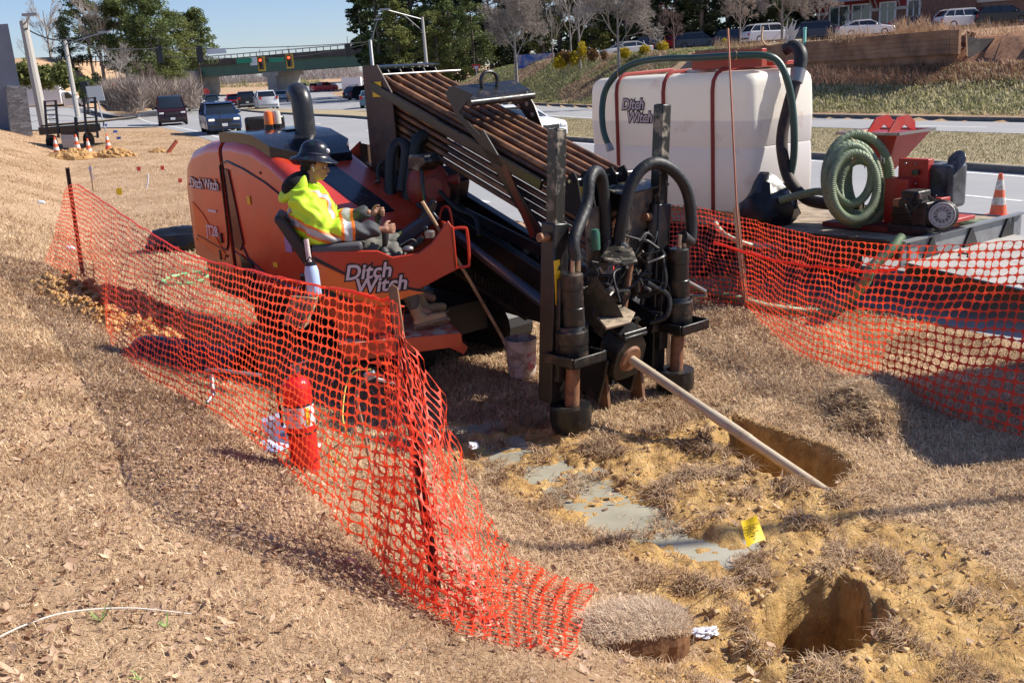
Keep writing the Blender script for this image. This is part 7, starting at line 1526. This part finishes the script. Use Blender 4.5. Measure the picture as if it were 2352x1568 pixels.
# yellow cord, locator stick, gauge head
YC = mat('yellow_cord', (.62, .48, .08), .6)
o = thing('yellow_cord', 'thin yellow cord looping down right of the fire extinguisher', 'cord', tuple(gnd(790, 960))); B().tube(spl([at(852, 848, 6.1), at(815, 852, 6.1), at(795, 885, 6.1), at(787, 950, 6.0), at(793, 985, 5.9), gnd(800, 1010)+V(0, 0, .02), gnd(785, 1045)+V(0, 0, .02), gnd(770, 1075)+V(0, 0, .02), gnd(750, 1010)+V(0, 0, .02)], 7), .005, 6).build('cord_line', YC, o)
p = gnd(855, 1095); o = thing('probe_rod', 'brown bent probe rod with a grey gauge head behind the net', 'probe', tuple(p)); t_ = np.linalg.norm(p-C0)/np.linalg.norm(ray(855, 1095))
B().tube(spl([p, at(838, 1000, t_), at(820, 915, t_), at(826, 885, t_), at(840, 872, t_)], 6), .011, 8).build('rod_shaft', mat('tan_rod', (.3, .17, .10), .5), o); b = B(); b.box(at(850, 862, t_), (.075, .05, .05), ((.9, 0, .3), (0, 1, 0), (-.3, 0, .9))); b.build('gauge_head', GALV, o, bevel=.006); B().cyl(at(865, 870, t_), at(912, 880, t_), .011).build('handle', mat('pale_handle', (.6, .55, .5), .5), o)
# black barrel lying behind the net
p0, p1 = gz(318, 838, .42), gz(600, 872, .30); dd = (p1-p0)/np.linalg.norm(p1-p0); b1 = np.cross(dd, ZX); b1 /= np.linalg.norm(b1); b2 = np.cross(b1, dd)
o = thing('plastic_barrel', 'black plastic barrel lying on its side behind the left net', 'barrel', tuple((p0+p1)/2)); BP = mat('black_barrel_plastic', (.012, .013, .018), .3, dirt=(.06, .05, .05), damt=.4)
L_ = np.linalg.norm(p1-p0); B().lathe(p0, [(.0, .0), (.24, .0), (.27, .03), (.28, .08), (.285, .1), (.28, .12), (.285, L_*.45), (.275, L_*.47), (.27, L_*.8), (.285, L_*.82), (.285, L_*.86), (.25, L_*.87), (.24, L_*.5), (0, L_*.45)], 30, (b1, b2, dd)).build('barrel_body', BP, o)
B().tube(spl([at(470, 860, 7.3), at(478, 850, 7.2), at(520, 852, 7.1), at(600, 862, 7.1)], 5), .014, 8).build('grey_handle', GALV, o); B().tube([at(486, 862, 7.2), at(490, 905, 7.1), at(476, 925, 7.05)], .016, 8).build('grey_handle', GALV, o)
# green hose ring
o = thing('green_hose_ring', 'light green hose loop lying on the grass left of the rig', 'hose', tuple(gnd(440, 645))); c_ = gnd(438, 645)
P = [c_+V(math.cos(a)*.40+.0, math.sin(a)*.44, .04+.16*max(0, math.cos(a-.2))**3) for a in np.linspace(-.2, 5.9, 40)]; B().tube(P, .028, 12).build('hose_body', mat('mint_green_hose', (.22, .50, .22), .4), o)
# yellow flag near the pit
fp = gz(1752, 1262, .02); fb = gz(1640, 1210, .0); o = thing('gas_line_flag', 'yellow warning flag on a wire in the mud by the near pit', 'flag', tuple(fp)); tf = 5.15
c1, c2, c3, c4 = at(1702, 1196, tf), at(1738, 1184, tf), at(1758, 1236, tf*.99), at(1716, 1256, tf*.98)
n_ = np.cross(c2-c1, c4-c1); n_ /= np.linalg.norm(n_); b = B(); g_ = lambda a_, b__: (c1*(1-a_)*(1-b__)+c2*a_*(1-b__)+c3*a_*b__+c4*(1-a_)*b__)+n_*.006*math.sin(a_*5+b__*3)
vs = [g_(i/6, j/6) for j in range(7) for i in range(7)]; b.add(vs, [(j*7+i, j*7+i+1, j*7+i+8, j*7+i+7) for j in range(6) for i in range(6)]); fs_o = b.build('flag_sheet', mat('bright_yellow_vinyl', (.88, .60, .01), .45), o)
xd = (c4-c1)/np.linalg.norm(c4-c1)*1; yd = -(c2-c1); 
to_cam = C0-(c1+c3)/2
xd_ = (c2-c1)/np.linalg.norm(c2-c1); yd_ = (c1-c4)/np.linalg.norm(c1-c4); yd_ = yd_-xd_*(yd_@xd_); yd_ /= np.linalg.norm(yd_)
for s_, f, sz in (('WARNING', .30, .018), ('BURIED', .44, .016), ('GAS LINE', .57, .015), ('1-800-111', .70, .012), ('CALL', .82, .010)):
    text(s_, sz, (c1+c2)/2*(1-f)+(c3+c4)/2*f+(to_cam/np.linalg.norm(to_cam))*.010, xd_, yd_, INK, 'print', fs_o, ext=.0003)
B().tube([c4, fp-V(0, 0, .05)], .0025, 5).build('wire', STEEL, o)
# sod slab turned out of the hole
SODM = mat('sod_soil', (.22, .10, .035), .9, col2=(.14, .06, .025), scale=9, bump=.7, bscale=30)
sc_, s0_, s1_ = gnd(1450, 1478), gnd(1322, 1445), gnd(1580, 1500); sc_[2] += .06; BZ = V(0, 0, sc_[2]-.06); sx = (s1_-s0_); sx[2] = 0; sl = np.linalg.norm(sx); sx /= sl; sy = V(-sx[1], sx[0], 0)
so = thing('sod_block', 'thick cut block of dry turf lying beside the near pit', 'turf block', tuple(sc_)); rng = random.Random(9); secs = []
for f in np.linspace(-.5, .5, 13):
    w = .17*(1-(abs(f)*2)**3*.55); hh = .115*(1-(abs(f)*2)**3*.5); c_ = sc_+sx*sl*f*.96-V(0, 0, .06); nzz = lambda: rng.uniform(-.008, .008)
    secs.append([c_+sy*(-w*.9+nzz())+ZX*(-.05), c_+sy*(-w*1.05+nzz())+ZX*(hh*.5), c_+sy*(-w+nzz())+ZX*(hh+nzz()), c_+sy*nzz()+ZX*(hh*1.25), c_+sy*(w+nzz())+ZX*hh, c_+sy*w+ZX*(-.05)])
B().loft(secs).build('soil_block', SODM, so, smooth=0); SOD = (sc_, sx, sy, sl)
rng = random.Random(19)
for i, (u_, v_, s_, l_) in enumerate(((1450, 1548, .055, 'large yellow clod below the turf block'), (1500, 1545, .05, 'tall yellow clod right of the large one'), (1395, 1540, .035, 'small clod left of the large yellow one'), (1480, 1560, .03, 'smallest clod at the bottom edge'))):
    o = B().ell(gz(u_, v_, .04), (s_, s_*.8, s_*.7), 9, 7, None, .5).build('clod', CLOD, None, smooth=0); tag(o, l_, 'clod', 'clay clods')
PAPER = mat('white_paper', (.72, .72, .76), .6)
crumple('paper_scrap', 'crumpled white paper between turf block and pit', gz(1622, 1455, .0), (.055, .035, .018), 41, PAPER, 'paper', n=22, amp=3.)
crumple('paper_scrap', 'large white paper at the bottom edge below the net tail', gz(1318, 1552, .1), (.10, .06, .03), 43, PAPER, 'paper', n=24, amp=3.)
crumple('plastic_wrapper', 'small clear wrapper at the edge of the puddle', gz(1088, 1026, .02), (.035, .05, .02), 44, PAPER, 'wrapper', n=18, amp=3.)
crumple('paper_scrap', 'tiny white scrap on the turf behind the drill pipe', gz(1943, 888, 0), (.03, .02, .01), 45, PAPER, 'paper', n=12)
o = B().tube(spl([gnd(-30, 1490)+V(0, 0, .02), gnd(60, 1446)+V(0, 0, .02), gnd(160, 1422)+V(0, 0, .03), gnd(300, 1412)+V(0, 0, .03), gnd(442, 1420)+V(0, 0, .02)], 8), .003, 8).build('white_rod', mat('white_rod', (.62, .57, .5), .5), None); tag(o, 'thin white curved rod lying on the leafy slope', 'rod')
# unseen shadow casters added past the right edge: a van and an overhead cable
car('van', WHT, 'unseen white van added beyond the right edge to cast a shadow', 'van', V(7.75, 7.75, 0), .1, 'van')
o = B().tube([V(x, 6.95+.09*(x-9)-.004*(x-10.)**2, 7+.02*(x-10)**2) for x in np.linspace(8.2, 22, 24)], .045, 6).build('shadow_cable', WIRE, None); tag(o, 'unseen thick cable added beyond the right edge to cast a line shadow', 'cable')
# ================================================================ orange safety nets
def netmat():
    m = bpy.data.materials.new('orange_net_plastic'); m.use_nodes = True; nt = m.node_tree; nd = nt.nodes; lk = nt.links; b = nd['Principled BSDF']
    b.inputs['Base Color'].default_value = (.86, .065, .014, 1); b.inputs['Roughness'].default_value = .42; b.inputs['Specular IOR Level'].default_value = .6
    t = nd.new('ShaderNodeBsdfTranslucent'); t.inputs[0].default_value = (1.0, .09, .03, 1); x = nd.new('ShaderNodeMixShader'); x.inputs[0].default_value = .4
    lk.new(b.outputs[0], x.inputs[1]); lk.new(t.outputs[0], x.inputs[2]); lk.new(x.outputs[0], nd['Material Output'].inputs[0]); return m
NETM = netmat()
def resample(P, n):
    P = np.array(P); L = np.r_[0, np.cumsum(np.linalg.norm(np.diff(P, axis=0), axis=1))]; t = np.linspace(0, L[-1], n); return np.stack([np.interp(t, L, P[:, k]) for k in range(3)], 1)
def net(name, label, top, bot, rows, cell, seed, wave=.035, belly=0., jit=.006, drag=None, lift=.012, fold=None):
    top = np.array(spl(top, 10)); bot = np.array(spl(bot, 10)); mid = (top+bot)/2; L = np.r_[0, np.cumsum(np.linalg.norm(np.diff(mid, axis=0), axis=1))]; nc = int(L[-1]/cell)
    t = np.linspace(0, L[-1], nc*2+1); rs = lambda P: np.stack([np.interp(t, L, P[:, k]) for k in range(3)], 1); A, Bm = rs(top), rs(bot)
    nr = rows*2+1; g = np.linspace(0, 1, nr)[:, None, None]; S = A[None]*(1-g)+Bm[None]*g
    dirc = np.gradient(mid if False else (A+Bm)/2, axis=0); nrm = np.stack([dirc[:, 1], -dirc[:, 0], 0*dirc[:, 0]], 1); nrm /= np.linalg.norm(nrm, axis=1)[:, None]+1e-9
    uu = t[None, :]*np.ones((nr, 1)); gg = g[:, :, 0]*np.ones((1, len(t)))
    w = (fbm(uu*1.6+seed, gg*2.2+seed, 3)-.5)*2*wave*np.sin(np.pi*np.clip(gg*.9+.05, 0, 1))**.5+(fbm(uu*5+seed, gg*4, 2)-.5)*wave*.7+belly*np.sin(np.pi*gg)
    S = S+nrm[None]*w[:, :, None]; S[:, :, 2] += (fbm(uu*3+seed*2, gg*3+5, 3)-.5)*wave*1.2*np.sin(np.pi*gg)
    S = S+(np.random.default_rng(seed).random(S.shape)-.5)*jit
    tw = (fbm(uu*2.3+seed+9, gg*3+2, 3)-.5)*cell*1.3; S = S+(dirc/np.linalg.norm(dirc, axis=1)[:, None])[None]*tw[:, :, None]
    ph = np.exp(-((uu/L[-1]-fold)/.07)**2) if fold else 0; S = S+nrm[None]*((np.sin(uu*38+1.5*np.sin(gg*5))*.022+np.sin(uu*17+gg*3)*.02)*ph)[:, :, None]
    en = sstep(.90, .99, uu/L[-1])*(fold is not None); S[:, :, 2] += en*.11*np.maximum(0, fbm(S[:, :, 0]*9, S[:, :, 1]*9, 3)-.42)*2; S = S+nrm[None]*((fbm(uu*9, gg*7, 3)-.5)*.10*en)[:, :, None]
    if drag is not None: S = drag(S, gg, uu/L[-1])
    zg = G(S[:, :, 0], S[:, :, 1])+lift+.04*(fbm(S[:, :, 0]*6, S[:, :, 1]*6, 2)); S[:, :, 2] = np.maximum(S[:, :, 2], zg)
    vs = []; fs = []
    C_ = S[0:-2:2, 0:-2:2]; r_, c_ = C_.shape[:2]
    def pt(i, j, a, b__):   # bilinear inside the 2x2 block
        i0 = 2*i; j0 = 2*j; y = a*2; x = b__*2; iy = np.minimum(np.floor(y).astype(int), 1); ix = np.minimum(np.floor(x).astype(int), 1); fy = (y-iy)[..., None]; fx = (x-ix)[..., None]
        s = lambda p_, q_: S[i0+p_, j0+q_]
        return (s(iy, ix)*(1-fy)*(1-fx)+s(iy+1, ix)*fy*(1-fx)+s(iy, ix+1)*(1-fy)*fx+s(iy+1, ix+1)*fy*fx)
    I, J = np.meshgrid(np.arange(r_), np.arange(c_), indexing='ij'); I = I.ravel(); J = J.ravel(); n = len(I); one = np.ones(n)
    hv, hh, hd = .052, .036, .165
    outer = [(0, 0), (0, .5), (0, 1), (.5, 1), (1, 1), (1, .5), (1, 0), (.5, 0)]; inner = [(hd, hd*.8), (hv, .5), (hd, 1-hd*.8), (.5, 1-hh), (1-hd, 1-hd*.8), (1-hv, .5), (1-hd, hd*.8), (.5, hh)]
    V_ = np.stack([pt(I, J, one*a, one*b__) for a, b__ in outer+inner], 1).reshape(-1, 3)
    base = (np.arange(n)*16)[:, None]; F = np.concatenate([base+np.array([k, (k+1) % 8, 8+(k+1) % 8, 8+k]) for k in range(8)], 0)
    o = npmesh(name, V_, F, NETM, None, smooth=False); return tag(o, label, 'safety net')
def onpl(u, v, A, Bp):
    d = ray(u, v); n_ = V(Bp[1]-A[1], -(Bp[0]-A[0]), 0); t = ((A-C0)@n_)/(d@n_); return C0+d*t
PA_, PB_ = pb, pf_
topA = [onpl(148, 432, PA_, PB_), onpl(178, 424, PA_, PB_)]+[onpl(u_, v_, PA_, PB_) for u_, v_ in ((240, 465), (300, 506), (360, 545), (440, 586), (520, 608), (600, 627), (700, 648), (800, 670))]+[at(905, 692, tf_*1.02), at(950, 770, tf_*1.03), at(1015, 920, tf_*1.04), at(1075, 1090, tf_*1.05), at(1125, 1200, tf_*1.06), gz(1200, 1300, .16), gz(1290, 1352, .08), gz(1375, 1366, .05)]
botA = [gnd(98, 602), gnd(150, 640), gnd(236, 735), gnd(262, 800), gnd(330, 872), gnd(430, 925), gnd(500, 968), gnd(565, 1012), gnd(640, 1078), gnd(745, 1180), gnd(880, 1320), gnd(930, 1370), gnd(980, 1420), gnd(1040, 1452), gnd(1110, 1482), gnd(1180, 1502), gnd(1245, 1516), gnd(1305, 1530)]
net('safety_net', 'long orange mesh net sagging between the two steel posts in front of the operator', topA, botA, 23, .066, 5, wave=.06, jit=.012, fold=.905)
net('safety_net', 'bunched doubled end of the orange mesh wrapped around the near steel post', [at(872, 690, tf_*1.0), at(900, 696, tf_*.985), at(922, 730, tf_*.985), at(952, 830, tf_*.99), at(990, 960, tf_*1.0), at(1040, 1110, tf_*1.02)], [gnd(850, 1290)+V(0, 0, .06), gnd(900, 1345)+V(0, 0, .04), gnd(955, 1400)+V(0, 0, .03), gnd(1030, 1430)+V(0, 0, .03), gnd(1110, 1450)+V(0, 0, .03), gnd(1170, 1440)+V(0, 0, .03)], 21, .058, 29, wave=.09, jit=.016)
topB = [gz(1400, 470, .9), gz(1455, 466, .93), gz(1530, 470, .95), gz(1600, 476, .97), gz(1650, 486, .97), gz(1700, 498, .97), gz(1770, 516, 1.0), gz(1850, 536, 1.03), gz(1930, 551, 1.08), gz(2030, 562, 1.13), gz(2150, 563, 1.18), gz(2260, 558, 1.23), gz(2360, 551, 1.28), gz(2500, 540, 1.3)]
botB = [gz(1420, 690, .02), gz(1480, 688, .02), gz(1560, 690, .02), gz(1620, 697, .02), gz(1670, 704, .02), gz(1718, 714, .02), gz(1770, 764, .02), gz(1815, 806, .02), gz(1900, 847, .02), gz(1985, 880, .02), gz(2070, 908, .02), gz(2160, 946, .02), gz(2260, 980, .02), gz(2360, 1008, .02), gz(2500, 1050, .02)]
botB = botB[:13]+botB[14:]
net('safety_net', 'orange mesh net hanging in front of the trailer on the right', topB, botB, 20, .072, 17, wave=.09, jit=.010)
# folded upper selvage rope-like roll along both nets
def roll(P, label, seed, r=.012):
    P = np.array(spl(P, 10)); P[:, 2] += (fbm(np.arange(len(P))*.3+seed, np.zeros(len(P)), 2)-.5)*.03; o = B().tube(list(P), r, 6).build('net_edge_cord', NETM, None); return tag(o, label, 'cord')
roll(topA[1:11], 'bunched orange top edge cord of the left net', 1, .007); roll([gz(1640, 556, .80), gz(1750, 590, .78), gz(1850, 610, .8), gz(1960, 622, .85), gz(2060, 618, .95)], 'twisted orange fold running across the middle of the right net', 2, .014)
# ================================================================ turf, leaves
rng = np.random.default_rng(11)
def infr(P, mu=120, mv=200):
    d = P-C0; f = d[:, 1]*math.cos(PIT)-d[:, 2]*math.sin(PIT); y1 = (d[:, 1]*math.sin(PIT)+d[:, 2]*math.cos(PIT))/f; x1 = d[:, 0]/f
    x = x1*math.cos(ROL)-y1*math.sin(ROL); y = x1*math.sin(ROL)+y1*math.cos(ROL); u = CX+x*F_; v = CY-y*F_; return (f > .5) & (u > -mu) & (u < 2352+mu) & (v < 1568+mv), f
def scatter(n, x0, x1, y0, y1, keep):
    x = rng.uniform(x0, x1, n); y = rng.uniform(y0, y1, n); P = np.stack([x, y, x*0], 1); P[:, 2] = G(x, y); ok, f = infr(P); P = P[ok]; f = f[ok]; k = keep(P[:, 0], P[:, 1], f); k = rng.random(len(P)) < k; P = P[k]; P[:, 2] = Gd(P[:, 0], P[:, 1]); return P, f[k]
def mud_at(x, y): return np.maximum(sstep(-.15, .05, sdist(x, y, MUD)), sstep(-.15, .05, sdist(x, y, MUD2)))
def pit_at(x, y): return np.maximum(sstep(-.03, .03, sdist(x, y, PIT1)), sstep(-.03, .03, sdist(x, y, PIT2)))
def pud_at(x, y): return np.max([sstep(-.05, .1, sdist(x, y, p)) for p in PUD[:2]], axis=0)
def bare_at(x, y): return sstep(-.1, .15, sdist(x, y, CLAYL))
def keepfn(x, y, f):
    c, s = cs2(x, y); k = np.where(c < -.15, 1., 0)*(1-mud_at(x, y)*.90)*(1-pit_at(x, y))*(1-.97*pud_at(x, y))*(1-bare_at(x, y)*.97); patch = fbm(x*1.8, y*1.8, 4); k = k*sstep(.14, .42, patch+.12*(c > -6))*sstep(24, 9.5, y); return k*np.clip((7.5/f)**2.2, .04, 1)
P, f = scatter(1700000, -13, 7.5, 2.2, 24, keepfn)
def grass(name, P, f, lenm, wid, m, lean=.8, label=None, seed=0):
    r_ = np.random.default_rng(seed); n = len(P); a = r_.random(n)*2*math.pi; L = lenm*(.45+.9*r_.random(n))*np.clip(f/6, .9, 2.0); w = wid*np.clip(f/4.5, .8, 3.2)
    d = np.stack([np.cos(a), np.sin(a), 0*a], 1); sd_ = np.stack([-np.sin(a), np.cos(a), 0*a], 1); le = lean*(.3+r_.random(n)); up_ = V(0, 0, 1)
    m1 = P+d*(L*.35*le)[:, None]+up_*(L*.55)[:, None]; tip = P+d*(L*1.0*le)[:, None]+up_*(L*(1-.35*le))[:, None]; b0 = P-up_*.01
    sw = sd_*w[:, None]/2; vs = np.stack([b0-sw, b0+sw, m1+sw*.8, m1-sw*.8, tip], 1).reshape(-1, 3); k = np.arange(n)[:, None]*5
    q4 = k+np.array([0, 1, 2, 3]); q3 = k+np.array([3, 2, 4, 4])
    # tip triangles written as thin quads for speed
    vs6 = np.stack([b0-sw, b0+sw, m1+sw*.8, m1-sw*.8, tip+sw*.15, tip-sw*.15], 1).reshape(-1, 3); k = np.arange(n)[:, None]*6; F = np.concatenate([k+np.array([0, 1, 2, 3]), k+np.array([3, 2, 4, 5])], 0)
    val = np.clip(r_.random(n)*.75+1.1*(fbm(P[:, 0]*2.5, P[:, 1]*2.5, 4)-.42), 0, 1); o = npmesh(name, vs6, F, m, None, attrs=dict(v=np.repeat(val, 6))); return tag(o, label, 'grass', kind='stuff')
DRY = leafmat('dry_grass_blades', (.32, .19, .10), (.95, .76, .50), .35)
grass('dry_grass', P, f, .038, .0042, DRY, 1.45, 'dry tan dormant turf covering the verge and the near slope', 1)
# rough matted tufts in the mud
def keepm(x, y, f):
    m_ = mud_at(x, y); cl = fbm(x*5.5+2, y*5.5, 3); return .8*m_*sstep(.55, .66, cl)*(1-pit_at(x, y))*(1-.6*pud_at(x, y))
P, f = scatter(420000, -2, 4, 3, 9, keepm)
g_ = grass('matted_grass', P+V(0, 0, .0), f, .055, .004, leafmat('matted_grass_blades', (.22, .12, .06), (.68, .50, .32), .2), 1.75, 'muddy matted grass tufts between the puddle and the pits', 2)
def keepb(x, y, f): return sstep(-.05, .1, sdist(x, y, BERM))
P, f = scatter(90000, 1.5, 5, 5.5, 9, keepb)
grass('tufted_grass', P, f, .065, .004, DRY, 1.1, 'long tufted grass on the turned turf mound behind the far pit', 3)
# sod top
n = 9000; a_ = rng.uniform(-.5, .5, n); b__ = rng.uniform(-1, 1, n); sc_, sx, sy, sl = SOD; tp = 1-(np.abs(a_)*2)**3*.5; P = sc_*V(1, 1, 0)+BZ+sx*(a_*sl*.97)[:, None]+sy*(b__*.17*tp)[:, None]+ZX*(.11*tp+.025*(1-np.abs(b__)))[:, None]
P = P*1; g_ = grass('sod_grass', P, np.full(n, 4.7), .055, .0032, leafmat('sod_blades', (.50, .36, .24), (.92, .78, .6), .35), .9, None, 4); g_.name = 'turf_top'; g_.parent = so; g_.location = tuple(-ORG[so.name])
for k_ in ('category', 'label'): 
    if k_ in g_: del g_[k_]
# green bank and median far away
def keepg(x, y, f):
    c, s = cs2(x, y); d = c-cfar(s); return np.where((d > .9) & (d < 5.6) & (s < 42), .9, 0)
x = rng.uniform(8, 40, 260000); y = rng.uniform(15, 62, 260000); P = np.stack([x, y, G(x, y)], 1); ok, f = infr(P, 60, 10); P = P[ok]; f = f[ok]; c, s = cs2(P[:, 0], P[:, 1]); d = c-cfar(s); k = (d > .9) & (d < 6.1) & (s < 44); P = P[k]; f = f[k]
d = d[k]; k = rng.random(len(P)) < 1-.6*sstep(3.8, 5., d); grass('bank_grass', P[k], f[k], .10, .012, leafmat('bank_grass_blades', (.24, .24, .09), (.78, .68, .44), .4), 1., 'rough green and straw grass on the bank across the highway', 5)
x = rng.uniform(-12, 24, 330000); y = rng.uniform(40, 100, 330000); c, s = cs2(x, y); c = c-bend(s); d2_ = c-cfar(s); k = (d2_ > .5) & (d2_ < 14) & (s > 38) & (s < 95); P2 = np.stack([x, y, G(x, y)], 1)[k]; d2_ = d2_[k]; ok, f2 = infr(P2, 60, 10); P2 = P2[ok]; f2 = f2[ok]; gm = fbm(P2[:, 0]*.35, P2[:, 1]*.35, 4)+.12*sstep(5, 8, d2_[ok]) > .56
grass('bank_turf', P2[~gm], f2[~gm], .10, .010, leafmat('bank_turf_blades', (.20, .13, .075), (.62, .48, .32), .3), 1.1, 'tan dormant turf on the bank left of the tank', 13); grass('green_turf', P2[gm], f2[gm], .10, .010, leafmat('green_turf_blades', (.12, .15, .05), (.42, .42, .2), .3), 1.1, 'greener turf patches below the gold shrubs', 14)
k = d > 4.; grass('russet_grass', P[k], f[k], .14, .010, leafmat('russet_grass_blades', (.22, .11, .06), (.52, .32, .20), .2), .8, 'russet dead grass near the top of the bank', 6)
x = rng.uniform(-34, 6, 400000); y = rng.uniform(15, 62, 400000); c, s = cs2(x, y); k = (c < -.3) & (c > -16) & (rng.random(len(x)) < .25+.75*sstep(.42, .6, fbm(x*.6, y*.6, 4))); P = np.stack([x, y, G(x, y)], 1)[k]; ok, f = infr(P, 60, 10); P = P[ok]; f = f[ok]
grass('verge_grass', P, f, .032, .004, DRY, 1.2, 'thin dead grass over the dusty verge beyond the net', 12)
x = rng.uniform(2, 22, 300000); y = rng.uniform(12, 60, 300000); c, s = cs2(x, y); k = (c > 11.2) & (c < cmedf(s)-.2) & (s < 45); P = np.stack([x, y, zroad(s)+.145], 1)[k]; ok, f = infr(P, 60, 10); P = P[ok]; f = f[ok]
grass('median_grass', P, f, .03, .005, leafmat('median_grass_blades', (.20, .18, .09), (.52, .45, .28), .3), 1., 'short brown green grass on the median', 9)
def clods(label, n, x0, x1, y0, y1, keep, r0, r1, m, seed, name='clay_clods'):
    r_ = np.random.default_rng(seed); P, f = scatter(n, x0, x1, y0, y1, keep); b = B()
    ico = np.array([(0, 0, 1), (.89, 0, .45), (.28, .85, .45), (-.72, .53, .45), (-.72, -.53, .45), (.28, -.85, .45), (.72, .53, -.45), (-.28, .85, -.45), (-.89, 0, -.45), (-.28, -.85, -.45), (.72, -.53, -.45), (0, 0, -1)]); F = np.array([(0, 1, 2), (0, 2, 3), (0, 3, 4), (0, 4, 5), (0, 5, 1), (1, 6, 2), (2, 7, 3), (3, 8, 4), (4, 9, 5), (5, 10, 1), (6, 7, 2), (7, 8, 3), (8, 9, 4), (9, 10, 5), (10, 6, 1), (11, 7, 6), (11, 8, 7), (11, 9, 8), (11, 10, 9), (11, 6, 10)])
    k = len(P); R_ = (r0+(r1-r0)*r_.random(k)**2.5)[:, None, None]; vs = P[:, None, :]+ico[None]*R_*(.45+.9*r_.random((k, 12, 1)))*np.array([1, 1, .65]); vs[:, :, 2] += R_[:, :, 0]*.2
    o = npmesh(name, vs.reshape(-1, 3), (np.arange(k)[:, None, None]*12+F[None]).reshape(-1, 3), m); return tag(o, label, 'clods', kind='stuff')
clods('ochre clay lumps spread over the spoil at the far end of the left net', 40000, -7, -1.5, 7, 14, lambda x, y, f: bare_at(x, y)*.8, .012, .065, CLOD, 51)
clods('crumbled yellow soil around the muddy pits', 16000, -1, 4.5, 2.5, 9, lambda x, y, f: mud_at(x, y)*(.25+.7*sstep(-.35, -.02, np.maximum(sdist(x, y, PIT1), sdist(x, y, PIT2)))*(1-pit_at(x, y)))*(1-pud_at(x, y)), .004, .026, mat('yellow_soil_crumbs', (.36, .21, .09), .95, col2=(.62, .43, .22), scale=7), 52)
clods('scattered red soil crumbs on the worn turf', 9000, -4, 4.5, 2.5, 10, lambda x, y, f: .35*sstep(.5, .65, fbm(x*2+9, y*2, 3))*(cs2(x, y)[0] < -.3)*(1-mud_at(x, y)), .004, .02, mat('red_soil_crumbs', (.28, .13, .06), .95, col2=(.42, .24, .13), scale=9), 53)
# leaf litter on the slope
def leaves(n, x0, x1, y0, y1, keep, size, seed, label):
    r_ = np.random.default_rng(seed); P, f = scatter(n, x0, x1, y0, y1, keep); n = len(P); a = r_.random(n)*6.28; tx = r_.normal(size=(n, 3))*.55; d = np.stack([np.cos(a), np.sin(a), tx[:, 0]*.7], 1); e = np.stack([-np.sin(a), np.cos(a), tx[:, 1]*.9], 1); L = size*(.4+r_.random(n))[:, None]; W_ = L*(.28+.3*r_.random((n, 1))); up_ = V(0, 0, 1); c_ = P+up_*(.008+.02*r_.random((n, 1)))
    curl = (L*(r_.random((n, 1))*.35))*up_
    pts = [c_-d*L*.5+curl*.6, c_-d*L*.15-e*W_*.5+curl*.5, c_+d*L*.2-e*W_*.42+curl*.6, c_+d*L*.5+curl, c_+d*L*.2+e*W_*.42+curl*.5, c_-d*L*.15+e*W_*.5+curl*.6, c_-d*L*.15, c_+d*L*.2]
    vs = np.stack(pts, 1).reshape(-1, 3); k = np.arange(n)[:, None]*8; F = np.concatenate([k+np.array(q) for q in ([0, 1, 6, 5], [1, 2, 7, 6], [6, 7, 4, 5], [2, 3, 4, 7])], 0)
    o = npmesh('leaf_litter', vs, F, leafmat('dead_leaves', (.20, .095, .05), (.80, .58, .40), .25), None, attrs=dict(v=np.repeat(np.clip(r_.normal(.5, .28, n), 0, 1), 8))); return tag(o, label, 'leaf litter', kind='stuff')
def keepl(x, y, f):
    c, s = cs2(x, y); return sstep(-5.2, -7.6, c)*sstep(.30, .6, fbm(x*1.7+5, y*1.7, 4)+.1*sstep(-7, -8.2, c))*np.clip((7/f)**1.5, .1, 1)
leaves(36000, -8, 2, 2, 14, keepl, .040, 7, 'brown dead leaves strewn over the near left slope')
leaves(90000, -8, 3, 2, 12, lambda x, y, f: sstep(-4.8, -7., cs2(x, y)[0])*sstep(.40, .62, fbm(x*2.6+1, y*2.6, 4))*np.clip((6.5/f)**1.6, .05, 1), .022, 17, 'fine brown mulch of broken leaves on the near slope')
leaves(7000, -8, 5, 2.5, 12, lambda x, y, f: np.where(cs2(x, y)[0] < -.5, .35, 0), .05, 8, 'thin scatter of dead leaves on the verge')
for i, (u_, v_, l_) in enumerate(((384, 1440, 'green weed sprout right of the white rod'), (232, 1425, 'green weed sprout at the left above the white rod'), (325, 1560, 'green weed sprout at the bottom edge'))):
    p = gnd(u_, v_); r_ = random.Random(i); b = B()
    for k in range(9): a = r_.random()*6.28; L_ = r_.uniform(.03, .07); q_ = p+V(math.cos(a)*L_*.8, math.sin(a)*L_*.8, L_*.6); s_ = V(-math.sin(a), math.cos(a), 0)*.003; b.add([p-s_, p+s_, q_+s_*.5, q_-s_*.5], [(0, 1, 2, 3)])
    tag(b.build('weed_sprout', mat('weed_green', (.16, .30, .06), .6) if i == 0 else bpy.data.materials['weed_green'], None, smooth=0), l_, 'weed', 'green weed sprouts')
